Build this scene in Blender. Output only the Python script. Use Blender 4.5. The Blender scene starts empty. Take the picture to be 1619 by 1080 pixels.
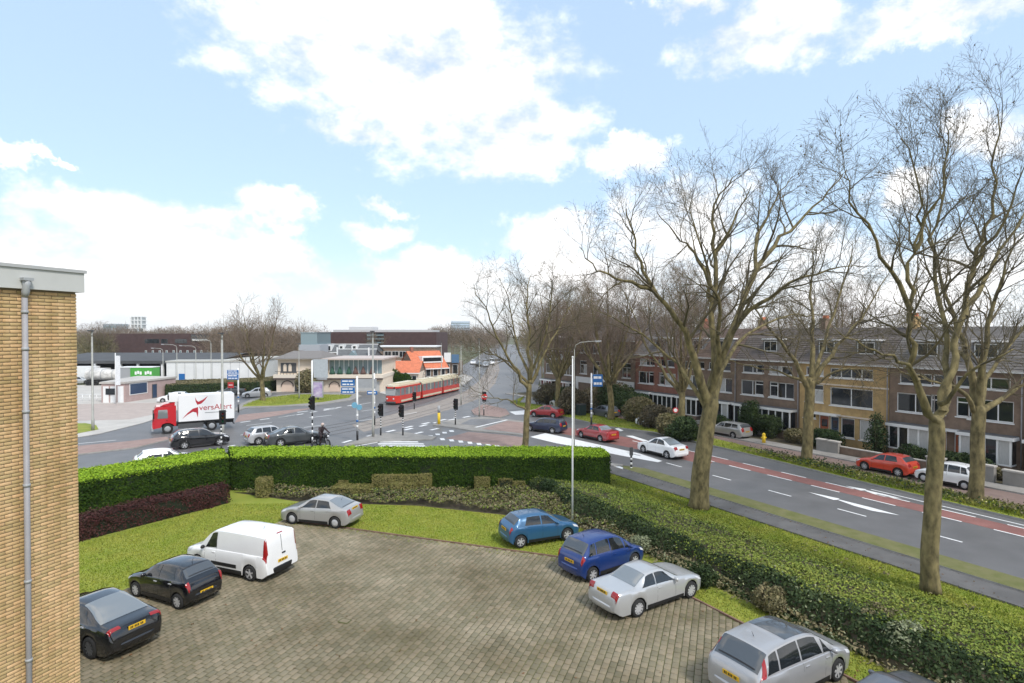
import bpy, bmesh, math, random
import numpy as np
from mathutils import Vector, Matrix
R = math.radians
SC = bpy.context.scene
COL = SC.collection

# ------------------------------------------------------------------ camera
# photo is 1619 x 1080; horizon at row 527, focal length about 920 of its pixels, eye 10 m above ground
FPX, CX, CY, EYE = 920.0, 809.5, 540.0, 10.0
PITCH = math.atan(13 / 920)
cam = bpy.data.cameras.new('camera')
cam_ob = bpy.data.objects.new('camera', cam)
COL.objects.link(cam_ob)
cam_ob.location = (0, 0, EYE)
cam_ob.rotation_euler = (R(90) - PITCH, 0, 0)
cam.sensor_width = 36.0
cam.lens = 36.0 * FPX / 1619.0
cam.clip_start = 0.1
cam.clip_end = 6000
SC.camera = cam_ob

# ------------------------------------------------------------------ light
SUN_EL, SUN_AZ = 50.0, 140.0          # azimuth clockwise from +Y
SKY_STRENGTH, SUN_STRENGTH = 0.10, 1.5
SC.view_settings.view_transform = 'Standard'
SC.view_settings.look = 'None'
SC.view_settings.gamma = 1.0
SC.view_settings.use_curve_mapping = False
SC.view_settings.exposure = 1.07
SC.cycles.use_denoising = True
SC.cycles.max_bounces = 6
SC.cycles.diffuse_bounces = 3
SC.cycles.glossy_bounces = 3
SC.cycles.transparent_max_bounces = 6

sun = bpy.data.lights.new('sun', 'SUN')
sun.energy = SUN_STRENGTH
sun.angle = R(10)
sun.color = (1.0, 0.955, 0.89)
sun_ob = bpy.data.objects.new('sun', sun)
COL.objects.link(sun_ob)
sd = Vector((math.sin(R(SUN_AZ)) * math.cos(R(SUN_EL)), math.cos(R(SUN_AZ)) * math.cos(R(SUN_EL)), math.sin(R(SUN_EL))))
sun_ob.rotation_euler = sd.to_track_quat('Z', 'Y').to_euler()
sun_ob.location = (0, 0, 60)


def px_dir(px, py):
    u = (px - CX) / FPX
    v = -(py - CY) / FPX
    c, s = math.cos(PITCH), math.sin(PITCH)
    return Vector((u, c + v * s, -s + v * c))


def G(px, py, z=0.0):
    """point of height z seen at a pixel of the photograph"""
    d = px_dir(px, py)
    t = (z - EYE) / d.z
    return Vector((d.x * t, d.y * t, z))


def D(px, py, y):
    """point at depth y seen at a pixel"""
    d = px_dir(px, py)
    t = y / d.y
    return Vector((d.x * t, y, EYE + d.z * t))


def make_world():
    w = bpy.data.worlds.new('World')
    SC.world = w
    w.use_nodes = True
    nt = w.node_tree
    N, Lk = nt.nodes, nt.links
    N.clear()

    def math_n(op, a, b=None, c=None, clamp=False):
        n = N.new('ShaderNodeMath')
        n.operation = op
        n.use_clamp = clamp
        for i, x in enumerate((a, b, c)):
            if x is None:
                continue
            if isinstance(x, (int, float)):
                n.inputs[i].default_value = x
            else:
                Lk.new(x, n.inputs[i])
        return n.outputs[0]

    def dot(v, vec):
        n = N.new('ShaderNodeVectorMath')
        n.operation = 'DOT_PRODUCT'
        Lk.new(v, n.inputs[0])
        n.inputs[1].default_value = vec
        return n.outputs['Value']

    def smooth(x, a, b):
        n = N.new('ShaderNodeMapRange')
        n.interpolation_type = 'SMOOTHSTEP'
        Lk.new(x, n.inputs['Value'])
        n.inputs['From Min'].default_value = a
        n.inputs['From Max'].default_value = b
        return n.outputs['Result']

    tc = N.new('ShaderNodeTexCoord')
    nm = N.new('ShaderNodeVectorMath')
    nm.operation = 'NORMALIZE'
    Lk.new(tc.outputs['Generated'], nm.inputs[0])
    v = nm.outputs[0]
    sky = N.new('ShaderNodeTexSky')
    sky.sky_type = 'NISHITA'
    sky.sun_disc = False
    sky.sun_elevation = R(SUN_EL)
    sky.sun_rotation = R(SUN_AZ)
    sky.air_density = 1.0
    sky.dust_density = 0.6
    sky.ozone_density = 1.0
    # clouds: the heaps seen ahead, given as directions with angular radii, plus the same broken cover all round
    blobs = [(560, 50, 225, 105), (700, 130, 215, 125), (790, 215, 150, 75), (585, 215, 100, 32), (430, 10, 110, 70),
             (985, 247, 70, 34), (1205, 50, 130, 68), (1100, 0, 70, 25), (1490, 15, 150, 48), (15, 245, 55, 26), (74, 240, 22, 14), (128, 256, 18, 10),
             (418, 326, 66, 38), (200, 375, 200, 70), (330, 410, 150, 62), (60, 390, 140, 70), (215, 450, 270, 55),
             (600, 372, 62, 22), (610, 330, 50, 14), (690, 430, 150, 40), (720, 470, 230, 40), (880, 375, 72, 52), (920, 420, 120, 60),
             (1075, 345, 120, 70), (1000, 440, 130, 60), (1240, 420, 160, 60), (1430, 300, 60, 40), (1330, 480, 200, 50), (1560, 210, 60, 40), (1580, 400, 120, 60)]
    wn = N.new('ShaderNodeTexNoise')
    wn.inputs['Scale'].default_value = 14.0
    wn.inputs['Detail'].default_value = 6.0
    wn.inputs['Roughness'].default_value = 0.65
    Lk.new(v, wn.inputs['Vector'])
    wc = N.new('ShaderNodeVectorMath')
    wc.operation = 'SUBTRACT'
    Lk.new(wn.outputs['Color'], wc.inputs[0])
    wc.inputs[1].default_value = (0.5, 0.5, 0.5)
    ws = N.new('ShaderNodeVectorMath')
    ws.operation = 'MULTIPLY_ADD'
    Lk.new(wc.outputs[0], ws.inputs[0])
    ws.inputs[1].default_value = (0.16, 0.16, 0.11)
    Lk.new(v, ws.inputs[2])
    vw = ws.outputs[0]
    tot = None
    for (bx, by, rx, ry) in blobs:
        c = px_dir(bx, by).normalized()
        t1 = Vector((c.y, -c.x, 0)).normalized()
        t2 = t1.cross(c)
        if t2.z < 0:
            t2 = -t2
        k = px_dir(bx, by).length
        a, b = rx / FPX / k, ry / FPX / k
        e = math_n('POWER', dot(vw, t1 / a), 2)
        f = math_n('POWER', dot(vw, t2 / b), 2)
        m = math_n('SUBTRACT', 1.0, math_n('ADD', e, f))
        front = math_n('GREATER_THAN', dot(v, c), 0.2)
        m = math_n('SUBTRACT', math_n('MULTIPLY', math_n('ADD', m, 3.0), front), 3.0)
        tot = m if tot is None else math_n('SMOOTH_MAX', tot, m, 0.25)
    nz = N.new('ShaderNodeTexNoise')
    nz.inputs['Scale'].default_value = 9.0
    nz.inputs['Detail'].default_value = 9.0
    nz.inputs['Roughness'].default_value = 0.62
    mp = N.new('ShaderNodeMapping')
    mp.inputs['Scale'].default_value = (1, 1, 1.7)
    Lk.new(v, mp.inputs[0])
    Lk.new(mp.outputs[0], nz.inputs['Vector'])
    nf = math_n('SUBTRACT', nz.outputs['Fac'], 0.5)
    seen = math_n('ADD', tot, math_n('MULTIPLY', nf, 4.2))
    seen = smooth(seen, -0.4, 1.3)
    # the cover behind and beside the view, same sort of clouds
    n2 = N.new('ShaderNodeTexNoise')
    n2.inputs['Scale'].default_value = 2.6
    n2.inputs['Detail'].default_value = 9.0
    n2.inputs['Roughness'].default_value = 0.55
    Lk.new(mp.outputs[0], n2.inputs['Vector'])
    rest = smooth(n2.outputs['Fac'], 0.46, 0.6)
    away = smooth(dot(v, (0, 1, 0)), 0.62, 0.45)
    cl = math_n('MAXIMUM', seen, math_n('MULTIPLY', rest, away))
    sep = N.new('ShaderNodeSeparateXYZ')
    Lk.new(v, sep.inputs[0])
    el = sep.outputs['Z']
    hz = smooth(el, 0.14, -0.02)
    # cloud tone: bright tops, slightly grey bases
    shade = math_n('MULTIPLY_ADD', nz.outputs['Fac'], 1.3, 0.22)
    ccol = N.new('ShaderNodeVectorMath')
    ccol.operation = 'SCALE'
    ccol.inputs[0].default_value = (7.4, 7.3, 7.25)
    Lk.new(shade, ccol.inputs['Scale'])

    def mix(fac, a, b):
        n = N.new('ShaderNodeMix')
        n.data_type = 'RGBA'
        if isinstance(fac, float):
            n.inputs[0].default_value = fac
        else:
            Lk.new(fac, n.inputs[0])
        for s, x in ((6, a), (7, b)):
            if isinstance(x, tuple):
                n.inputs[s].default_value = x
            else:
                Lk.new(x, n.inputs[s])
        return n.outputs[2]
    blue = mix(0.66, sky.outputs[0], (3.35, 4.42, 5.65, 1))          # thin veil of high cloud
    c1 = mix(math_n('MULTIPLY', hz, 0.9), blue, (5.6, 5.6, 5.6, 1))
    c2 = mix(cl, c1, ccol.outputs[0])
    bg = N.new('ShaderNodeBackground')
    bg.inputs['Strength'].default_value = SKY_STRENGTH
    Lk.new(c2, bg.inputs['Color'])
    out = N.new('ShaderNodeOutputWorld')
    Lk.new(bg.outputs[0], out.inputs['Surface'])


make_world()

# ------------------------------------------------------------------ helpers
MATS = {}


def mat(name, col, rough=0.7, metal=0.0, var=0.0, scale=6.0, bump=0.0, bscale=None, isl=0.0, col2=None, spec=0.5, coat=0.0, world=False, stretch=None):
    """procedural material: base colour, drift towards col2 (or lighter / darker) by noise, per-piece variation, fine bump"""
    if name in MATS:
        return MATS[name]
    m = bpy.data.materials.new(name)
    m.use_nodes = True
    nt = m.node_tree
    N, Lk = nt.nodes, nt.links
    b = N['Principled BSDF']
    b.inputs['Roughness'].default_value = rough
    b.inputs['Metallic'].default_value = metal
    b.inputs['Specular IOR Level'].default_value = 0.2 if ('leaf' in name or 'growth' in name or 'blade' in name) else spec
    b.inputs['Coat Weight'].default_value = coat
    b.inputs['Coat Roughness'].default_value = 0.04
    b.inputs['Base Color'].default_value = (*col, 1)
    out = None
    tc = N.new('ShaderNodeTexCoord')
    vec = tc.outputs['Object']
    if world:
        vec = N.new('ShaderNodeNewGeometry').outputs['Position']
    if stretch:
        mp = N.new('ShaderNodeMapping')
        mp.inputs['Scale'].default_value = stretch
        Lk.new(vec, mp.inputs[0])
        vec = mp.outputs[0]
    if var > 0 or col2:
        nz = N.new('ShaderNodeTexNoise')
        nz.inputs['Scale'].default_value = scale
        nz.inputs['Detail'].default_value = 6
        nz.inputs['Roughness'].default_value = 0.6
        Lk.new(vec, nz.inputs['Vector'])
        mr = N.new('ShaderNodeMapRange')
        mr.inputs['From Min'].default_value = 0.35
        mr.inputs['From Max'].default_value = 0.65
        Lk.new(nz.outputs['Fac'], mr.inputs['Value'])
        mx = N.new('ShaderNodeMix')
        mx.data_type = 'RGBA'
        Lk.new(mr.outputs['Result'], mx.inputs[0])
        c2 = col2 or tuple(min(1, c * (1 + var)) for c in col)
        c1 = col if col2 else tuple(c * (1 - var) for c in col)
        mx.inputs[6].default_value = (*c1, 1)
        mx.inputs[7].default_value = (*c2, 1)
        out = mx.outputs[2]
    if isl > 0:
        ge = N.new('ShaderNodeNewGeometry')
        oi = N.new('ShaderNodeObjectInfo')
        ad = N.new('ShaderNodeMath')
        ad.operation = 'ADD'
        Lk.new(ge.outputs['Random Per Island'], ad.inputs[0])
        Lk.new(oi.outputs['Random'], ad.inputs[1])
        fr = N.new('ShaderNodeMath')
        fr.operation = 'FRACT'
        Lk.new(ad.outputs[0], fr.inputs[0])
        ma = N.new('ShaderNodeMath')
        ma.operation = 'MULTIPLY_ADD'
        Lk.new(fr.outputs[0], ma.inputs[0])
        ma.inputs[1].default_value = 2 * isl
        ma.inputs[2].default_value = 1 - isl
        hs = N.new('ShaderNodeHueSaturation')
        if out is None:
            hs.inputs['Color'].default_value = (*col, 1)
        else:
            Lk.new(out, hs.inputs['Color'])
        Lk.new(ma.outputs[0], hs.inputs['Value'])
        hu = N.new('ShaderNodeMath')
        hu.operation = 'MULTIPLY_ADD'
        Lk.new(fr.outputs[0], hu.inputs[0])
        hu.inputs[1].default_value = -0.05 * min(1, isl * 2)
        hu.inputs[2].default_value = 0.5 + 0.025 * min(1, isl * 2)
        Lk.new(hu.outputs[0], hs.inputs['Hue'])
        out = hs.outputs[0]
    if out is not None:
        Lk.new(out, b.inputs['Base Color'])
    if bump > 0:
        n2 = N.new('ShaderNodeTexNoise')
        n2.inputs['Scale'].default_value = bscale or scale * 4
        n2.inputs['Detail'].default_value = 5
        Lk.new(vec, n2.inputs['Vector'])
        bp = N.new('ShaderNodeBump')
        bp.inputs['Strength'].default_value = bump
        bp.inputs['Distance'].default_value = 0.02
        Lk.new(n2.outputs['Fac'], bp.inputs['Height'])
        Lk.new(bp.outputs[0], b.inputs['Normal'])
    MATS[name] = m
    return m


def tag(o, label=None, cat=None, group=None, kind=None):
    if label:
        o['label'] = label
    if cat:
        o['category'] = cat
    if group:
        o['group'] = group
    if kind:
        o['kind'] = kind
    return o


def empty(name, loc=(0, 0, 0), rz=0.0, label=None, cat=None, group=None):
    o = bpy.data.objects.new(name, None)
    o.empty_display_size = 0.3
    COL.objects.link(o)
    o.location = loc
    o.rotation_euler = (0, 0, rz)
    return tag(o, label, cat, group)


def link(name, me, parent=None):
    o = bpy.data.objects.new(name, me)
    COL.objects.link(o)
    if parent is not None:
        o.parent = parent
    return o


def np_mesh(name, verts, faces, mats, mi=None, smooth=False):
    """faces: (n,k) int array, one k for all"""
    verts = np.asarray(verts, dtype=np.float32)
    faces = np.asarray(faces, dtype=np.int32)
    me = bpy.data.meshes.new(name)
    n, k = faces.shape
    me.vertices.add(len(verts))
    me.vertices.foreach_set('co', verts.ravel())
    me.loops.add(n * k)
    me.loops.foreach_set('vertex_index', faces.ravel())
    me.polygons.add(n)
    me.polygons.foreach_set('loop_start', np.arange(0, n * k, k, dtype=np.int32))
    me.polygons.foreach_set('loop_total', np.full(n, k, dtype=np.int32))
    if mi is not None:
        me.polygons.foreach_set('material_index', np.asarray(mi, dtype=np.int32))
    if smooth:
        me.polygons.foreach_set('use_smooth', np.ones(n, dtype=bool))
    for m in mats if isinstance(mats, (list, tuple)) else [mats]:
        me.materials.append(m)
    me.update(calc_edges=True)
    return me


class MB:
    """collects boxes, prisms, tubes ... and links them as one mesh object"""

    def __init__(s):
        s.v, s.f, s.m, s.sm = [], [], [], []

    def face(s, pts, m=0, sm=False):
        b = len(s.v)
        s.v += [tuple(p) for p in pts]
        s.f.append(tuple(range(b, b + len(pts))))
        s.m.append(m)
        s.sm.append(sm)
        return s

    def box(s, x0, x1, y0, y1, z0, z1, m=0):
        b = len(s.v)
        s.v += [(x0, y0, z0), (x1, y0, z0), (x1, y1, z0), (x0, y1, z0), (x0, y0, z1), (x1, y0, z1), (x1, y1, z1), (x0, y1, z1)]
        for q in ((0, 3, 2, 1), (4, 5, 6, 7), (0, 1, 5, 4), (1, 2, 6, 5), (2, 3, 7, 6), (3, 0, 4, 7)):
            s.f.append(tuple(b + i for i in q))
            s.m.append(m)
            s.sm.append(False)
        return s

    def bar(s, a, b, wx, wz, m=0, up=(0, 0, 1)):
        """box along a-b, wx wide sideways, wz along up"""
        a, b = Vector(a), Vector(b)
        d = (b - a).normalized()
        side = d.cross(Vector(up))
        if side.length < 1e-4:
            side = Vector((1, 0, 0))
        side.normalize()
        u = side.cross(d)
        k = len(s.v)
        for p in (a, b):
            for i, j in ((-1, -1), (1, -1), (1, 1), (-1, 1)):
                s.v.append(tuple(p + side * (i * wx / 2) + u * (j * wz / 2)))
        for q in ((0, 1, 2, 3), (7, 6, 5, 4), (0, 4, 5, 1), (1, 5, 6, 2), (2, 6, 7, 3), (3, 7, 4, 0)):
            s.f.append(tuple(k + i for i in q))
            s.m.append(m)
            s.sm.append(False)
        return s

    def prism(s, poly, z0, z1, m=0, mside=None):
        n = len(poly)
        ar = sum(poly[i][0] * poly[(i + 1) % n][1] - poly[(i + 1) % n][0] * poly[i][1] for i in range(n))
        if ar < 0:
            poly = list(reversed(poly))
        b = len(s.v)
        s.v += [(p[0], p[1], z0) for p in poly] + [(p[0], p[1], z1) for p in poly]
        s.f.append(tuple(range(b + n, b + 2 * n)))
        s.m.append(m)
        s.sm.append(False)
        s.f.append(tuple(reversed(range(b, b + n))))
        s.m.append(m)
        s.sm.append(False)
        for i in range(n):
            j = (i + 1) % n
            s.f.append((b + i, b + j, b + n + j, b + n + i))
            s.m.append(m if mside is None else mside)
            s.sm.append(False)
        return s

    def tube(s, pts, rad, n=8, m=0, cap=True, sm=True):
        pts = [Vector(p) for p in pts]
        if isinstance(rad, (int, float)):
            rad = [rad] * len(pts)
        b = len(s.v)
        pr = None
        for i, p in enumerate(pts):
            d = (pts[min(i + 1, len(pts) - 1)] - pts[max(i - 1, 0)]).normalized()
            ref = Vector((0, 0, 1)) if abs(d.z) < 0.9 else Vector((1, 0, 0))
            if pr is None:
                a = d.cross(ref).normalized()
            else:
                a = (pr - d * pr.dot(d)).normalized()
            pr = a
            c = d.cross(a)
            for k in range(n):
                t = 2 * math.pi * k / n
                s.v.append(tuple(p + (a * math.cos(t) + c * math.sin(t)) * rad[i]))
        for i in range(len(pts) - 1):
            for k in range(n):
                q = (k + 1) % n
                s.f.append((b + i * n + k, b + i * n + q, b + (i + 1) * n + q, b + (i + 1) * n + k))
                s.m.append(m)
                s.sm.append(sm)
        if cap:
            s.f.append(tuple(reversed(range(b, b + n))))
            s.f.append(tuple(range(b + (len(pts) - 1) * n, b + len(pts) * n)))
            s.m += [m, m]
            s.sm += [False, False]
        return s

    def cyl(s, x, y, z0, z1, r0, r1=None, n=12, m=0):
        return s.tube([(x, y, z0), (x, y, z1)], [r0, r0 if r1 is None else r1], n, m)

    def ball(s, c, r, n=8, m=0, sq=(1, 1, 1)):
        b = len(s.v)
        k = max(3, n // 2)
        for i in range(1, k):
            ph = math.pi * i / k
            for j in range(n):
                t = 2 * math.pi * j / n
                s.v.append((c[0] + r * sq[0] * math.sin(ph) * math.cos(t), c[1] + r * sq[1] * math.sin(ph) * math.sin(t), c[2] + r * sq[2] * math.cos(ph)))
        s.v += [(c[0], c[1], c[2] + r * sq[2]), (c[0], c[1], c[2] - r * sq[2])]
        top, bot = len(s.v) - 2, len(s.v) - 1
        for i in range(k - 2):
            for j in range(n):
                q = (j + 1) % n
                s.f.append((b + i * n + j, b + (i + 1) * n + j, b + (i + 1) * n + q, b + i * n + q))
                s.m.append(m)
                s.sm.append(True)
        for j in range(n):
            q = (j + 1) % n
            s.f.append((top, b + j, b + q))
            s.f.append((bot, b + (k - 2) * n + q, b + (k - 2) * n + j))
            s.m += [m, m]
            s.sm += [True, True]
        return s

    def mesh(s, name, mats):
        me = bpy.data.meshes.new(name)
        me.from_pydata(s.v, [], s.f)
        for q in mats if isinstance(mats, (list, tuple)) else [mats]:
            me.materials.append(q)
        me.polygons.foreach_set('material_index', s.m)
        me.polygons.foreach_set('use_smooth', s.sm)
        me.update()
        return me

    def build(s, name, mats, parent=None):
        return link(name, s.mesh(name, mats), parent)


def sheet(name, poly, z, m, kind='structure', parent=None):
    b = MB()
    n = len(poly)
    ar = sum(poly[i][0] * poly[(i + 1) % n][1] - poly[(i + 1) % n][0] * poly[i][1] for i in range(n))
    if ar < 0:
        poly = list(reversed(poly))
    b.face([(p[0], p[1], z) for p in poly])
    return tag(b.build(name, m, parent), kind=kind)


def slab(name, poly, z0, z1, m, mk=None, kind='structure', parent=None):
    b = MB().prism(poly, z0, z1, 0, 1 if mk else 0)
    return tag(b.build(name, [m, mk] if mk else m, parent), kind=kind)


def PX(*pts):
    return [tuple(G(x, y).xy) for x, y in pts]


# street frame: along = away from the viewer down the street, across = towards the row of houses
TH = R(29.5)
SD = Vector((-math.sin(TH), math.cos(TH)))
SN = Vector((math.cos(TH), math.sin(TH)))


def ST(s, t, z=None):
    p = SN * s + SD * t
    return (p.x, p.y) if z is None else Vector((p.x, p.y, z))


# car-park frame
LA = R(20)
LD = Vector((math.sin(LA), math.cos(LA)))      # along the wall, away
LN = Vector((math.cos(LA), -math.sin(LA)))     # to the viewer's right


def LT(a, b, z=None):
    p = LD * a + LN * b
    return (p.x, p.y) if z is None else Vector((p.x, p.y, z))


# ------------------------------------------------------------------ materials
M = dict(
    asphalt=mat('asphalt', (0.135, 0.131, 0.130), 0.48, var=0.12, scale=0.55, bump=0.25, bscale=40),
    asphalt2=mat('asphalt_worn', (0.17, 0.17, 0.175), 0.9, var=0.10, scale=0.4, bump=0.25, bscale=40),
    red_asphalt=mat('red_asphalt', (0.235, 0.105, 0.09), 0.9, var=0.14, scale=0.8, bump=0.2, bscale=40),
    pink_paving=mat('pink_paving', (0.29, 0.205, 0.18), 0.9, var=0.12, scale=1.2, bump=0.2, bscale=30),
    concrete=mat('pale_concrete', (0.46, 0.435, 0.40), 0.9, var=0.1, scale=0.5, bump=0.15, bscale=20),
    pavement=mat('pavement', (0.27, 0.255, 0.235), 0.9, var=0.12, scale=0.9, bump=0.2, bscale=30),
    dark_pavement=mat('wet_pavement', (0.115, 0.11, 0.105), 0.75, var=0.2, scale=0.8, bump=0.2, bscale=30),
    kerb=mat('kerb', (0.33, 0.32, 0.30), 0.85, var=0.15, scale=2, bump=0.2),
    white_line=mat('road_paint', (0.74, 0.74, 0.73), 0.7, var=0.07, scale=3),
    grass=mat('grass_ground', (0.185, 0.235, 0.022), 0.95, col2=(0.265, 0.275, 0.042), scale=0.7, bump=0.4, bscale=30),
    grass_blade=mat('grass_blade', (0.18, 0.25, 0.022), 0.8, col2=(0.29, 0.295, 0.05), scale=0.5, isl=0.3),
    moss=mat('mossy_strip', (0.115, 0.125, 0.034), 0.95, col2=(0.165, 0.158, 0.065), scale=1.5, bump=0.4, bscale=25),
    soil=mat('soil', (0.06, 0.045, 0.03), 0.95, col2=(0.085, 0.075, 0.035), scale=1.2, bump=0.5, bscale=18),
    field=mat('open_ground', (0.09, 0.105, 0.045), 0.95, col2=(0.13, 0.12, 0.07), scale=0.02),
    joint=mat('mossy_joint', (0.05, 0.052, 0.022), 0.95, col2=(0.12, 0.125, 0.04), scale=0.45),
    paver=mat('paver', (0.135, 0.109, 0.060), 0.85, col2=(0.275, 0.235, 0.158), scale=0.24, isl=0.2, world=True, bump=0.25, bscale=30),
    white=mat('white_paint', (0.78, 0.78, 0.77), 0.5, var=0.03, scale=2),
    offwhite=mat('cream_render', (0.68, 0.58, 0.47), 0.8, var=0.06, scale=1),
    grey=mat('grey_paint', (0.33, 0.34, 0.35), 0.5, var=0.06, scale=2),
    dgrey=mat('dark_grey', (0.07, 0.072, 0.075), 0.6, var=0.1, scale=2),
    black=mat('black_plastic', (0.012, 0.012, 0.013), 0.5),
    steel=mat('galvanised_steel', (0.34, 0.34, 0.31), 0.55, metal=0.3, var=0.12, scale=3),
    glass=mat('dark_window_glass', (0.018, 0.022, 0.026), 0.06, spec=0.9),
    carglass=mat('car_glass', (0.25, 0.27, 0.28), 0.04, metal=0.32, spec=0.9),
    hatchglass=mat('tinted_hatch_glass', (0.10, 0.11, 0.12), 0.04, metal=0.3, spec=0.8),
    sideglass=mat('dark_car_glass', (0.014, 0.017, 0.019), 0.04, spec=0.8),
    paleglass=mat('pale_window_glass', (0.20, 0.27, 0.29), 0.1, spec=0.8),
    curtain=mat('curtained_glass', (0.46, 0.46, 0.45), 0.25, spec=0.6, var=0.15, scale=9, stretch=(6, 6, 0.3)),
    rubber=mat('tyre_rubber', (0.018, 0.018, 0.018), 0.85),
    tram_paving=mat('tram_paving', (0.28, 0.245, 0.215), 0.9, var=0.12, scale=1.0, bump=0.2, bscale=30),
    alloy=mat('alloy_rim', (0.52, 0.52, 0.53), 0.35, metal=0.25),
    plate=mat('yellow_plate', (0.75, 0.46, 0.02), 0.5),
    redlamp=mat('red_lamp', (0.30, 0.010, 0.011), 0.12, spec=0.8),
    clearlamp=mat('clear_lamp', (0.62, 0.63, 0.65), 0.1, spec=0.9),
    orange=mat('orange_lamp', (0.6, 0.2, 0.02), 0.2),
    bark=mat('plane_bark', (0.066, 0.054, 0.022), 0.9, col2=(0.235, 0.19, 0.085), scale=4.0, bump=0.6, bscale=9, stretch=(1, 1, 0.45)),
    twig=mat('twig_bark', (0.078, 0.063, 0.038), 0.9, col2=(0.135, 0.11, 0.058), scale=0.7, isl=0.15),
    twig_brown=mat('brown_twigs', (0.15, 0.108, 0.078), 0.9, col2=(0.21, 0.16, 0.11), scale=0.3, isl=0.2),
    hedge_core=mat('hedge_core', (0.012, 0.02, 0.007), 0.95),
    hedge_leaf=mat('hedge_leaf', (0.019, 0.045, 0.003), 0.85, col2=(0.034, 0.070, 0.005), scale=0.8, isl=0.35),  # dark base keeps the shade of the hedge sides in the colour
    hedge_tip=mat('hedge_lit_growth', (0.215, 0.345, 0.016), 0.8, col2=(0.28, 0.41, 0.03), scale=0.7, isl=0.25),  # young growth, brightened further to paint the hedge top as lit
    box_leaf=mat('box_leaf', (0.15, 0.15, 0.04), 0.7, col2=(0.21, 0.185, 0.07), scale=3, isl=0.3),
    red_leaf=mat('red_leaf', (0.050, 0.018, 0.015), 0.8, col2=(0.075, 0.032, 0.026), scale=2, isl=0.35),
    ivy=mat('ivy_leaf', (0.125, 0.18, 0.027), 0.8, col2=(0.20, 0.24, 0.048), scale=0.6, isl=0.4),
    ivy_dark=mat('shrub_leaf', (0.025, 0.045, 0.014), 0.7, col2=(0.052, 0.075, 0.026), scale=0.9, isl=0.4),
    ivy_yellow=mat('yellow_cover_leaf', (0.175, 0.235, 0.03), 0.8, col2=(0.265, 0.255, 0.055), scale=0.8, isl=0.3),
    olive=mat('olive_leaf', (0.145, 0.135, 0.055), 0.7, col2=(0.195, 0.165, 0.095), scale=0.7, isl=0.4),
    pale_leaf=mat('pale_leaf', (0.21, 0.23, 0.13), 0.5, isl=0.3),
    evergreen=mat('evergreen_leaf', (0.02, 0.042, 0.013), 0.6, col2=(0.045, 0.07, 0.022), scale=1.0, isl=0.35),
    brown_shrub=mat('winter_shrub', (0.085, 0.07, 0.045), 0.9, col2=(0.12, 0.10, 0.05), scale=0.9, isl=0.3),
    flower=mat('flower', (0.75, 0.7, 0.3), 0.7),
    blue_sign=mat('blue_sign', (0.015, 0.13, 0.38), 0.4),
    red_sign=mat('red_sign', (0.55, 0.03, 0.03), 0.4),
    yellow=mat('yellow_paint', (0.75, 0.5, 0.02), 0.5),
    brick_brown=mat('brown_brick', (0.205, 0.145, 0.105), 0.9, var=0.2, scale=1.6, bump=0.3, bscale=14),
    brick_red=mat('red_brick', (0.26, 0.115, 0.08), 0.9, var=0.18, scale=1.6, bump=0.3, bscale=14),
    brick_yellow=mat('yellow_brick', (0.44, 0.30, 0.135), 0.9, var=0.16, scale=1.8, bump=0.3, bscale=14),
    brick_dark=mat('purple_brick', (0.075, 0.042, 0.04), 0.9, var=0.15, scale=0.8, bump=0.2),
    roof_tile=mat('grey_roof_tile', (0.125, 0.105, 0.095), 0.85, var=0.18, scale=1.5, bump=0.4, bscale=9),
    roof_tile2=mat('brown_roof_tile', (0.15, 0.105, 0.085), 0.85, var=0.2, scale=1.5, bump=0.4, bscale=9),
    roof_tile3=mat('pale_roof_tile', (0.18, 0.165, 0.155), 0.85, var=0.2, scale=1.2, bump=0.4, bscale=9),
    slate=mat('slate_roof', (0.115, 0.12, 0.125), 0.8, var=0.15, scale=1.5),
    red_tile=mat('orange_roof_tile', (0.56, 0.17, 0.085), 0.85, var=0.14, scale=1.8, bump=0.4, bscale=8),
)

# ------------------------------------------------------------------ ground, roads
tag(sheet('ground', [(-1700, -150), (1700, -150), (1700, 1700), (-1700, 1700)], -0.06, M['field']), kind='structure')
# main carriageway and the whole junction
road_poly = [ST(29.4, -25), ST(29.4, 33.2)] + PX((937, 729), (900, 721)) + [(-3, 47.2), (-14, 47.0), (-23, 44.5), (-32, 40.5), (-60, 27), (-110, 30), (-110, 90), (-60, 118), (-20, 118), (-15.5, 160), (-13, 520), (14, 520), (9, 160), (5, 112), (8, 85)] + PX((905, 655), (1050, 690)) + [ST(40.6, 34), ST(39.4, 22), ST(38.6, 10), ST(38.2, -25)]
road = sheet('road', road_poly, 0.0, M['asphalt'])


def mark(pts, z=0.008, m='white_line', name='road_marking'):
    b = MB()
    n = len(pts)
    ar = sum(pts[i][0] * pts[(i + 1) % n][1] - pts[(i + 1) % n][0] * pts[i][1] for i in range(n))
    if ar < 0:
        pts = list(reversed(pts))
    b.face([(p[0], p[1], z) for p in pts])
    return tag(b.build(name, M[m], road), kind='structure')


def dash(a, b, w, z=0.008, m='white_line'):
    a, b = Vector(a).to_2d(), Vector(b).to_2d()
    d = (b - a).normalized()
    n = Vector((-d.y, d.x)) * (w / 2)
    mark([a + n, a - n, b - n, b + n], z, m)


def dashes(pts, on, off, w, z=0.008):
    pts = [Vector(p).to_2d() for p in pts]
    acc = 0.0
    for a, b in zip(pts, pts[1:]):
        L = (b - a).length
        d = (b - a) / L
        s = -acc
        while s < L:
            p, q = max(0, s), min(L, s + on)
            if q - p > 0.15:
                dash(a + d * p, a + d * q, w, z)
            s += on + off
        acc = (L - s) + on + off if s > L else 0
        acc = (L + acc) % (on + off) if False else (on + off) - (s - L)


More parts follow.
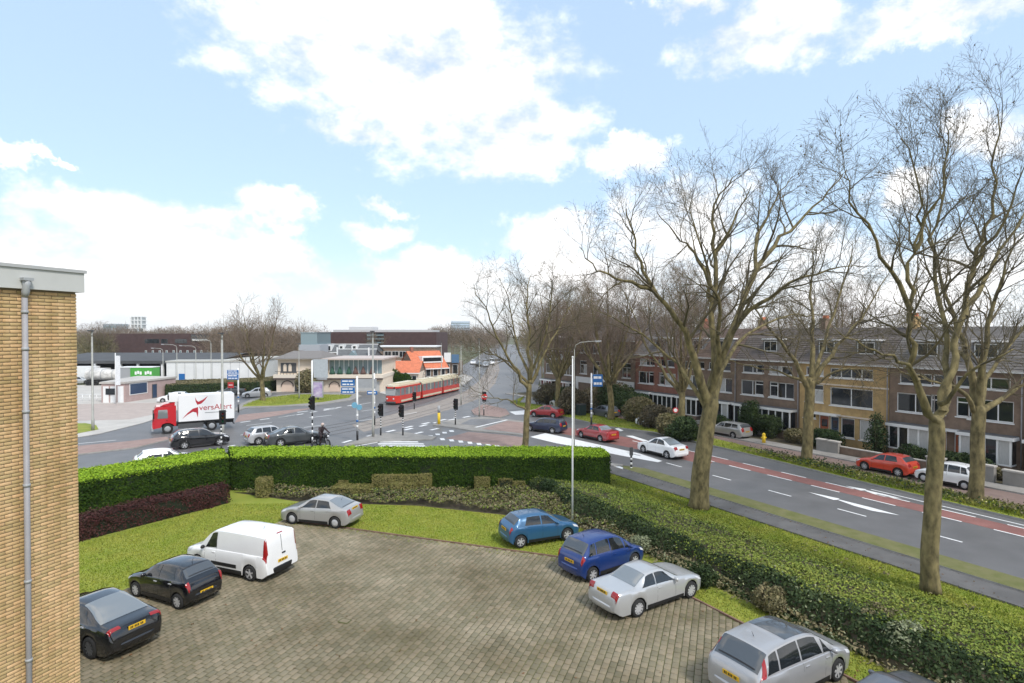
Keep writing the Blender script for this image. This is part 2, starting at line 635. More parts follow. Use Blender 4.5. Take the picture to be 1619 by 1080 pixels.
# the street on the right: red cycle lane, lane lines, arrows
mark([ST(35.95, -20), ST(37.4, -20), ST(37.4, 40), ST(36.6, 47), ST(35.2, 47), ST(35.95, 40)], 0.004, 'red_asphalt', 'cycle_lane')
for s_, on, off in ((32.4, 1.6, 2.9), (35.9, 1.9, 1.4), (37.45, 1.9, 1.4)):
    t = -18
    while t < 38:
        dash(ST(s_, t), ST(s_, t + on), 0.13)
        t += on + off
dash(ST(38.0, 12), ST(38.3, 21), 0.12)
for s_, t0, t1 in ((34.2, 17.2, 22.6), (37.75, 18.9, 22.3)):
    L = t1 - t0
    mark([ST(s_, t1), ST(s_ + .30, t1 - L * .34), ST(s_ + .09, t1 - L * .36), ST(s_ - .09, t1 - L * .36), ST(s_ - .30, t1 - L * .34)])
    mark([ST(s_ + .09, t1 - L * .37), ST(s_ + .12, t0 + L * .3), ST(s_, t0), ST(s_ - .48, t0 + L * .22), ST(s_ - .42, t0 + L * .42), ST(s_ - .09, t1 - L * .37)])
# white splitter and edge of the slip lane
mark(PX((838, 691), (862, 685), (905, 694), (965, 707), (1010, 717), (1047, 729), (1040, 731), (985, 721), (930, 710), (880, 701)), 0.008)
mark(PX((933, 726), (940, 725), (985, 739), (988, 743), (960, 737)), 0.008)
mark(PX((989, 689), (1000, 689), (1028, 698), (1020, 699)), 0.008)
mark(PX((972, 678), (978, 677), (986, 681), (981, 682)), 0.008)
mark(PX((805, 651), (838, 648), (845, 655), (815, 656)), 0.008)
dashes(PX((1000, 697), (1060, 712)), 1.6, 1.4, 0.14)
mark(PX((880, 684), (960, 700), (1060, 722), (1120, 736), (1128, 730), (1060, 712), (985, 693), (900, 676)), 0.0015, 'red_asphalt', 'cycle_lane')
# left approach: lines
dashes(PX((120, 702), (250, 690), (430, 668), (560, 652), (640, 640)), 3, 4.5, 0.16)
dashes(PX((380, 688), (480, 676), (580, 664), (660, 652)), 2.5, 4, 0.16)
dashes(PX((440, 660), (520, 648), (590, 636), (660, 622)), 2.5, 4.5, 0.16)
dashes(PX((380, 668), (470, 656), (560, 640)), 1.2, 1.2, 0.3)
for q in range(3):
    dash(G(470 + q * 42, 652 - q * 5), G(487 + q * 42, 650 - q * 5), 0.3)
dashes(PX((640, 680), (690, 668), (760, 655)), 1.3, 1.3, 0.4)
dashes(PX((655, 686), (690, 678), (720, 671)), 1.3, 1.3, 0.4)
dashes(PX((580, 690), (660, 672), (720, 660)), 1.3, 1.6, 0.4)
dash(G(360, 706), G(372, 704), 0.3)
dash(G(440, 716), G(452, 713), 0.3)
dash(G(455, 712), G(480, 706), 0.25)
dash(G(542, 700), G(556, 696), 0.35)
dash(G(560, 706), G(600, 699), 0.2)
# pink paved cycle crossing with block markings
mark(PX((704, 693), (740, 683), (790, 687), (832, 692), (826, 709), (815, 709)), 0.004, 'pink_paving', 'cycle_crossing')
for i in range(9):
    x = 699 + i * 14.5
    y = 694.5 + i * 1.9
    mark(PX((x - 4, y - 1.6), (x + 3, y - 1.6), (x + 5, y + 1.6), (x - 2, y + 1.6)), 0.009)
for i in range(4):
    x = 681 + i * 11
    y = 689.5 - i * 2.6
    mark(PX((x - 4, y - 1.2), (x + 3, y - 1.2), (x + 4, y + 1.2), (x - 3, y + 1.2)), 0.009)
# zebra
for y, x0, x1 in ((702.0, 597, 669), (705.3, 599, 672), (708.6, 602, 675), (698.8, 596, 660)):
    mark(PX((x0, y - 0.9), (x1, y - 0.9), (x1 + 2, y + 0.9), (x0 + 1, y + 0.9)))
# tram bed with rails
bed = PX((556, 672), (630, 652), (690, 636), (735, 619), (758, 602), (772, 580), (779, 568), (787, 568), (790, 585), (783, 606), (762, 629), (710, 648), (650, 664), (575, 683))
mark(bed, 0.004, 'tram_paving', 'tram_bed')


def off_line(pts, k):
    out = []
    for i, p in enumerate(pts):
        a, b = Vector(pts[max(0, i - 1)]), Vector(pts[min(len(pts) - 1, i + 1)])
        d = (b - a).normalized()
        out.append(Vector(p) + Vector((-d.y, d.x)) * k)
    return out


TR1 = PX((480, 682), (560, 668), (620, 652.5), (680, 636.5), (722, 621.5), (750, 604), (767, 584), (776, 570))
TR2 = PX((500, 690), (570, 676), (640, 661), (700, 645), (745, 628), (770, 608), (781, 588), (784, 570))
for tr in (TR1, TR2):
    for k in (-0.72, 0.72):
        b = MB()
        pts = [Vector((p.x, p.y, 0.012)) for p in off_line(tr, k)]
        for a, c in zip(pts, pts[1:]):
            b.bar(a, c, 0.09, 0.02)
        tag(b.build('tram_rail', mat('rail_steel', (0.16, 0.14, 0.13), 0.4, metal=0.6), road), kind='structure')
# raised islands and pavements (real kerbs)
KB = M['kerb']
slab('pavement', PX((545, 705), (560, 699), (592, 688), (634, 684), (690, 692), (684, 695.5), (640, 697.5), (598, 699)), -0.02, 0.11, M['pavement'], KB)
slab('pavement', PX((684, 673), (692, 668), (760, 660), (800, 664), (835, 668), (835, 690), (800, 686.5), (745, 682), (715, 677)), -0.02, 0.11, M['pavement'], KB)
sheet('pavement', PX((728, 672), (745, 664), (790, 664), (797, 668), (770, 676)), 0.115, M['asphalt'])
sheet('pavement', PX((762, 680), (802, 667), (833, 670), (833, 688), (800, 684)), 0.115, M['pink_paving'])
dash(G(752, 677.5), G(802, 665.5), 0.3, 0.125)
slab('pavement', PX((750, 657), (745, 650), (764, 640), (800, 648), (806, 656), (790, 661)), -0.02, 0.11, M['pink_paving'], KB)
# pavement and yard on the far side of the junction
slab('yard', PX((60, 612), (262, 604), (262, 622), (300, 641), (262, 657), (228, 669), (160, 686), (60, 703)), -0.02, 0.06, M['concrete'], KB)
sheet('yard', PX((60, 641), (262, 637), (262, 652), (205, 664), (60, 668)), 0.066, mat('rosy_paving', (0.40, 0.335, 0.30), 0.9, var=0.08, scale=0.8))
sheet('lawn', PX((60, 672), (135, 670), (152, 673), (156, 680), (120, 687), (60, 694)), 0.075, M['grass'])
slab('pavement', PX((50, 714), (120, 707), (200, 699.5), (264, 692), (267, 696), (215, 709), (120, 720), (50, 727)), -0.02, 0.10, M['pink_paving'], KB)
slab('pavement', PX((366, 653), (392, 645), (500, 641), (556, 633), (572, 627), (560, 621), (470, 622), (400, 631), (380, 640)), -0.02, 0.11, M['pavement'], KB)
slab('lawn', PX((383, 644), (440, 642.5), (510, 637), (552, 630), (556, 626), (470, 625), (412, 632)), 0.10, 0.16, M['grass'])
mark(PX((371, 668), (378, 656), (470, 647), (498, 645), (440, 657)), 0.004, 'pink_paving', 'cycle_crossing')
slab('pavement', PX((690, 622), (640, 631), (600, 622), (612, 612), (700, 602), (735, 592), (748, 597), (735, 608)), -0.02, 0.09, M['concrete'], KB)
slab('pavement', PX((560, 616), (600, 612), (700, 598), (728, 588), (690, 590), (610, 600), (440, 606), (300, 612), (300, 622), (420, 621)), -0.02, 0.05, M['concrete'], KB)

# right: verges, side street, pavement, gardens
isl = PX((806, 637), (838, 651), (900, 661), (960, 675)) + [ST(41.2, 44), ST(40.7, 34), ST(39.5, 22), ST(38.7, 10), ST(38.3, -25), ST(40.6, -25), ST(40.9, 8), ST(42.4, 30), ST(44.0, 42), ST(44.5, 62), ST(42.0, 72)] + PX((830, 627))
slab('verge', isl, -0.02, 0.10, M['grass'], KB)
slab('side_street', [ST(40.7, -25), ST(41.0, 8), ST(42.5, 30), ST(44.1, 42), ST(44.6, 84), ST(46.2, 84), ST(45.2, 42), ST(45.2, -25)], -0.03, -0.002, mat('side_street_brick', (0.205, 0.145, 0.125), 0.9, var=0.12, scale=1.5, bump=0.25, bscale=20))
slab('pavement', [ST(45.2, -25), ST(45.2, 42), ST(46.2, 84), ST(47.3, 84), ST(46.8, 42), ST(46.8, -25)], -0.02, 0.10, M['pavement'], KB)
slab('garden_ground', [ST(46.82, -25), ST(46.82, 42), ST(47.32, 84), ST(60, 84), ST(60, -25)], -0.02, 0.09, M['soil'])

# near side: pavement along the street, mossy strip, planting strip
slab('pavement', [ST(26.5, -25), ST(26.5, 34), ST(25.4, 38), ST(26.6, 38), ST(28.0, 34), ST(28.0, -25)], -0.02, 0.05, M['dark_pavement'])
slab('verge', [ST(28.02, -25), ST(28.02, 33.0), ST(28.6, 33.6), ST(29.38, 32.2), ST(29.38, -25)], -0.02, 0.12, M['moss'], KB)
slab('pavement', [ST(25.4, 38.02), ST(26.6, 38.02), ST(28.0, 34.02), ST(28.9, 34.0)] + PX((937, 731), (900, 723)) + [(-3, 46.9), (-14, 46.7), (-23, 44.2), (-32, 40.2), (-34, 39.2), (-26, 38), (-21, 41.3), (-5, 42.5), (6.5, 42.5)], -0.02, 0.10, M['pavement'], KB)
sheet('lawn', [(-75, 8), (-75, 31), (-40, 36.0), (-26, 37.9), (-21, 41.2), (6.6, 42.4)] + [ST(25.3, 37.5), ST(26.48, 33.9), ST(26.48, -25), (-10, -20)], -0.03, M['grass'])

# ------------------------------------------------------------------ car park of 30 cm pavers
def inv_lot(p):
    return LD.dot(Vector(p)), LN.dot(Vector(p))


lot_corners = [Vector((-12.25, 31.0)), Vector((5.1, 24.7)), Vector(ST(16.75, -8)), Vector((9, -4)), Vector((-21.5, 4.0))]
lot = sheet('car_park', lot_corners, 0.0, M['joint'])


def inside(p, poly):
    c = False
    n = len(poly)
    for i in range(n):
        a, b = poly[i], poly[(i + 1) % n]
        if (a[1] > p[1]) != (b[1] > p[1]) and p[0] < (b[0] - a[0]) * (p[1] - a[1]) / (b[1] - a[1]) + a[0]:
            c = not c
    return c


def in_view(p, margin=40):
    y = p[1]
    if y < 1:
        return False
    px = CX + FPX * p[0] / y
    py = 527 + FPX * (EYE - (p[2] if len(p) > 2 else 0)) / y
    return -margin < px < 1619 + margin and py < 1080 + margin


rng = random.Random(5)
PS, PB, PG = 0.30, 0.22, 0.0115
hw, hl = (PB - PG * 2) / 2, (PS - PG * 2) / 2


def paver_geo(h=0.018, bev=0.012):
    v = []
    for r_, z in ((hw, -0.01), (hw, h - 0.008), (hw - bev, h)):
        l_ = r_ + hl - hw
        v += [(-r_, -l_, z), (r_, -l_, z), (r_, l_, z), (-r_, l_, z)]
    f = []
    for k in (0, 4):
        for i in range(4):
            j = (i + 1) % 4
            f.append((k + i, k + j, k + 4 + j, k + 4 + i))
    f.append((8, 9, 10, 11))
    return np.array(v), np.array(f)


pv, pf = paver_geo()
cells = []
for ia in range(0, 125):
    for ib in range(-145, 82):
        a = ia * PS
        b = ib * PB
        a2 = a + (PS / 2 if ib % 2 else 0)
        p = LT(a2, b)
        if inside(p, lot_corners) and in_view((p[0], p[1], 0), 60):
            cells.append(p)
cells.sort(key=lambda p: p[1])
me = np_mesh('paver', pv, pf, M['paver'])
big = [p for p in cells if in_view((p[0], p[1], 0), 0)][:295]
bigset = set(big)
for p in big:
    o = link('paver', me, lot)
    o.location = (p[0], p[1], rng.uniform(-0.003, 0.004))
    o.rotation_euler = (rng.uniform(-0.012, 0.012), rng.uniform(-0.012, 0.012), -LA + rng.uniform(-0.02, 0.02))
rest = np.array([p for p in cells if p not in bigset])
nr = len(rest)
ang = -LA + np.random.default_rng(1).uniform(-0.02, 0.02, nr)
rz = np.random.default_rng(2)
tx, ty, dz = rz.uniform(-0.015, 0.015, nr), rz.uniform(-0.015, 0.015, nr), rz.uniform(-0.004, 0.004, nr)
V = np.zeros((nr, 12, 3))
V[:, :, 0] = rest[:, 0:1] + pv[None, :, 0] * np.cos(ang)[:, None] - pv[None, :, 1] * np.sin(ang)[:, None]
V[:, :, 1] = rest[:, 1:2] + pv[None, :, 0] * np.sin(ang)[:, None] + pv[None, :, 1] * np.cos(ang)[:, None]
V[:, :, 2] = pv[None, :, 2] + dz[:, None] + pv[None, :, 0] * tx[:, None] + pv[None, :, 1] * ty[:, None]
Fq = (pf[None] + (np.arange(nr) * 12)[:, None, None]).reshape(-1, 4)
o = tag(link('paver_field', np_mesh('paver_field', V.reshape(-1, 3), Fq, M['paver']), lot), kind='stuff')
# edging kerb stones along the street side and the far side of the car park
edge = mat('edging_stone', (0.20, 0.12, 0.085), 0.9, var=0.2, scale=2)
for (a, b) in ((Vector((-12.25, 31.0)), Vector((5.1, 24.7))), (Vector((5.1, 24.7)), Vector(ST(16.75, 2)))):
    d = (b - a).normalized()
    L = (b - a).length
    n = Vector((d.y, -d.x))
    k = 0.0
    while k < L:
        e = min(L, k + 0.98)
        mb = MB()
        mb.bar(Vector((*(a + d * k - n * 0.04), 0.015)), Vector((*(a + d * e - n * 0.04), 0.015)), 0.07, 0.09)
        tag(mb.build('edging_stone', edge, lot), kind='structure')
        k += 1.0
# drain covers set in the pavers
for (x, y) in ((545, 983),):
    p = G(x, y)
    mb = MB().box(-0.2, 0.2, -0.15, 0.15, 0.0, 0.03).box(-0.16, 0.16, -0.11, 0.11, 0.03, 0.033, 1)
    o = mb.build('drain_cover', [M['joint'], M['paver']], lot)
    o.location = (p.x, p.y, 0.004)
    o.rotation_euler = (0, 0, -LA)

# ------------------------------------------------------------------ the yellow-brick building at the left edge
BC = Vector((-8.3, 11.1))                           # its visible corner
bld = empty('apartment_building', (BC.x, BC.y, 0), -LA, 'yellow brick building with pale roof edge and grey drainpipe', 'building')
# local: y runs along the wall away from the viewer, x towards the car park; wall face at x=0, corner at y=0
WT = 10.78
mortar = mat('mortar', (0.22, 0.17, 0.115), 0.95, var=0.12, scale=3)
mb = MB().box(-9, -0.012, -13, -0.012, 0, WT)
mb.build('wall', mortar, bld)
BR = mat('yellow_wall_brick', (0.44, 0.285, 0.125), 0.85, col2=(0.60, 0.42, 0.215), scale=1.6, world=True, stretch=(2, 2, .3), isl=0.18, bump=0.2, bscale=40)
CH, BL, JT = 0.0625, 0.222, 0.012


def brick_geo(L):
    b = 0.003
    v = []
    for (x, e) in ((-0.03, 0), (-0.003, 0), (0, b)):
        v += [(x, -L / 2 + e, -CH / 2 + JT / 2 + e), (x, L / 2 - e, -CH / 2 + JT / 2 + e), (x, L / 2 - e, CH / 2 - JT / 2 - e), (x, -L / 2 + e, CH / 2 - JT / 2 - e)]
    f = []
    for k in (0, 4):
        for i in range(4):
            j = (i + 1) % 4
            f.append((k + i, k + j, k + 4 + j, k + 4 + i))
    f.append((8, 9, 10, 11))
    return np.array(v), np.array(f)


bricks = []
nrow = int(WT / CH)
for r_ in range(35, nrow):
    z = (r_ + 0.5) * CH
    y = 0.0
    first = True
    while y > -3.2:
        L = BL - JT
        if first and r_ % 2:
            L = BL / 2 - JT
        first = False
        bricks.append((y - L / 2 - 0.0, z, L))
        y -= L + JT
bme = np_mesh('brick', *brick_geo(BL - JT), BR)


def wall_px(y, z):
    p = BC + LD * y
    return CX + FPX * p.x / p.y, 527 + FPX * (EYE - z) / p.y, p.y


vis = []
for b_ in bricks:
    x, y, dist = wall_px(b_[0], b_[1])
    if 2 < x and y < 1078 and abs(b_[2] - (BL - JT)) < 1e-6:
        vis.append((dist, b_))
vis.sort(key=lambda q: q[0])
one = set(q[1] for q in vis[:298])
for b_ in one:
    o = link('brick', bme, bld)
    o.location = (rng.uniform(-0.0015, 0.0015), b_[0], b_[1])
vv, ff = [], []
k = 0
for b_ in bricks:
    if b_ in one:
        continue
    g, f = brick_geo(b_[2])
    g = g + np.array([rng.uniform(-0.0015, 0.0015), b_[0], b_[1]])
    vv.append(g)
    ff.append(f + k)
    k += 12
tag(link('brickwork', np_mesh('brickwork', np.concatenate(vv), np.concatenate(ff), BR), bld), kind='stuff')
fas = mat('pale_fascia', (0.50, 0.50, 0.48), 0.6, var=0.05, scale=1)
MB().box(-9.1, 0.09, -13, 0.09, WT + 0.0, WT + 0.36).build('fascia', fas, bld)
MB().box(-9.1, 0.12, -13, 0.12, WT + 0.362, WT + 0.42).build('roof_edge', mat('grey_capping', (0.40, 0.405, 0.40), 0.5), bld)
pipe = MB().tube([(0.075, -0.92, 0), (0.075, -0.92, WT + 0.02)], 0.045, 14).build('drainpipe', mat('grey_pipe', (0.30, 0.29, 0.30), 0.5, var=0.1, scale=2), bld)
MB().tube([(0.135, -0.92, WT + 0.16), (0.135, -0.92, WT + 0.06), (0.11, -0.92, WT - 0.06), (0.075, -0.92, WT - 0.14)], [0.06, 0.06, 0.055, 0.05], 12).box(0.06, 0.20, -1.0, -0.84, WT + 0.14, WT + 0.19).build('outlet', M['grey'], pipe)
for z in (4.2, 5.6, 7.3, 8.6, 9.7, 10.35):
    MB().tube([(0.075, -0.92, z), (0.075, -0.92, z + 0.05)], 0.056, 14).box(-0.01, 0.05, -0.935, -0.905, z + 0.01, z + 0.04).build('bracket', M['grey'], pipe)
for z in (6.55, 8.05, 5.05):
    mb = MB().box(0.0, 0.012, -1.9, -1.36, z, z + 0.035)
    mb.build('vent_strip', M['white'], bld)

# ------------------------------------------------------------------ vegetation builders
def leaf_quads(P, Nrm, size, rs, flat=0.5, aspect=0.6):
    """one quad per point, turned at random about its normal; returns verts, faces"""
    n = len(P)
    Nrm = Nrm + rs.normal(0, flat, (n, 3))
    Nrm /= np.linalg.norm(Nrm, axis=1)[:, None] + 1e-9
    ref = rs.normal(0, 1, (n, 3))
    a = np.cross(Nrm, ref)
    a /= np.linalg.norm(a, axis=1)[:, None] + 1e-9
    b = np.cross(Nrm, a)
    s = size * rs.uniform(0.6, 1.35, n)[:, None]
    a, b = a * s, b * s * aspect
    V = np.stack([P - a, P - b * 0.9 + a * 0.1, P + a, P + b * 0.9 + a * 0.1], 1).reshape(-1, 3)
    F = np.arange(4 * n).reshape(n, 4)
    return V, F


def fbm(x, y, seed=0, sc=1.0):
    r_ = np.random.default_rng(seed)
    out = 0
    for k in range(5):
        a = r_.uniform(0, 6.28, 4)
        f = sc * (1.7 ** k)
        out = out + (np.sin(x * f * math.cos(a[0]) + y * f * math.sin(a[0]) + a[1]) * np.sin(x * f * math.cos(a[2] + 1.3) + y * f * math.sin(a[2] + 1.3) + a[3])) / (1.35 ** k)
    return out / 2.2


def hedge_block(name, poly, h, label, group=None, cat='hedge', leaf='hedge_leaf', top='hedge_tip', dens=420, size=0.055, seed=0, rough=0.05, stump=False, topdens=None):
    """clipped hedge over a footprint polygon (world xy)"""
    rs = np.random.default_rng(seed)
    n = len(poly)
    ar = sum(poly[i][0] * poly[(i + 1) % n][1] - poly[(i + 1) % n][0] * poly[i][1] for i in range(n)) / 2
    if ar < 0:
        poly = list(reversed(poly))
    cx, cy = sum(p[0] for p in poly) / n, sum(p[1] for p in poly) / n
    root = empty(name, (cx, cy, 0), 0, label, cat, group)
    loc = [(p[0] - cx, p[1] - cy) for p in poly]
    ins = []
    for i in range(n):
        p0, p1, p2 = Vector(loc[i - 1]), Vector(loc[i]), Vector(loc[(i + 1) % n])
        d1, d2 = (p1 - p0).normalized(), (p2 - p1).normalized()
        nn = Vector((-d1.y, d1.x)) + Vector((-d2.y, d2.x))
        nn = nn / max(0.3, nn.length) if nn.length > 0 else nn
        ins.append(tuple(p1 + nn * 0.09))
    MB().prism(ins, -0.02, h - 0.08).build('stems', M['hedge_core'], root)
    P, Nn = [], []
    for i in range(n):
        a, b = np.array(loc[i]), np.array(loc[(i + 1) % n])
        L = np.linalg.norm(b - a)
        k = int(L * h * dens)
        t, z = rs.uniform(0, 1, k), rs.uniform(0, 1, k) ** 0.9 * h
        d = (b - a) / L
        nr_ = np.array([d[1], -d[0]])
        q = a + t[:, None] * (b - a)
        off = fbm(t * L * 1.3, z * 1.6, seed + i, 1.0) * rough * 1.6 + rs.normal(0, rough * 0.6, k) - 0.02
        # rounded top edge
        off = off - np.clip((z - (h - 0.18)) / 0.18, 0, 1) ** 2 * 0.10
        q = q + nr_ * off[:, None]
        P.append(np.column_stack([q, z]))
        Nn.append(np.column_stack([np.tile(nr_, (k, 1)), np.full(k, 0.35)]))
    Vs, Fs = leaf_quads(np.concatenate(P), np.concatenate(Nn), size, rs, 0.55)
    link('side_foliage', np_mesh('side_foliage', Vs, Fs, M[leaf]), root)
    xs, ys = [p[0] for p in loc], [p[1] for p in loc]
    k = int((max(xs) - min(xs)) * (max(ys) - min(ys)) * (topdens or dens) * 1.1)
    q = np.column_stack([rs.uniform(min(xs), max(xs), k), rs.uniform(min(ys), max(ys), k)])
    # vectorised point in polygon
    c = np.zeros(k, bool)
    for i in range(n):
        a, b = loc[i], loc[(i + 1) % n]
        if a[1] == b[1]:
            continue
        cond = ((a[1] > q[:, 1]) != (b[1] > q[:, 1])) & (q[:, 0] < (b[0] - a[0]) * (q[:, 1] - a[1]) / (b[1] - a[1]) + a[0])
        c ^= cond
    q = q[c]
    z = h - 0.05 + fbm(q[:, 0], q[:, 1], seed + 9, 1.1) * rough * 1.2 + rs.normal(0, rough * 0.7, len(q))
    Vs, Fs = leaf_quads(np.column_stack([q, z]), np.tile([0, 0, 1.0], (len(q), 1)), size, rs, 0.45)
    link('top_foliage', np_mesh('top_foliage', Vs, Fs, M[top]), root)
    return root


def bush_mesh(name, rx, ry, h, m, dens=900, size=0.06, seed=0, lobes=9, bottom=0.0):
    """uneven leafy crown: leaves spread through several overlapping lumps"""
    rs = np.random.default_rng(seed)
    P, Nn = [], []
    for i in range(lobes):
        a = rs.uniform(0, 6.283)
        rr = rs.uniform(0.0, 0.62)
        cz = rs.uniform(0.28, 0.68) * h
        c = np.array([rx * rr * math.cos(a), ry * rr * math.sin(a), bottom + cz])
        s = rs.uniform(0.38, 0.58)
        k = int(dens * rx * ry * s * s * 4)
        d = rs.normal(0, 1, (k, 3))
        d /= np.linalg.norm(d, axis=1)[:, None]
        rad = (rs.uniform(0, 1, k) ** 0.28)[:, None]
        q = c + d * rad * np.array([rx * s, ry * s, min(cz, h - cz) * 1.0 + 0.02])
        q[:, 2] = np.abs(q[:, 2])
        P.append(q)
        Nn.append(d)
    V, F = leaf_quads(np.concatenate(P), np.concatenate(Nn), size, rs, 0.7)
    return np_mesh(name, V, F, m)


BUSH_CACHE = {}


def bush(loc, rx, ry, h, m, label, cat='bush', group=None, seed=0, dens=900, size=0.06, name='bush', stems=True, rz=0.0):
    root = empty(name, loc, rz, label, cat, group)
    link('foliage', bush_mesh('foliage', rx, ry, h, M[m], dens, size, seed), root)
    if stems:
        rs = random.Random(seed)
        mb = MB()
        for i in range(7):
            a = rs.uniform(0, 6.28)
            r_ = rs.uniform(0.2, 0.6)
            mb.tube([(0.1 * math.cos(a), 0.1 * math.sin(a), -0.05), (rx * r_ * 0.5 * math.cos(a), ry * r_ * 0.5 * math.sin(a), h * 0.4), (rx * r_ * math.cos(a), ry * r_ * math.sin(a), h * 0.8)], [0.03, 0.02, 0.008], 5)
        mb.build('stems', M['twig'], root)
    return root


class Tubes:
    """fast collector of many tapered branches"""

    def __init__(s):
        s.v, s.f = [], []

    def add(s, pts, rad, n):
        v, f = s.v, s.f
        b = len(v)
        m = len(pts)
        d = pts[-1] - pts[0]
        ref = Vector((0.13, 0.31, 0.94)) if abs(d.z) < abs(d.x) + abs(d.y) else Vector((0.9, 0.37, 0.1))
        a = d.cross(ref)
        a.normalize()
        c = d.cross(a)
        c.normalize()
        for p, r_ in zip(pts, rad):
            for k in range(n):
                t = 6.28318 * k / n
                ct, st = math.cos(t) * r_, math.sin(t) * r_
                v.append((p.x + a.x * ct + c.x * st, p.y + a.y * ct + c.y * st, p.z + a.z * ct + c.z * st))
        for i in range(m - 1):
            o = b + i * n
            for k in range(n):
                q = (k + 1) % n
                f.append((o + k, o + q, o + n + q, o + n + k))

    def mesh(s, name, m):
        return np_mesh(name, s.v, s.f, m, smooth=True)


def rand_dir(r_, d, spread):
    """a direction turned from d by about spread radians"""
    ref = Vector((r_.gauss(0, 1), r_.gauss(0, 1), r_.gauss(0, 1)))
    a = d.cross(ref)
    if a.length < 1e-5:
        return d
    a.normalize()
    return (d * math.cos(spread) + a * math.sin(spread)).normalized()


def spline(pts, rad, sub=3):
    """Catmull-Rom through points"""
    out, ro = [], []
    n = len(pts)
    for i in range(n - 1):
        p0, p1, p2, p3 = pts[max(0, i - 1)], pts[i], pts[i + 1], pts[min(n - 1, i + 2)]
        for k in range(sub):
            t = k / sub
            out.append(0.5 * ((2 * p1) + (p2 - p0) * t + (2 * p0 - 5 * p1 + 4 * p2 - p3) * t * t + (3 * p1 - p0 - 3 * p2 + p3) * t ** 3))
            ro.append(rad[i] * (1 - t) + rad[i + 1] * t)
    out.append(pts[-1])
    ro.append(rad[-1])
    return out, ro


def branch_out(tb, r_, pts, rad, lvl, maxl, cfg, tips):
    """side branches along a limb, recursively"""
    n = len(pts)
    L = sum((pts[i + 1] - pts[i]).length for i in range(n - 1))
    num = cfg['num'][lvl]
    num = max(2, int(num * r_.uniform(0.75, 1.25) * (1 if lvl else min(1.4, L / cfg['ref']))))
    s0 = cfg['start'][lvl]
    for j in range(num):
        f = s0 + (1 - s0) * (j + r_.uniform(0, 1)) / num
        f = min(0.985, f)
        x = f * (n - 1)
        i = int(x)
        t = x - i
        p = pts[i].lerp(pts[i + 1], t)
        pr = rad[i] * (1 - t) + rad[i + 1] * t
        d = (pts[i + 1] - pts[i]).normalized()
        nd = rand_dir(r_, d, cfg['ang'][lvl] * r_.uniform(0.7, 1.3))
        nd.z += cfg['up'][lvl]
        nd.normalize()
        ln = cfg['len'][lvl] * (1.15 - 0.62 * f) * r_.uniform(0.6, 1.25)
        if lvl == 0:
            ln *= min(1.3, 0.45 + L / (2.2 * cfg['ref']))
        k = (6, 4, 3, 2)[lvl]
        r0 = min(pr * 0.72, cfg['rad'][lvl] * r_.uniform(0.8, 1.2))
        q, cur, dd = [p], p.copy(), nd
        for _ in range(k):
            dd = rand_dir(r_, dd, cfg['wig'] * r_.uniform(0.2, 1.0))
            dd.z += cfg['up'][lvl] * 0.35
            dd.normalize()
            cur = cur + dd * (ln / k)
            q.append(cur.copy())
        rr = [r0 + (cfg['tip'] - r0) * (m / k) ** 0.85 for m in range(k + 1)]
        tb.add(q, rr, (6, 4, 3, 3)[lvl])
        if lvl < maxl:
            branch_out(tb, r_, q, rr, lvl + 1, maxl, cfg, tips)
        else:
            tips.append(cur)


PLANE = dict(num=[8, 7, 5, 2], start=[0.22, 0.15, 0.15, 0.2], ang=[0.75, 0.7, 0.7, 0.7], up=[0.12, 0.12, 0.08, 0.05], len=[4.2, 2.3, 1.15, 0.5],
             rad=[0.105, 0.046, 0.021, 0.011], tip=0.0055, wig=0.33, ref=9.0)


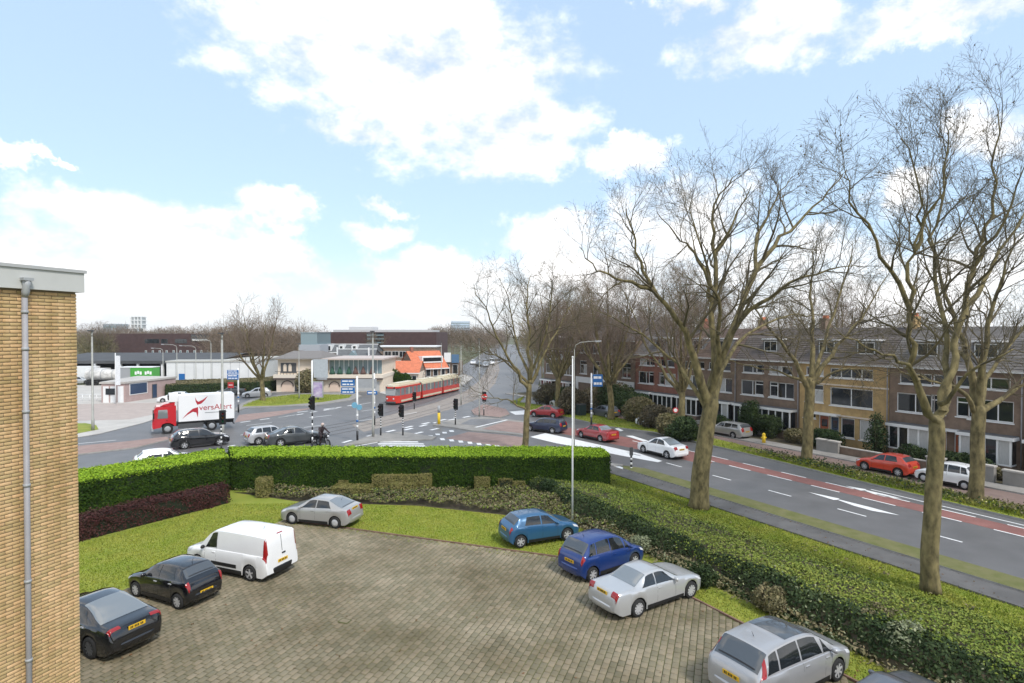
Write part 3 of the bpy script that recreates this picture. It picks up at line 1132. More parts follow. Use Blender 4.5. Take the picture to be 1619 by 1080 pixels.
def limb_tree(name, base, trunk, limbs, label, group, seed, cfg, maxl=3, balls=True, twig='twig', bark='bark'):
    """trunk: [(Vector, radius)], limbs: [[(Vector, radius)...]] all in world space"""
    r_ = random.Random(seed)
    root = empty(name, base, 0, label, 'tree', group)
    o = Vector(base)
    tp, tr = spline([p - o for p, _ in trunk], [q for _, q in trunk], 4)
    up = (tp[-1] - tp[-2]).normalized()
    e, re_ = tp[-1].copy(), tr[-1]
    for k_, f_ in ((.45, .93), (.85, .78), (1.15, .5), (1.3, .15)):
        tp.append(e + up * re_ * k_)
        tr.append(re_ * f_)
    mb = MB()
    # slightly fluted trunk with root flare
    mb.tube(tp, tr, 16)
    arr = np.array(mb.v)
    h = arr[:, 2]
    ang = np.arctan2(arr[:, 1] - 0, arr[:, 0] - 0)
    flare = np.clip(1 - h / 0.7, 0, 1) ** 2
    arr[:, :2] *= (1 + flare * (0.17 + 0.10 * np.sin(ang * 5 + seed)))[:, None]
    arr[:, :2] += np.column_stack([np.sin(h * 2.1 + seed), np.cos(h * 1.7)]) * 0.02
    mb.v = [tuple(q) for q in arr]
    big = Tubes()
    small = Tubes()
    tips = []
    for lm in limbs:
        pts, rad = spline([p - o for p, _ in lm], [q for _, q in lm], 4)
        rad = [.86 * q * (1.25 - .25 * min(1, i_ / 5)) for i_, q in enumerate(rad)]
        pts = [pts[0]] + [p + Vector((r_.gauss(0, 1), r_.gauss(0, 1), r_.gauss(0, 1))) * 0.07 for p in pts[1:]]
        big.add(pts, rad, 9)
        branch_out(small, r_, pts, rad, 0, maxl, cfg, tips)
    mb.build('trunk', M[bark], root)
    cr = link('crown', small.mesh('crown', M[twig]), root)
    link('limb', big.mesh('limb', M[bark]), root)
    if balls:
        bl = []
        fl = []
        t6 = [(1, 0, 0), (-1, 0, 0), (0, 1, 0), (0, -1, 0), (0, 0, 1), (0, 0, -1)]
        for p in tips:
            if r_.random() < balls:
                s = r_.uniform(0.022, 0.04)
                k = len(bl)
                bl += [(p.x + s * x, p.y + s * y, p.z - 0.05 + s * z) for x, y, z in t6]
                fl += [(k + a, k + b, k + c) for a, b, c in ((0, 2, 4), (2, 1, 4), (1, 3, 4), (3, 0, 4), (2, 0, 5), (1, 2, 5), (3, 1, 5), (0, 3, 5))]
        if fl:
            tag(link('seed_ball', np_mesh('seed_ball', bl, fl, M['twig']), cr), kind='stuff')
    return root


def px_limb(pts, y0, rads):
    """limb given by photo pixels and depth offsets at a tree standing y0 away"""
    n = len(pts)
    sq = lambda y: y if y > 420 else 420 - (420 - y) * .80
    return [(D(p[0], sq(p[1]), y0 + (p[2] if len(p) > 2 else 0)), rads[0] + (rads[1] - rads[0]) * (i / (n - 1)) ** 0.8) for i, p in enumerate(pts)]


def auto_tree_parts(seed, height, spread, trunk_h, tr, nl=7, lean=0.0):
    r_ = random.Random(seed)
    top = Vector((r_.gauss(0, 0.15), r_.gauss(0, 0.15), trunk_h))
    trunk = [(Vector((0, 0, -0.1)), tr), (Vector((0.05, 0, trunk_h * 0.5)), tr * 0.82), (top, tr * 0.72)]
    limbs = []
    for i in range(nl):
        a = 6.283 * i / nl + r_.uniform(-0.4, 0.4)
        u = r_.uniform(0.45, 1.0) if i else 0.1
        e = Vector((math.cos(a) * spread * u, math.sin(a) * spread * u, height * r_.uniform(0.82, 1.0) - spread * 0.25 * u))
        s = top + Vector((0, 0, -r_.uniform(0, trunk_h * 0.12)))
        m1 = s.lerp(e, 0.35) + Vector((math.cos(a), math.sin(a), 0)) * spread * 0.12 * u
        m2 = s.lerp(e, 0.7) + Vector((math.cos(a), math.sin(a), 0)) * spread * 0.06 * u
        limbs.append([(s, tr * 0.5), (m1, tr * 0.32), (m2, tr * 0.18), (e, 0.02)])
    return trunk, limbs


def copy_tree(o, loc, rz=0.0, sc=1.0, label=None):
    c = o.copy()
    COL.objects.link(c)
    c.location = loc
    c.rotation_euler = (0, 0, rz)
    c.scale = (sc, sc, sc)
    if label:
        c['label'] = label
    for ch in list(o.children):
        k = ch.copy()
        COL.objects.link(k)
        k.parent = c
        for g in list(ch.children):
            q = g.copy()
            COL.objects.link(q)
            q.parent = k
    return c


# ------------------------------------------------------------------ vehicles
def pchip(xs, ys, q):
    xs, ys = np.asarray(xs, float), np.asarray(ys, float)
    h = np.diff(xs)
    dl = np.diff(ys) / h
    m = np.zeros(len(xs))
    for i in range(1, len(xs) - 1):
        if dl[i - 1] * dl[i] > 0:
            w1, w2 = 2 * h[i] + h[i - 1], h[i] + 2 * h[i - 1]
            m[i] = (w1 + w2) / (w1 / dl[i - 1] + w2 / dl[i])
    m[0], m[-1] = dl[0], dl[-1]
    q = np.clip(q, xs[0], xs[-1])
    i = np.clip(np.searchsorted(xs, q, side='right') - 1, 0, len(h) - 1)
    t = (q - xs[i]) / h[i]
    return ys[i] * (1 + 2 * t) * (1 - t) ** 2 + h[i] * m[i] * t * (1 - t) ** 2 + ys[i + 1] * t * t * (3 - 2 * t) + h[i] * m[i + 1] * t * t * (t - 1)


TEMPL = {
    'hatch': dict(top=[(0, .36), (.012, .44), (.06, .52), (.16, .60), (.25, .655), (.34, .80), (.43, .93), (.52, .985), (.66, 1.0), (.83, .965), (.885, .86), (.94, .73), (.97, .655), (.99, .55), (1, .36)],
                  sh=[(0, .34), (.05, .46), (.16, .55), (.25, .60), (.5, .635), (.8, .67), (.93, .68), (.975, .6), (1, .34)], ws=(.262, .425), rw=(.85, .93), sides=[(.335, .55, .45, .55), (.57, .79, .57, .75)]),
    'mpv': dict(top=[(0, .33), (.012, .41), (.06, .48), (.13, .545), (.19, .60), (.29, .77), (.38, .905), (.48, .98), (.62, 1.0), (.85, .965), (.91, .83), (.962, .67), (.98, .6), (.992, .5), (1, .33)],
                sh=[(0, .31), (.05, .42), (.13, .5), (.19, .55), (.5, .60), (.8, .63), (.95, .63), (.985, .52), (1, .31)], ws=(.20, .385), rw=(.865, .955), sides=[(.27, .345, .345, .35), (.36, .57, .40, .57), (.585, .78, .585, .77), (.795, .9, .785, .86)]),
    'coupe': dict(top=[(0, .40), (.012, .48), (.06, .55), (.17, .625), (.29, .685), (.365, .82), (.44, .945), (.52, 1.0), (.62, .985), (.71, .87), (.79, .745), (.83, .735), (.965, .72), (.985, .66), (1, .42)],
                  sh=[(0, .38), (.06, .5), (.17, .585), (.29, .635), (.55, .66), (.8, .685), (.965, .66), (1, .38)], ws=(.30, .435), rw=(.65, .785), sides=[(.36, .57, .455, .56), (.58, .73, .572, .655)]),
    'sedan': dict(top=[(0, .40), (.012, .48), (.06, .55), (.17, .62), (.27, .675), (.35, .82), (.42, .945), (.5, 1.0), (.66, .985), (.74, .87), (.81, .735), (.84, .725), (.965, .715), (.985, .66), (1, .42)],
                  sh=[(0, .38), (.06, .5), (.17, .58), (.27, .63), (.55, .655), (.8, .68), (.965, .66), (1, .38)], ws=(.28, .415), rw=(.685, .80), sides=[(.345, .53, .435, .53), (.545, .75, .545, .69)]),
    'fastback': dict(top=[(0, .38), (.012, .46), (.06, .53), (.17, .61), (.26, .66), (.35, .82), (.45, .96), (.53, 1.0), (.63, .985), (.74, .89), (.87, .735), (.97, .69), (.987, .6), (1, .38)],
                     sh=[(0, .36), (.06, .48), (.17, .57), (.26, .62), (.55, .65), (.8, .68), (.965, .64), (1, .36)], ws=(.27, .44), rw=(.63, .865), sides=[(.33, .54, .455, .54), (.555, .76, .555, .69)]),
    'liftback': dict(top=[(0, .38), (.012, .46), (.06, .53), (.16, .61), (.24, .66), (.33, .81), (.42, .95), (.5, 1.0), (.67, .985), (.79, .875), (.90, .745), (.962, .69), (.982, .6), (1, .38)],
                     sh=[(0, .36), (.06, .48), (.16, .57), (.24, .62), (.55, .655), (.8, .69), (.955, .67), (1, .36)], ws=(.25, .415), rw=(.70, .895), sides=[(.32, .53, .43, .53), (.545, .75, .545, .70)]),
    'estate': dict(top=[(0, .38), (.012, .46), (.06, .53), (.17, .62), (.27, .675), (.35, .82), (.42, .945), (.5, .995), (.7, 1.0), (.9, .98), (.94, .88), (.972, .73), (.985, .6), (1, .38)],
                   sh=[(0, .36), (.06, .49), (.17, .58), (.27, .63), (.55, .655), (.9, .68), (.97, .64), (1, .36)], ws=(.28, .415), rw=(.91, .965), sides=[(.345, .53, .435, .53), (.545, .71, .545, .71), (.725, .89, .725, .86)]),
    'suv': dict(top=[(0, .38), (.012, .46), (.05, .55), (.15, .615), (.25, .655), (.34, .81), (.42, .94), (.5, .99), (.65, 1.0), (.84, .965), (.90, .85), (.95, .72), (.975, .62), (.99, .5), (1, .36)],
                sh=[(0, .36), (.05, .5), (.15, .57), (.25, .61), (.5, .64), (.85, .67), (.95, .65), (.98, .52), (1, .34)], ws=(.262, .415), rw=(.86, .945), sides=[(.335, .53, .435, .53), (.545, .71, .545, .71), (.725, .86, .725, .81)]),
    'suvcoupe': dict(top=[(0, .38), (.012, .46), (.05, .55), (.15, .615), (.25, .66), (.34, .81), (.43, .95), (.51, 1.0), (.63, .985), (.76, .88), (.89, .745), (.965, .69), (.985, .6), (1, .38)],
                     sh=[(0, .36), (.05, .5), (.15, .57), (.25, .61), (.5, .64), (.85, .67), (.965, .64), (1, .36)], ws=(.262, .42), rw=(.68, .88), sides=[(.335, .53, .44, .53), (.545, .77, .545, .70)]),
    'van': dict(top=[(0, .36), (.01, .42), (.05, .49), (.13, .55), (.19, .60), (.27, .78), (.34, .925), (.40, .98), (.6, 1.0), (.955, .985), (.972, .95), (.984, .75), (.992, .6), (.997, .45), (1, .33)],
                sh=[(0, .34), (.05, .44), (.13, .5), (.19, .53), (.5, .56), (.95, .57), (.985, .5), (1, .31)], ws=(.20, .345), rw=None, sides=[(.275, .415, .355, .415)]),
}
SEC_CACHE = {}


def make_car(name, label, cat, pos, heading, kind, L, W, H, wb, fo, wr_, paint, group=None, roof_c=0.66, detail=2, roofglass=False, rails=False, plate_z=0.5, plate='plate',
             tail='wrap', dark_trim=False, spokes=5, chrome=False, rimcol=None, antenna=True):
    T = TEMPL[kind]
    root = empty(name, (pos[0], pos[1], pos[2] if len(pos) > 2 else 0.0), math.atan2(heading[1], heading[0]), label, cat, group)
    tx, tz = zip(*T['top'])
    sx, sz = zip(*T['sh'])
    rc = roof_c
    wrp = [(0, .80), (.15, .86), (.25, .84), (.34, (rc + .84) / 2), (.43, rc + .02), (.6, rc), (.8, rc + .01), (.93, max(rc, .78)), (1, .78)]
    if kind == 'van':
        wrp = [(0, .80), (.15, .86), (.2, .85), (.34, .83), (.6, .845), (.95, .84), (1, .84)]
    if kind in ('coupe', 'sedan', 'fastback', 'liftback'):
        wrp = [(0, .80), (.15, .86), (.27, .84), (.35, (rc + .84) / 2), (.43, rc + .02), (.6, rc), (.7, rc + .03), (.82, .80), (.93, .84), (1, .78)]
    wx_, wv = zip(*wrp)
    px_, pv_ = zip(*[(0, .70), (.012, .80), (.03, .88), (.07, .945), (.14, .985), (.3, 1), (.7, 1), (.9, .975), (.96, .935), (.985, .88), (1, .78)])
    if kind == 'van':
        px_, pv_ = zip(*[(0, .70), (.012, .80), (.03, .88), (.07, .945), (.14, .985), (.3, 1), (.7, 1), (.95, .985), (.985, .96), (1, .93)])
    Ra = wr_ + 0.055
    xf, xr = fo, fo + wb
    clear = 0.19 if kind not in ('suv', 'suvcoupe') else 0.23

    def sect(xs):
        """(n,13,2) half sections (y,z) at distances xs from the nose"""
        xs = np.asarray(xs, float)
        f = xs / L
        w = pchip(px_, pv_, f) * W / 2
        zt = pchip(tx, tz, f) * H
        zs = np.minimum(pchip(sx, sz, f) * H, zt - 0.02)
        wr = np.minimum(pchip(wx_, wv, f) * W / 2, w * 0.93)
        zb = clear + 0.12 * np.clip(1 - f / .05, 0, 1) + 0.16 * np.clip((f - .95) / .05, 0, 1)
        for xc in (xf, xr):
            dx = np.abs(xs - xc)
            arch = wr_ + np.sqrt(np.clip(Ra ** 2 - dx ** 2, 0, None))
            zb = np.where(dx < Ra, np.maximum(zb, arch), zb)
        gh = zt - zs
        out = np.zeros((len(xs), 13, 2))
        c1 = np.minimum(0.055, 0.3 * gh)
        zl = lambda k: zb + (zs - zb) * k
        ys = [0 * w, .80 * w, .965 * w, .985 * w, w, .99 * w, .955 * w, .925 * w, None, wr, wr * .88, wr * .5, 0 * w]
        zz = [zb, zb, zb + .01, zl(.28), zl(.6), zl(.86), zs, zs + np.minimum(.012, gh * .2), None, zt - c1, zt - c1 * .42, zt - c1 * .1, zt]
        ys[8] = (ys[7] + wr) / 2 + np.minimum(.02, gh * .06)
        zz[8] = (zz[7] + zz[9]) / 2
        for i in range(13):
            out[:, i, 0], out[:, i, 1] = ys[i], zz[i]
        return out

    def S(x, c, side):
        """points on the skin: x along, c position in the section, side +1 left -1 right"""
        sec = sect(x.ravel())
        c = c.ravel()
        i = np.clip(np.floor(c).astype(int), 0, 11)
        t = (c - i)[:, None]
        k = np.arange(len(c))
        p = sec[k, i] * (1 - t) + sec[k, i + 1] * t
        return np.column_stack([(fo + wb / 2) - x.ravel(), p[:, 0] * side, p[:, 1]])

    # body shell
    st = set(np.round(np.linspace(0, L, int(L / 0.13)), 4)) | set(np.round(np.array(tx) * L, 4))
    for xc in (xf, xr):
        for o in (1.0, .985, .93, .82, .66, .45, .22, 0):
            st |= {round(xc - o * Ra, 4), round(xc + o * Ra, 4)}
        st |= {round(xc - Ra - .004, 4), round(xc + Ra + .004, 4)}
    xs = np.array(sorted(q for q in st if 0 <= q <= L))
    xs = xs[np.concatenate([[True], np.diff(xs) > 0.002])]
    sec = sect(xs)
    n = len(xs)
    ring = np.zeros((n, 25, 3))
    X = (fo + wb / 2) - xs
    ring[:, :, 0] = X[:, None]
    ring[:, :13, 1], ring[:, :13, 2] = sec[:, :, 0], sec[:, :, 1]
    ring[:, 13:, 1], ring[:, 13:, 2] = -sec[:, 11::-1, 0], sec[:, 11::-1, 1]
    ring = ring[:, :24]
    V = ring.reshape(-1, 3)
    i, j = np.meshgrid(np.arange(n - 1), np.arange(24), indexing='ij')
    j2 = (j + 1) % 24
    F = np.stack([i * 24 + j, (i + 1) * 24 + j, (i + 1) * 24 + j2, i * 24 + j2], -1).reshape(-1, 4)
    dark = (np.isin(F[:, 0] % 24, [0, 1, 22, 23]))
    me = bpy.data.meshes.new('body')
    fl = [tuple(int(q) for q in f) for f in F] + [tuple(range(24)), tuple(reversed(range((n - 1) * 24, n * 24)))]
    me.from_pydata([tuple(p) for p in V], [], fl)
    me.materials.append(paint)
    me.materials.append(M['black'])
    me.polygons.foreach_set('material_index', list(dark.astype(int)) + [0, 0])
    me.polygons.foreach_set('use_smooth', [True] * len(fl))
    me.update()
    bm = bmesh.new()
    bm.from_mesh(me)
    bmesh.ops.recalc_face_normals(bm, faces=bm.faces)
    bm.to_mesh(me)
    bm.free()
    me.set_sharp_from_angle(angle=R(32))
    body = link('body', me, root)

    def patch(nm, x0, x1, c0, c1, m, par, off=0.006, side=0, mm=8, nn=5, xt0=None, xt1=None, thick=False):
        """panel lying on the skin; side 0 = over the top across both sides"""
        u, v = np.meshgrid(np.linspace(0, 1, mm), np.linspace(0, 1, nn), indexing='ij')
        xb = x0 + (x1 - x0) * u
        xtp = (x0 if xt0 is None else xt0) + ((x1 if xt1 is None else xt1) - (x0 if xt0 is None else xt0)) * u
        x = xb + (xtp - xb) * v
        if side:
            c = c0 + (c1 - c0) * v
            P = S(x, c, side)
        else:
            cc = c0 + (24 - 2 * c0) * v
            sd_ = np.where(cc <= 12, 1, -1)
            P = S(x, np.where(cc <= 12, cc, 24 - cc), 1)
            P[:, 1] *= sd_.ravel()
        G_ = P.reshape(mm, nn, 3)
        du = np.gradient(G_, axis=0)
        dv = np.gradient(G_, axis=1)
        Nn = np.cross(du, dv)
        Nn /= np.linalg.norm(Nn, axis=2)[:, :, None] + 1e-9
        ctr = np.array([0, 0, H * 0.45])
        if (Nn * (G_ - ctr)).sum() < 0:
            Nn = -Nn
        Pn = (G_ + Nn * off).reshape(-1, 3)
        a, b = np.meshgrid(np.arange(mm - 1), np.arange(nn - 1), indexing='ij')
        q = np.stack([a * nn + b, (a + 1) * nn + b, (a + 1) * nn + b + 1, a * nn + b + 1], -1).reshape(-1, 4)
        nrm = np.cross(Pn[q[:, 1]] - Pn[q[:, 0]], Pn[q[:, 2]] - Pn[q[:, 0]])
        if (nrm * (Pn[q[:, 0]] - ctr)).sum() < 0:
            q = q[:, ::-1]
        return link(nm, np_mesh(nm, Pn, q, m, smooth=True), par)

    # glass
    w0, w1 = T['ws']
    patch('windscreen', w0 * L, w1 * L, 9.25, 0, M['carglass'], root, mm=9, nn=9)
    if T['rw']:
        patch('rear_window', T['rw'][0] * L, T['rw'][1] * L, 9.3, 0, M['carglass' if kind in ('coupe', 'sedan', 'fastback', 'liftback', 'suvcoupe') else 'hatchglass'], root, mm=8, nn=9)
    if roofglass:
        patch('glass_roof', .40 * L, .66 * L, 9.9, 0, M['hatchglass'], root, mm=8, nn=9)
    for s in (1, -1):
        for (a, b, c, d) in T['sides']:
            patch('side_window', a * L, b * L, 7.18, 8.86, M['sideglass'], root, side=s, xt0=c * L, xt1=d * L)
        if detail >= 1:
            patch('headlight', .025 * L, .105 * L, 5.0, 6.6, M['clearlamp'], root, side=s, off=.008, xt0=.04 * L, xt1=.13 * L)
            if tail == 'tall':
                patch('taillight', .925 * L, .98 * L, 6.0, 9.5, M['redlamp'], root, side=s, off=.012, xt0=.885 * L, xt1=.91 * L, nn=8)
            elif tail == 'thin':
                patch('taillight', .955 * L, .978 * L, 6.2, 10.7, M['redlamp'], root, side=s, off=.008, nn=10)
            elif tail == 'post':
                patch('taillight', .955 * L, .990 * L, 5.5, 9.3, M['redlamp'], root, side=s, off=.008, nn=8, mm=5)
            else:
                patch('taillight', .964 * L, .990 * L, 6.1, 10.6, M['redlamp'], root, side=s, off=.008, nn=10)
    # number plates
    back = -(L - fo - wb / 2)
    frnt = fo + wb / 2
    fx = np.linspace(.9, 1, 60)
    zt_ = pchip(tx, tz, fx) * H
    k = int(np.argmin(np.abs(zt_ - plate_z * H)))
    xp = (fo + wb / 2) - fx[k] * L
    sl = (zt_[min(59, k + 1)] - zt_[max(0, k - 1)]) / ((fx[min(59, k + 1)] - fx[max(0, k - 1)]) * L)
    tilt = math.atan2(1, -sl) if sl < 0 else 0
    pm = MB().box(-.26, .26, -.006, .006, -.06, .06)
    pl = pm.build('number_plate', M[plate], root)
    pl.location = (xp - 0.02, 0, zt_[k])
    pl.rotation_euler = (0, 0, R(-90))
    if detail >= 2:
        lt = MB()
        for q, xx in enumerate((-.19, -.14, -.06, -.01, .04, .12, .17)):
            lt.box(xx - .017, xx + .017, -.009, -.0065, -.035, .035)
        lt.build('plate_lettering', M['black'], pl)
        pf_ = MB().box(-.26, .26, -.006, .006, -.055, .055).build('number_plate', M[plate], root)
        pf_.location = (frnt + 0.012, 0, .42)
        pf_.rotation_euler = (0, 0, R(-90))
        # bumper inserts, sills, seams, handles, mirrors
        for nm_, sg, xe in (('rear_bumper', -1, back), ('front_bumper', 1, frnt)):
            wB = W / 2 * .94
            hi = .30 * H if kind == 'van' else .375 * H
            lo = .235
            o_ = []
            for q in range(15):
                yy = -1 + 2 * q / 14
                o_.append((xe + sg * (.035 - .30 * abs(yy) ** 4.5), wB * yy * (1 - .02 * abs(yy) ** 6)))
            bb = MB()
            lev = [(lo, -.10), (lo + .05, -.02), (hi - .06, .0), (hi - .015, -.012), (hi, -.07)]
            for (zz, dx) in lev:
                bb.v += [(x_ + sg * dx, y_ * (1 + dx * .12), zz) for x_, y_ in o_]
            for a_ in range(4):
                for q in range(14):
                    f_ = (a_ * 15 + q, a_ * 15 + q + 1, (a_ + 1) * 15 + q + 1, (a_ + 1) * 15 + q)
                    bb.f.append(f_ if sg > 0 else f_[::-1])
                    bb.m.append(1 if a_ == 0 or dark_trim else 0)
                    bb.sm.append(True)
            bb.build(nm_, [paint, M['black']], root)
        patch('grille', .006 * L, .022 * L, 7.5, 0, M['black'], root, off=.006, nn=7, mm=4)
        for s in (1, -1):
            patch('sill', xf + Ra + .05, xr - Ra - .05, 2.0, 2.7, M['black'], root, side=s, off=.006)
            if kind == 'van':
                patch('side_moulding', .36 * L, .66 * L, 3.0, 3.55, M['black'], root, side=s, off=.01)
            b0 = T['sides'][0][0] * L + .02
            b1 = T['sides'][0][1] * L + .012
            for xx, ct in ((b0, 6.9), (b1, 8.9)):
                patch('door_seam', xx - .004, xx + .004, 2.9, ct, M['black'], root, side=s, off=.0025, mm=2, nn=8)
            if len(T['sides']) > 1 and kind != 'coupe':
                xx = min(T['sides'][1][1] * L + .01, xr - Ra * .55)
                patch('door_seam', xx - .004, xx + .004, 4.6, 6.9, M['black'], root, side=s, off=.0025, mm=2, nn=6)
            hs = [b1 - .13] + ([T['sides'][1][1] * L - .16] if len(T['sides']) > 1 and kind not in ('coupe',) else [])
            for xx in hs:
                p = S(np.array([xx]), np.array([5.15]), s)[0]
                MB().box(p[0] - .085, p[0] + .085, p[1] - .012 if s > 0 else p[1] - .022, p[1] + .022 if s > 0 else p[1] + .012, p[2] - .016, p[2] + .016).build('door_handle', M['alloy'] if chrome else paint, root)
        if kind in ('hatch', 'mpv', 'suv', 'liftback', 'estate') and T['rw']:
            patch('wiper', T['rw'][1] * L - .06, T['rw'][1] * L - .035, 10.2, 0, M['black'], root, off=.014, mm=2, nn=5)
        MB().tube([(.35, 0.5 * W * .45, .2), (.9, 0.0, .2)], .02, 4).tube([(back + .25, -.35, .27), (back + .01, -.35, .27)], .03, 8).build('exhaust', M['dgrey'], root)
    if detail >= 1:
        for s in (1, -1):
            p = S(np.array([w0 * L + .36]), np.array([6.9]), s)[0]
            MB().ball((p[0] + .03, p[1] + s * .115, p[2] + .07), .1, 8, 0, (.62, 1.1, .78)).tube([(p[0] + .05, p[1] - s * .02, p[2] + .01), (p[0] + .04, p[1] + s * .09, p[2] + .05)], .02, 5).build('wing_mirror', paint if not dark_trim else M['black'], root)
    if detail >= 2 and antenna:
        p = S(np.array([.78 * L]), np.array([12.0]), 1)[0]
        MB().tube([(p[0], 0, p[2] - .01), (p[0] - .09, 0, p[2] + .16)], [.009, .004], 5).build('antenna', M['black'], root)
    if kind == 'van':
        patch('door_seam', .973 * L, .9925 * L, 11.97, 0, M['black'], root, off=.004, mm=10, nn=3)
        patch('rear_lamp', .958 * L, .966 * L, 11.6, 0, M['redlamp'], root, off=.006, mm=3, nn=5)
        MB().box(back + .0, back + .05, -.16, .02, .98, 1.03).build('door_handle', M['black'], root)
    if rails:
        for s in (1, -1):
            a = S(np.linspace(.45, .82, 8) * L, np.full(8, 9.4), s)
            MB().tube([Vector(q) + Vector((0, 0, .05)) for q in a], .016, 6).build('roof_rail', M['dgrey'], root)
    # wheels
    rim = rimcol or M['alloy']
    for xc in (xf, xr):
        for s in (1, -1):
            x = (fo + wb / 2) - xc
            y = s * (W / 2 - .105 - .012)
            nseg = 24 if detail >= 2 else 14
            t = MB()
            prof = [(-.1, wr_ * .66), (-.1, wr_ * .93), (-.07, wr_), (.07, wr_), (.1, wr_ * .93), (.1, wr_ * .66)]
            b0 = 0
            for (yy, rr) in prof:
                for q in range(nseg):
                    a = 6.28318 * q / nseg
                    t.v.append((rr * math.cos(a), yy, rr * math.sin(a)))
            for a in range(len(prof) - 1):
                for q in range(nseg):
                    q2 = (q + 1) % nseg
                    t.f.append((a * nseg + q, a * nseg + q2, (a + 1) * nseg + q2, (a + 1) * nseg + q))
                    t.m.append(0)
                    t.sm.append(True)
            wh = t.build('wheel', M['rubber'], root)
            wh.location = (x, y, wr_)
            r_ = MB()
            yo = s * .078
            r_.tube([(0, yo - s * .03, 0), (0, yo - s * .025, 0)], wr_ * .67, nseg, 1)
            nsp = spokes
            if nsp:
                for q in range(nsp):
                    a = 6.28318 * q / nsp + .3
                    ca, sa = math.cos(a), math.sin(a)
                    r_.bar((ca * wr_ * .1, yo, sa * wr_ * .1), (ca * wr_ * .64, yo + s * .006, sa * wr_ * .64), wr_ * .19, .02, 0, (0, 1, 0))
                b0 = len(r_.v)
                for rr, yy in ((wr_ * .60, yo + s * .008), (wr_ * .69, yo + s * .012), (wr_ * .69, yo - s * .03)):
                    for q in range(nseg):
                        a = 6.28318 * q / nseg
                        r_.v.append((rr * math.cos(a), yy, rr * math.sin(a)))
                for a in range(2):
                    for q in range(nseg):
                        q2 = (q + 1) % nseg
                        r_.f.append((b0 + a * nseg + q, b0 + a * nseg + q2, b0 + (a + 1) * nseg + q2, b0 + (a + 1) * nseg + q))
                        r_.m.append(0)
                        r_.sm.append(True)
                r_.tube([(0, yo - s * .02, 0), (0, yo + s * .012, 0)], wr_ * .16, 10, 0)
            else:
                r_.tube([(0, yo - s * .02, 0), (0, yo + s * .008, 0), (0, yo + s * .018, 0)], [wr_ * .66, wr_ * .64, wr_ * .3], nseg, 0)
            r_.build('rim', [rim, M['dgrey']], wh)
    return root, S


def paint(name, col, metal=0.0, rough=0.28, coat=0.8):
    return mat('paint_' + name, col, rough, metal=metal, coat=coat, var=0.02, scale=1.5)


def by_wheels(rear, front, side, W, head=None):
    """place a car from the ground points of its two visible wheels; side 'L' or 'R' is the side we see"""
    a, b = G(*rear).to_2d(), G(*front).to_2d()
    h = (b - a).normalized() if head is None else Vector(head).normalized()
    left = Vector((-h.y, h.x))
    k = (W / 2 - 0.02) * (1 if side == 'R' else -1)
    m = (a + b) / 2 + left * k
    return (m.x, m.y), h


def by_rear(rear, side, W, wb, head):
    a = G(*rear).to_2d()
    h = Vector(head).normalized()
    left = Vector((-h.y, h.x))
    m = a + h * wb / 2 + left * (W / 2 - 0.02) * (1 if side == 'R' else -1)
    return (m.x, m.y), h

# ------------------------------------------------------------------ vehicles in the car park
P_BLACK = paint('black', (0.006, 0.006, 0.008), rough=0.15, coat=1.0)
P_WHITE = paint('white', (0.80, 0.80, 0.80))
P_SILVER = paint('silver', (0.42, 0.42, 0.43), metal=0.35)
P_SILVER2 = paint('light_silver', (0.50, 0.505, 0.51), metal=0.35)
P_WARMSILVER = paint('warm_silver', (0.40, 0.395, 0.385), metal=0.35)
P_SKY = paint('mid_blue', (0.03, 0.115, 0.235), metal=0.25)
P_BLUE = paint('deep_blue', (0.010, 0.040, 0.185), metal=0.2)
P_NAVY = paint('navy', (0.010, 0.018, 0.05))
P_GREY = paint('dark_grey', (0.075, 0.082, 0.085), metal=0.35)
P_RED = paint('red', (0.33, 0.022, 0.026))
P_ORANGE = paint('orange_red', (0.58, 0.055, 0.025))
P_BGREY = paint('blue_grey', (0.12, 0.125, 0.14), metal=0.35)

WEST = Vector((-0.915, 0.40))
pos, hd = by_rear((140, 1043), 'L', 1.85, 2.88, (-0.90, 0.43))
make_car('fastback_car', 'black fastback saloon parked half behind the yellow brick corner', 'car', pos, hd, 'fastback', 4.69, 1.85, 1.44, 2.88, .84, .335, P_BLACK, 'cars in the car park', plate_z=.60, chrome=True, spokes=10, rimcol=M['dgrey'], antenna=False, tail='thin')
pos, hd = by_wheels((285, 967), (208, 942), 'L', 1.60)
make_car('hatchback', 'small black hatchback with red lamps parked nose on the grass', 'car', pos, (-0.905, .425), 'hatch', 3.6, 1.60, 1.47, 2.385, .66, .285, P_BLACK, 'cars in the car park', plate_z=.36, chrome=True, spokes=8, tail='post')
pos, hd = by_rear((394, 920), 'L', 1.83, 2.90, (-0.925, 0.38))
make_car('panel_van', 'white panel van with windowless sides and black side strip', 'van', pos, hd, 'van', 4.65, 1.83, 1.86, 2.90, .86, .32, P_WHITE, 'cars in the car park', plate_z=.42, tail='post', dark_trim=True, spokes=5)
pos, hd = by_wheels((529, 836.5), (461, 829.5), 'L', 1.70)
make_car('liftback_car', 'silver liftback parked at the far edge of the pavers by the lawn', 'car', pos, hd, 'liftback', 4.17, 1.70, 1.41, 2.54, .84, .30, P_WARMSILVER, 'cars in the car park', plate_z=.66, spokes=0, roof_c=.66)
pos, hd = by_wheels((824, 867), (897, 855), 'R', 1.64)
make_car('hatchback', 'mid blue hatchback in front of the white flagpole', 'car', pos, hd, 'hatch', 3.77, 1.64, 1.42, 2.47, .75, .295, P_SKY, 'cars in the car park', plate_z=.55, plate='plate', spokes=6, tail='post')
pos, hd = by_rear((938, 921), 'R', 1.69, 2.48, (0.80, 0.60))
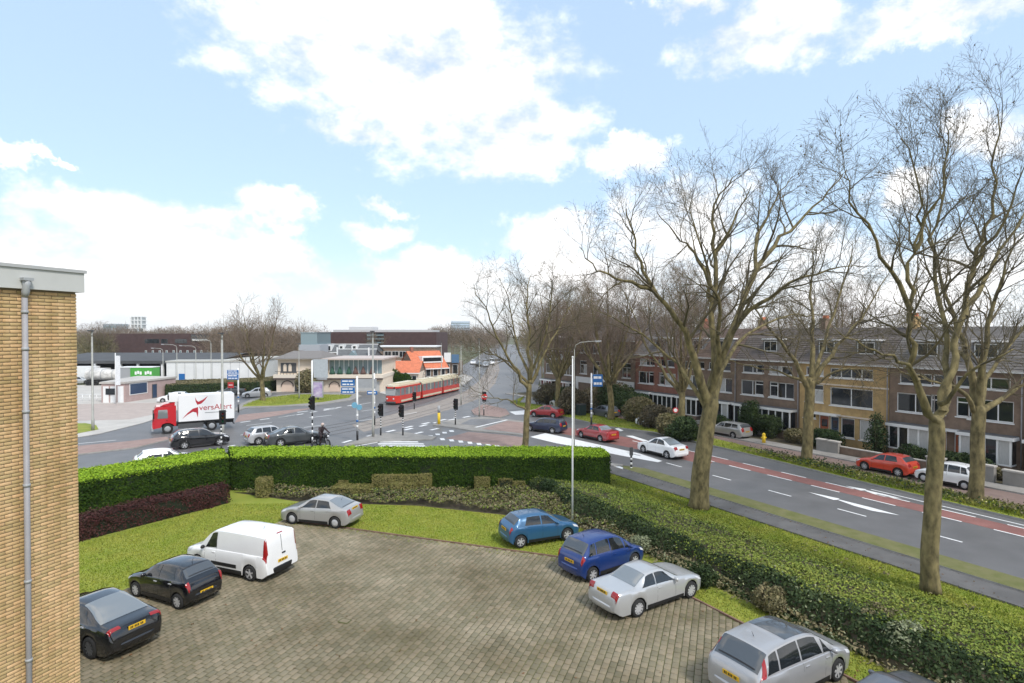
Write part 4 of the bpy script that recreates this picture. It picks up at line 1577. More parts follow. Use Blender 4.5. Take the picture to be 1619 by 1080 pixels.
make_car('hatchback', 'deep blue tall hatchback next to the silver coupe', 'car', pos, hd, 'mpv', 3.80, 1.69, 1.59, 2.48, .76, .30, P_BLUE, 'cars in the car park', plate_z=.48, spokes=7, tail='post', roof_c=.70)
pos, hd = by_wheels((1012, 976), (1092, 947), 'R', 1.76)
make_car('coupe', 'silver two door coupe with pale rear window and yellow plate', 'car', pos, hd, 'coupe', 4.49, 1.76, 1.37, 2.725, .76, .315, P_SILVER2, 'cars in the car park', plate_z=.64, spokes=10, roof_c=.655, antenna=False)
hp = Vector((0.855, 0.52)).normalized()
fw = G(1326, 1078).to_2d()
left = Vector((-hp.y, hp.x))
m_ = fw - hp * 2.73 / 2 + left * (1.83 / 2 - .02)
make_car('people_carrier', 'silver people carrier with dark glass roof and tall red lamps', 'car', (m_.x, m_.y), hp, 'mpv', 4.47, 1.83, 1.66, 2.73, .88, .32, P_SILVER, 'cars in the car park', plate_z=.50, spokes=7, tail='tall', roofglass=True, roof_c=.70)
m2 = m_ + Vector((hp.y, -hp.x)) * 2.75 + hp * 1.05 + Vector((-.55, -.62))
make_car('saloon_car', 'dark grey car with only its roof showing at the bottom edge', 'car', (m2.x, m2.y), hp, 'sedan', 4.5, 1.76, 1.44, 2.65, .86, .31, P_BGREY, 'cars in the car park')

# ------------------------------------------------------------------ vehicles on the roads
pos, hd = by_wheels((301, 711), (350, 703), 'R', 1.85)
make_car('suv_car', 'black estate car with roof rails below the red lorry', 'car', pos, (0.80, 0.60), 'suv', 4.65, 1.85, 1.62, 2.75, .88, .345, P_BLACK, 'cars waiting at the crossing', rails=True, plate_z=.5, detail=2, antenna=False)
pos, hd = by_rear((409, 704), 'R', 1.82, 2.65, (0.74, 0.67))
make_car('suv_car', 'light silver crossover waiting behind the dark grey coupe', 'car', pos, hd, 'suv', 4.35, 1.82, 1.58, 2.65, .85, .34, P_SILVER2, 'cars waiting at the crossing', antenna=False)
pos, hd = by_wheels((459, 707), (497, 699), 'R', 1.93)
make_car('suv_coupe', 'dark grey sloping coupe behind the motorcycle', 'car', pos, (0.83, 0.56), 'suvcoupe', 4.9, 1.93, 1.62, 2.93, .92, .36, P_GREY, 'cars waiting at the crossing', antenna=False)
p = G(262, 731)
make_car('estate_car', 'white car showing only its roof above the hedge', 'car', (p.x + 1.2, 43.0), (0.83, 0.56), 'hatch', 4.2, 1.75, 1.5, 2.6, .8, .31, P_WHITE, 'cars waiting at the crossing', detail=1)
pos, hd = by_wheels((1054, 725.5), (1017, 716.5), 'L', 1.75)
make_car('liftback_car', 'white liftback driving up the street beside the plane tree', 'car', pos, -SD * -1.0, 'fastback', 4.48, 1.75, 1.49, 2.70, .92, .315, P_WHITE, 'cars on the street', plate_z=.55, dark_trim=False, antenna=False)
pos, hd = by_rear((946, 699), 'L', 1.70, 2.6, SD)
make_car('saloon_car', 'red saloon following the navy estate car', 'car', pos, SD + Vector((-.1, 0)), 'sedan', 4.5, 1.72, 1.43, 2.65, .9, .31, P_RED, 'cars on the street', antenna=False)
pos, hd = by_wheels((869, 686), (838, 681.5), 'L', 1.70)
make_car('estate_car', 'navy blue estate car turning at the white splitter', 'car', pos, (-0.84, 0.54), 'estate', 4.4, 1.70, 1.45, 2.6, .85, .305, P_NAVY, 'cars on the street', antenna=False)
pos, hd = by_wheels((868, 661.5), (846.5, 659), 'L', 1.68)
make_car('hatchback', 'dark red hatchback beyond the navy estate car', 'car', pos, (-0.86, 0.5), 'liftback', 4.15, 1.68, 1.40, 2.55, .82, .30, P_RED, 'cars on the street', antenna=False)
pos, hd = by_rear((1164, 694), 'L', 1.76, 2.7, SD)
make_car('estate_car', 'silver estate parked by the green front garden hedge', 'car', (pos[0] - .3, pos[1] + .1), SD, 'estate', 4.6, 1.76, 1.45, 2.7, .88, .31, P_WARMSILVER, 'cars parked along the side street')
pos, hd = by_rear((1419, 754), 'L', 1.70, 2.28, SD)
make_car('hatchback', 'orange red hatchback parked along the side street', 'car', pos, SD, 'hatch', 3.75, 1.70, 1.43, 2.28, .74, .30, P_ORANGE, 'cars parked along the side street', spokes=7)
pos, hd = by_rear((1524, 775), 'L', 1.62, 2.36, SD)
make_car('hatchback', 'small white five door hatchback parked between two plane trees', 'car', pos, SD, 'mpv', 3.54, 1.60, 1.52, 2.35, .66, .28, P_WHITE, 'cars parked along the side street', spokes=0, roof_c=.74)
p = Vector(ST(43.6, 46.5))
make_car('hatchback', 'white hatchback parked behind the big plane trunk', 'car', (p.x, p.y), SD, 'hatch', 4.1, 1.72, 1.48, 2.55, .8, .31, P_WHITE, 'cars parked along the side street')
p = Vector(ST(43.9, 55.0))
make_car('hatchback', 'blue grey hatchback beyond the winter shrubs', 'car', (p.x, p.y), SD, 'hatch', 4.0, 1.72, 1.48, 2.5, .8, .31, P_BGREY, 'cars parked along the side street', detail=1)
p = Vector(ST(44.2, 64.5))
make_car('hatchback', 'silver hatchback far along the side street by the shop front', 'car', (p.x, p.y), SD, 'hatch', 4.0, 1.72, 1.48, 2.5, .8, .31, P_SILVER2, 'cars parked along the side street', detail=1)
p = G(402, 629)
make_car('estate_car', 'silver car parked in front of the clipped hedge by the young tree', 'car', (p.x, p.y + .9), (-0.93, -0.36), 'hatch', 4.3, 1.76, 1.5, 2.6, .84, .31, P_SILVER2, 'cars across the junction', detail=1)
p = G(350, 628)
make_car('saloon_car', 'grey car with roof showing above the lorry box', 'car', (p.x, p.y + 3), (-0.93, -0.36), 'sedan', 4.4, 1.74, 1.45, 2.6, .84, .31, P_GREY, 'cars across the junction', detail=1)
p = G(268, 637)
make_car('hatchback', 'white car turning in beside the pink gatehouse', 'car', (p.x, p.y + 1.2), (-0.95, -0.3), 'hatch', 4.2, 1.75, 1.48, 2.6, .84, .31, P_WHITE, 'cars across the junction', detail=1)
p = G(474, 618)
make_car('jeep', 'black and white off roader parked before the arched restaurant', 'car', (p.x, p.y + 1), (-0.2, -0.98), 'suv', 4.3, 1.8, 1.85, 2.5, .8, .36, P_BLACK, 'cars across the junction', detail=1)
for (x, y, pc, lab, kd) in ((126, 607, P_SILVER2, 'silver car parked at the mouth of the lorry yard', 'hatch'),
                            (748, 576, P_WHITE, 'white car far down the tram road, nearest the road sign', 'hatch'),
                            (757, 579, P_BLACK, 'black car far down the tram road', 'hatch'), (768, 580, P_SILVER, 'silver car far down the tram road', 'hatch'),
                            (778, 577, P_WHITE, 'white van far down the tram road', 'van')):
    p = G(x, y)
    make_car('distant_car', lab, 'car', (p.x, p.y), (0.95, 0.3) if x < 200 else (0.03, -1), kd, 4.3, 1.75, 1.5 if kd == 'hatch' else 2.1, 2.6, .84, .31, pc, 'cars in the distance', detail=0, antenna=False)

# red and white lorry
a, b = G(335, 680.5).to_2d(), G(265, 686).to_2d()
hT = (b - a).normalized()
lf = Vector((-hT.y, hT.x))
WB = (b - a).length
c_ = (a + b) / 2 + lf * -1.2 * -1 * -1
ctr = (a + b) / 2 - lf * 1.18
lorry = empty('lorry', (ctr.x, ctr.y, 0), math.atan2(hT.y, hT.x), 'red cab lorry with white box body and red swoosh', 'lorry')
f0, r0 = WB / 2, -WB / 2
RED = paint('lorry_red', (0.50, 0.014, 0.022))
mb = MB()
prof = [(f0 - .75, .75), (f0 + 1.22, .55), (f0 + 1.30, .75), (f0 + 1.28, 1.45), (f0 + 1.13, 2.45), (f0 + .95, 2.72), (f0 - .75, 2.76)]
arch = [(f0 + .58, .64), (f0 + .45, .98), (f0 + .15, 1.08), (f0 - .2, 1.06), (f0 - .5, .88), (f0 - .6, .72)]
poly = [prof[1]] + prof[2:] + [(f0 - .75, .75)] + arch[::-1]
for y0, y1 in ((-1.15, 1.15),):
    n = len(poly)
    b0 = len(mb.v)
    mb.v += [(x, y0 if z < 1.6 else y0 + .06, z) for x, z in poly] + [(x, y1 if z < 1.6 else y1 - .06, z) for x, z in poly]
    mb.f += [tuple(range(b0, b0 + n)), tuple(reversed(range(b0 + n, b0 + 2 * n)))]
    mb.m += [0, 0]
    mb.sm += [False, False]
    for i in range(n):
        j = (i + 1) % n
        mb.f.append((b0 + j, b0 + i, b0 + n + i, b0 + n + j))
        mb.m.append(0)
        mb.sm.append(False)
mb.build('cab', RED, lorry)
MB().face([(f0 + 1.275, -1.0, 1.56), (f0 + 1.275, 1.0, 1.56), (f0 + 1.155, .97, 2.42), (f0 + 1.155, -.97, 2.42)]).build('windscreen', M['carglass'], lorry)
for s in (1, -1):
    MB().face([(f0 + .85, s * 1.155, 1.55), (f0 + .78, s * 1.105, 2.4), (f0 - .0, s * 1.105, 2.4), (f0 - .05, s * 1.158, 1.55)]).build('side_window', M['carglass'], lorry)
    MB().box(f0 + 1.1, f0 + 1.25, min(s * 1.22, s * 1.42), max(s * 1.22, s * 1.42), 1.6, 2.15).build('wing_mirror', M['black'], lorry)
    MB().box(f0 + 1.15, f0 + 1.34, min(s * .62, s * 1.12), max(s * .62, s * 1.12), .62, .86).build('headlight', M['clearlamp'], lorry)
    MB().box(f0 + .0, f0 + .12, min(s * 1.14, s * 1.19), max(s * 1.14, s * 1.19), 1.3, 1.36).build('door_handle', M['black'], lorry)
MB().box(f0 + 1.2, f0 + 1.36, -1.13, 1.13, .34, .60).build('bumper', M['grey'], lorry)
w_ = MB()
for s0, s1 in ((-1.0, 1.0),):
    pts = [(f0 - .65, 2.77), (f0 + .6, 2.77), (f0 + .25, 2.95), (f0 - .65, 3.1)]
    w_.face([(x, s0, z) for x, z in pts])
    w_.face([(x, s1, z) for x, z in reversed(pts)])
    for i in range(4):
        j = (i + 1) % 4
        w_.face([(pts[j][0], s0, pts[j][1]), (pts[i][0], s0, pts[i][1]), (pts[i][0], s1, pts[i][1]), (pts[j][0], s1, pts[j][1])])
w_.build('wind_deflector', RED, lorry)
MB().box(f0 - .95, f0 - .15, -.95, .95, 3.12, 3.9).box(f0 - .15, f0 - .05, -.7, .7, 3.3, 3.75, 1).build('cooling_unit', [M['white'], M['black']], lorry)
X0, X1 = r0 - 2.1, f0 - .95
Z0, Z1 = 1.12, 3.72
MB().box(X0, X1, -1.25, 1.25, Z0, Z1).build('box_body', mat('lorry_white', (0.80, 0.80, 0.80), 0.35, coat=.3), lorry)
for s in (1, -1):
    sw = MB()
    y = s * 1.262
    # running-figure swoosh of two curved strokes
    def SW(pts):
        q = [(X1 - u * (X1 - X0), y, Z0 + w * (Z1 - Z0)) for u, w in (pts if s > 0 else pts)]
        sw.face(q if s > 0 else q[::-1])
    SW([(.06, .10), (.16, .33), (.25, .48), (.34, .53), (.345, .32), (.335, .12), (.31, .32), (.25, .36), (.16, .26)])
    SW([(.29, .93), (.30, .75), (.33, .62), (.40, .66), (.46, .78), (.52, .95), (.42, .80), (.35, .74), (.32, .78)])
    sw.build('swoosh', mat('swoosh_red', (0.42, 0.025, 0.04), 0.4), lorry)
    def words(txt, size, u, w, name, col):
        cu = bpy.data.curves.new(name, 'FONT')
        cu.body = txt
        cu.size = size
        cu.extrude = 0.004
        cu.materials.append(col)
        tmp = bpy.data.objects.new(name, cu)
        COL.objects.link(tmp)
        bpy.context.view_layer.update()
        me_ = bpy.data.meshes.new_from_object(tmp.evaluated_get(bpy.context.evaluated_depsgraph_get()))
        bpy.data.objects.remove(tmp)
        o = link(name, me_)
        o.parent = lorry
        if s > 0:      # side towards +y: reads from the rear... left to right is front to rear
            o.location = (X1 - u * (X1 - X0), 1.262, Z0 + w * (Z1 - Z0))
            o.rotation_euler = (R(90), 0, R(180))
        else:
            o.location = (X1 - (u + .60) * (X1 - X0), -1.262, Z0 + w * (Z1 - Z0))
            o.rotation_euler = (R(90), 0, 0)
    words('versAlert', .80, .36, .40, 'lettering', MATS['swoosh_red'])
    for q in range(2):
        MB().box(X1 - (.56 + .2 * q) * (X1 - X0) - .5, X1 - (.56 + .2 * q) * (X1 - X0) + .5, s * 1.252 if s > 0 else -1.26, 1.26 if s > 0 else -1.252, Z0 + .72, Z0 + .80).build('small_print', M['grey'], lorry)
MB().box(X0, f0 + .6, -.5, .5, .62, .98).box(X0 + .05, X1, -1.2, 1.2, .98, 1.118).build('chassis', M['black'], lorry)
MB().box(r0 + .75, f0 - .9, -1.16, -1.13, .45, .9).box(r0 + .75, f0 - .9, 1.13, 1.16, .45, .9).build('side_guard', M['dgrey'], lorry)
MB().box(X0 - .02, X0 + .05, -1.2, 1.2, .5, .62).build('rear_bumper', M['dgrey'], lorry)
for x in (f0, r0):
    for s in (1, -1):
        w2 = MB().tube([(0, -.15, 0), (0, -.12, 0), (0, .12, 0), (0, .15, 0)], [.44, .48, .48, .44], 20).build('wheel', M['rubber'], lorry)
        w2.location = (x, s * 1.03, .48)
        MB().tube([(0, s * .12, 0), (0, s * .155, 0), (0, s * .17, 0)], [.29, .28, .12], 16).build('rim', M['grey'], w2)
# ------------------------------------------------------------------ tram
a, b = G(629, 641).to_2d(), G(728, 617.5).to_2d()
hd = (a - b).normalized()          # towards its front
Ltot = (a - b).length
side = Vector((-hd.y, hd.x))       # left of travel; the side we see
if side.y > 0:
    side = -side
mid = (a + b) / 2 - side * 1.18
tram = empty('tram', (mid.x, mid.y, 0), math.atan2(hd.y, hd.x), 'red and cream articulated tram on the curved track', 'tram')
tram.scale = (1, 1, .9)
TRED = paint('tram_red', (0.60, 0.035, 0.022))
TCREAM = mat('tram_cream', (0.62, 0.56, 0.42), 0.5)
secs = 3
gap = .5
sl_ = (Ltot - gap * (secs - 1)) / secs
for k in range(secs):
    x1 = Ltot / 2 - k * (sl_ + gap)
    x0 = x1 - sl_
    yc = 0.0
    fr = .75 if k == 0 else 0.0
    rr = .5 if k == secs - 1 else 0.0
    def sec_poly(i):
        return [(x0 + rr * i, -1.18 + .1 * (i > 0) * 0), (x1 - fr * i, -1.18), (x1 - fr * i * .2 + 0, -.75), (x1, -.5), (x1, .5), (x1 - fr * i * .2, .75), (x1 - fr * i, 1.18), (x0 + rr * i, 1.18), (x0, .6), (x0, -.6)]
    pl = sec_poly(1)
    MB().prism(pl, .28, 1.42).build('lower_body', TRED, tram)
    MB().box(x0 + .3, x1 - fr - .2, -1.195, 1.195, .42, .72).build('cream_skirt', TCREAM, tram)
    ins = [(x * 1.0 - (.25 if (k == 0 and x > x1 - .3) else 0), y * .985) for x, y in pl]
    MB().prism(ins, 1.422, 2.56).build('window_band', M['carglass'], tram)
    nwin = int(sl_ / 1.25)
    for q in range(nwin + 1):
        x = x0 + .1 + (x1 - fr - x0 - .2) * q / nwin
        MB().box(x - .06, x + .06, -1.19, 1.19, 1.424, 2.56).build('window_post', TRED if q % 3 else TCREAM, tram)
    MB().prism(pl, 2.562, 2.80).build('roof_edge', TRED if k == 0 else TCREAM, tram)
    MB().prism([(x * 1.0, y * .8) for x, y in pl], 2.802, 3.05).build('roof', TCREAM, tram)
    MB().box(x0 + .8, x1 - 1.4, -.6, .6, 3.052, 3.3).build('roof_box', TCREAM, tram)
    for x in (x0 + 1.2, x1 - 1.4):
        MB().box(x - .75, x + .75, -1.05, 1.05, .02, .278).build('bogie', M['black'], tram)
    if k:
        MB().box(x1, x1 + gap, -1.0, 1.0, .4, 2.85).build('bellows', M['black'], tram)
x1 = Ltot / 2
MB().face([(x1 + .004, -.75, 1.5), (x1 + .004, .75, 1.5), (x1 - .22, .75, 2.5), (x1 - .22, -.75, 2.5)]).build('windscreen', M['carglass'], tram)
MB().box(x1 - .25, x1 + .0, -.7, .7, 2.57, 2.79).build('destination_sign', M['black'], tram)
for s in (1, -1):
    MB().ball((x1 + .01, s * .5, .95), .13, 10, 0, (.4, 1, 1)).build('headlight', M['clearlamp'], tram)
MB().box(x1 - .1, x1 + .12, -.8, .8, .3, .55).build('bumper', M['dgrey'], tram)
for k in range(1):
    MB().tube([(0, -.5, 3.3), (.9, 0, 4.1), (0, 0, 5.1)], .03, 5).tube([(0, .5, 3.3), (.9, 0, 4.1)], .03, 5).tube([(0, -.7, 5.1), (0, .7, 5.1)], .03, 5).build('pantograph', M['dgrey'], tram)

# box trailers and a tanker in the yard
def trailer(px, y0, L, Hh, col, lab, hd=(0.97, 0.1), tank=False):
    p = D(px, 600, y0)
    t = empty('lorry', (p.x, p.y, 0), math.atan2(hd[1], hd[0]), lab, 'lorry', 'lorries parked in the yard')
    if tank:
        MB().tube([(-L / 2, 0, 2.0), (-L / 2 + .25, 0, 2.0), (L / 2 - .25, 0, 2.0), (L / 2, 0, 2.0)], [.7, 1.05, 1.05, .7], 16).build('tank', col, t)
        for q in range(4):
            MB().tube([(-L / 2 + 1 + q * (L - 2) / 3, 0, 2.0), (-L / 2 + 1.1 + q * (L - 2) / 3, 0, 2.0)], 1.09, 16).build('tank_band', M['grey'], t)
    else:
        MB().box(-L / 2, L / 2, -1.25, 1.25, 1.1, Hh).build('box_body', col, t)
    MB().box(-L / 2, L / 2 + 1.6, -.5, .5, .7, 1.0).box(-L / 2 + .3, L / 2 - .4, -1.2, 1.2, .5, .68).build('chassis', M['black'], t)
    MB().prism([(L / 2 + .2, -1.2), (L / 2 + 2.1, -1.15), (L / 2 + 2.1, 1.15), (L / 2 + .2, 1.2)], .7, 2.9).build('cab', M['white'], t)
    MB().box(L / 2 + 2.1, L / 2 + 2.13, -1.05, 1.05, 1.7, 2.6).build('windscreen', M['carglass'], t)
    for x in (-L / 2 + 1, -L / 2 + 2.2, L / 2 + 1.2):
        for s in (1, -1):
            MB().tube([(x, s * 1.2, .5), (x, s * .9, .5)], .5, 14).build('wheel', M['rubber'], t)
    return t


trailer(172, 112, 8.0, 3.2, mat('worn_white', (0.55, 0.53, 0.50), 0.6, var=.3, scale=1.2), 'white tanker lorry parked under the depot roof', tank=True)
trailer(128, 118, 6.0, 3.3, M['white'], 'white box lorry parked beside the tanker')

# motorcycle with rider
p = G(511, 706)
mc = empty('motorcycle', (p.x, p.y, 0), R(-42), 'black motorcycle at the kerb beside the dark grey coupe', 'motorcycle')
for x, n_ in ((.72, 'front'), (-.72, 'rear')):
    t = MB()
    pts = [(x + .29 * math.cos(q * .3142), 0, .31 + .29 * math.sin(q * .3142)) for q in range(21)]
    t.tube(pts, .06, 8, cap=False)
    w2 = t.build('wheel', M['rubber'], mc)
    MB().tube([(x, -.03, .31), (x, .03, .31)], .2, 14).build('rim', M['grey'], w2)
MB().box(-.35, .3, -.14, .14, .3, .62).tube([(-.72, .1, .31), (.0, .12, .45)], .035, 6).tube([(-.72, -.1, .31), (.0, -.12, .45)], .035, 6).build('engine', M['dgrey'], mc)
MB().tube([(.72, .1, .31), (.42, .1, 1.0)], .03, 6).tube([(.72, -.1, .31), (.42, -.1, 1.0)], .03, 6).build('fork', M['grey'], mc)
MB().ball((.18, 0, .82), .24, 10, 0, (1.35, .75, .72)).ball((.55, 0, .95), .2, 10, 0, (.9, 1.1, 1.2)).build('fuel_tank', P_BLACK, mc)
MB().ball((-.38, 0, .80), .3, 10, 0, (1.3, .55, .32)).build('saddle', M['black'], mc)
MB().tube([(.38, -.38, 1.08), (.46, 0, 1.02), (.38, .38, 1.08)], .02, 6).build('handlebar', M['black'], mc)
MB().box(-.95, -.55, -.42, -.18, .5, .85).box(-.95, -.55, .18, .42, .5, .85).build('pannier', M['black'], mc)
MB().ball((.74, 0, .9), .1, 8, 0, (.6, 1, 1)).build('headlight', M['clearlamp'], mc)


def person(name, label, loc, rz, joints, radii, edges, head, mats_, helmet=None, hair=None, extra=None):
    """one continuous skinned body; cloth colours by height on the same mesh"""
    root = empty(name, loc, rz, label, 'person')
    me = bpy.data.meshes.new('body')
    me.from_pydata(joints, edges, [])
    o = link('body', me, root)
    sk = o.modifiers.new('skin', 'SKIN')
    sv = me.skin_vertices[0].data
    for i, r_ in enumerate(radii):
        sv[i].radius = (r_, r_)
    sv[0].use_root = True
    sb = o.modifiers.new('subd', 'SUBSURF')
    sb.levels = sb.render_levels = 2
    for m in mats_:
        me.materials.append(m)
    hd_ = MB().ball(head, .105, 14, 0, (1, .86, 1.2)).ball((head[0] + .1, head[1], head[2] - .01), .022, 6, 0).build('head', mat('skin', (0.55, 0.33, 0.24), 0.6), root)
    if helmet:
        MB().ball((head[0] - .01, head[1], head[2] + .02), .145, 14, 0, (1.08, .92, 1.05)).build('helmet', helmet, root)
        MB().ball((head[0] + .05, head[1], head[2] + .01), .118, 12, 0, (1, .9, .5)).build('visor', M['carglass'], root)
    return root


J = [(-.35, 0, .98), (-.30, 0, 1.2), (-.18, 0, 1.42), (-.12, 0, 1.52), (-.10, 0, 1.60),
     (-.15, .2, 1.44), (.02, .33, 1.22), (.28, .36, 1.10), (.37, .36, 1.09), (-.15, -.2, 1.44), (.02, -.33, 1.22), (.28, -.36, 1.10), (.37, -.36, 1.09),
     (-.32, .12, .96), (.12, .24, .86), (-.08, .23, .42), (.08, .23, .36), (-.32, -.12, .96), (.12, -.24, .86), (-.08, -.23, .42), (.08, -.23, .36)]
Rr = [.16, .17, .17, .08, .06, .09, .065, .05, .045, .09, .065, .05, .045, .11, .085, .065, .055, .11, .085, .065, .055]
Ed = [(0, 1), (1, 2), (2, 3), (3, 4), (2, 5), (5, 6), (6, 7), (7, 8), (2, 9), (9, 10), (10, 11), (11, 12), (0, 13), (13, 14), (14, 15), (15, 16), (0, 17), (17, 18), (18, 19), (19, 20)]
person('person', 'motorcyclist in dark riding clothes and pale helmet on the motorcycle', (p.x, p.y, 0), R(-42), J, Rr, Ed, (-.06, 0, 1.70), [mat('riding_clothes', (0.035, 0.022, 0.024), 0.7, var=.3, scale=4)],
       helmet=mat('pale_helmet', (0.55, 0.42, 0.36), 0.3)).scale = (1.12, 1.12, 1.12)
mc.scale = (1.12, 1.12, 1.12)

# ------------------------------------------------------------------ street furniture
def pole_base(px, py):
    q = G(px, py)
    return q


def zrow(px_y, y):
    """height of a photo row at depth y"""
    return D(CX, px_y, y).z


fp = G(905, 828)
fl = empty('flagpole', fp, 0, 'tall slim white flagpole behind the mid blue hatchback', 'flagpole')
hf = zrow(566, fp.y)
MB().tube([(0, 0, -.05), (0, 0, hf * .5), (0, 0, hf)], [.052, .046, .032], 12).build('pole', M['white'], fl)
MB().cyl(0, 0, 0, .12, .10).build('base', M['grey'], fl)
MB().ball((0, 0, hf + .04), .06, 8).build('finial', M['white'], fl)


def lamp(px, py, top, label, arm=(1.6, 0.3), r=.09, col='steel', double=False, name='street_lamp', group='street lamps', plain=False):
    q = G(px, py)
    h = zrow(top, q.y)
    t = empty(name, q, 0, label, 'street lamp', group)
    MB().tube([(0, 0, -.1), (0, 0, 1.2), (0, 0, 1.25), (0, 0, h - .6)], [r, r, r * .75, r * .55], 10).build('pole', M[col], t)
    if plain:
        MB().tube([(0, 0, h - .62), (0, 0, h - .05)], [r * .55, r * .5], 8).box(-.16, .16, -.5, .12, h - .05, h + .06, 1).build('lantern', [M[col], M['dgrey']], t)
        return t
    ds = [arm] + ([(-arm[0], -arm[1])] if double else [])
    for ax, ay in ds:
        MB().tube([(0, 0, h - .65), (ax * .06, ay * .06, h - .25), (ax * .3, ay * .3, h - .02), (ax, ay, h + .08)], r * .5, 8).build('arm', M[col], t)
        ln = MB()
        d = Vector((ax, ay, 0)).normalized()
        ln.bar(Vector((ax, ay, h + .07)), Vector((ax, ay, h + .1)) + d * .55, .18, .09)
        o = ln.build('lantern', M['grey'], t)
        MB().bar(Vector((ax, ay, h + .005)) + d * .1, Vector((ax, ay, h + .035)) + d * .5, .14, .03).build('lamp_glass', M['clearlamp'], o)
    return t


lamp(908, 718, 541, 'grey street lamp rising behind the long hedge with one arm', (1.7, .2), .055)
lamp(147, 681, 523, 'grey lamp post on the grass corner by the yard', r=.15, plain=True)
lamp(352, 692, 527, 'tall grey mast in front of the lorry box', r=.17, plain=True)
lamp(590, 692, 524, 'slim grey mast beside the blue direction signs', r=.12, plain=True)
for x, y, tp, lab, ar in ((729, 640, 540, 'pale mast standing beside the tram tail', (-1.2, .2)), (758, 660, 536, 'pale mast in front of the far road', (1.4, .4)),
                          (473, 632, 543, 'thin pale lamp post on the grass verge by the restaurant', (.5, .4)),
                          (258, 606, 551, 'pale lamp post at the end of the depot roof', (-1.5, -.4)), (280, 612, 545, 'bent lamp post behind the gatehouse', (-2.0, -.5)),
                          (310, 612, 547, 'bent lamp post above the white warehouse', (-2.2, -.5)), (334, 612, 537, 'taller lamp post above the white warehouse roof', (-2.6, -.5)),
                          (698, 604, 541, 'grey lamp post in front of the orange roofed house', (.4, 1.2)), (817, 640, 560, 'dark post on the grass tip behind the young plane', (.2, .6))):
    lamp(x, y, tp, lab, ar, .10 if y < 650 else .09, plain='mast' in lab or 'thin' in lab or 'orange' in lab)


def striped(mb, h, r, n=8, z0=0.0):
    for i in range(n):
        mb.cyl(0, 0, z0 + h * i / n, z0 + h * (i + 1) / n, r, r, 10, i % 2)


def signal(px, py, head_px, label, ht=None, face=(-.5, -.86), ext=None, side=-1, nstripe=9):
    q = G(px, py)
    zt = zrow(head_px, q.y)
    t = empty('traffic_light', q, math.atan2(face[1], face[0]), label, 'traffic light', 'traffic lights at the junction')
    hp_ = zt - .55
    mb = MB()
    mb.cyl(0, 0, -.05, .85, .075, .07, 10, 0)
    for i in range(nstripe):
        mb.cyl(0, 0, .85 + (hp_ - .85) * i / nstripe, .85 + (hp_ - .85) * (i + 1) / nstripe, .06, .06, 10, (i + 1) % 2)
    mb.cyl(0, 0, hp_, zt + .1, .055, .05, 10, 0)
    if ext:
        mb.cyl(0, 0, zt + .1, zrow(ext, q.y), .075, .065, 12, 1)
    mb.build('pole', [M['black'], M['white']], t)
    hd_ = MB().box(.06, .24, -.16 + side * .1, .16 + side * .1, zt - .5, zt + .5).box(.02, .06, -.26 + side * .1, .26 + side * .1, zt - .6, zt + .6).build('signal_head', M['black'], t)
    for i, c in enumerate(('red_dark', 'amber_dark', 'green_dark')):
        cc = {'red_dark': (.16, .01, .01), 'amber_dark': (.16, .07, .0), 'green_dark': (.0, .10, .04)}[c]
        MB().tube([(.235, side * .1, zt + .3 - .3 * i), (.25, side * .1, zt + .3 - .3 * i)], .1, 12).build('lens', mat(c, cc, .2), hd_)
        MB().tube([(.24, side * .1, zt + .33 - .3 * i), (.42, side * .1, zt + .36 - .3 * i)], .105, 10, cap=False).build('hood', M['black'], hd_)
    return t


signal(494, 712, 637, 'traffic light low on a tall white mast by the motorcycle', ext=570, side=1)
signal(602, 690, 648, 'traffic light on a striped post beside the grey mast', side=1)
signal(637, 690, 650, 'traffic light on a striped post at the far end of the zebra', side=-1)
signal(720, 673, 639, 'traffic light on a striped post by the yellow bollard', side=1)
signal(350, 716, 660, 'traffic light on a striped post before the lorry box', side=1, face=(.5, -.86))
signal(655, 647, 627, 'small striped signal post beside the tram flank', side=1)
signal(765, 658, 627, 'signal post with round red board on the paved island', side=1)
q = G(765, 658)
rs_ = empty('road_sign', (q.x, q.y - .1, zrow(627, q.y)), R(-70), 'round red sign board hung on the signal post of the paved island', 'road sign')
MB().tube([(0.22, 0, 0), (0.25, 0, 0)], .36, 18).build('sign_board', M['red_sign'], rs_)
MB().box(.25, .256, -.28, .28, -.06, .06).build('bar', M['white'], rs_)
# white panel sign on the mast by the motorcycle (back of a board)
q = G(494, 712)
z0, z1 = zrow(597, q.y), zrow(568, q.y)
sg = empty('direction_sign', (q.x + .1, q.y - .02, 0), 0, 'pale back of a square board high on the white mast', 'sign', 'direction signs')
MB().box(.05, 1.25, .0, .04, z0 - .0, z1).build('board', mat('sign_back', (.42, .45, .48), .5, var=.08), sg)
MB().box(.05, 1.25, .045, .075, z0 + .7, z0 + .76).box(.05, 1.25, .045, .075, z1 - .76, z1 - .70).build('rail', M['grey'], sg)


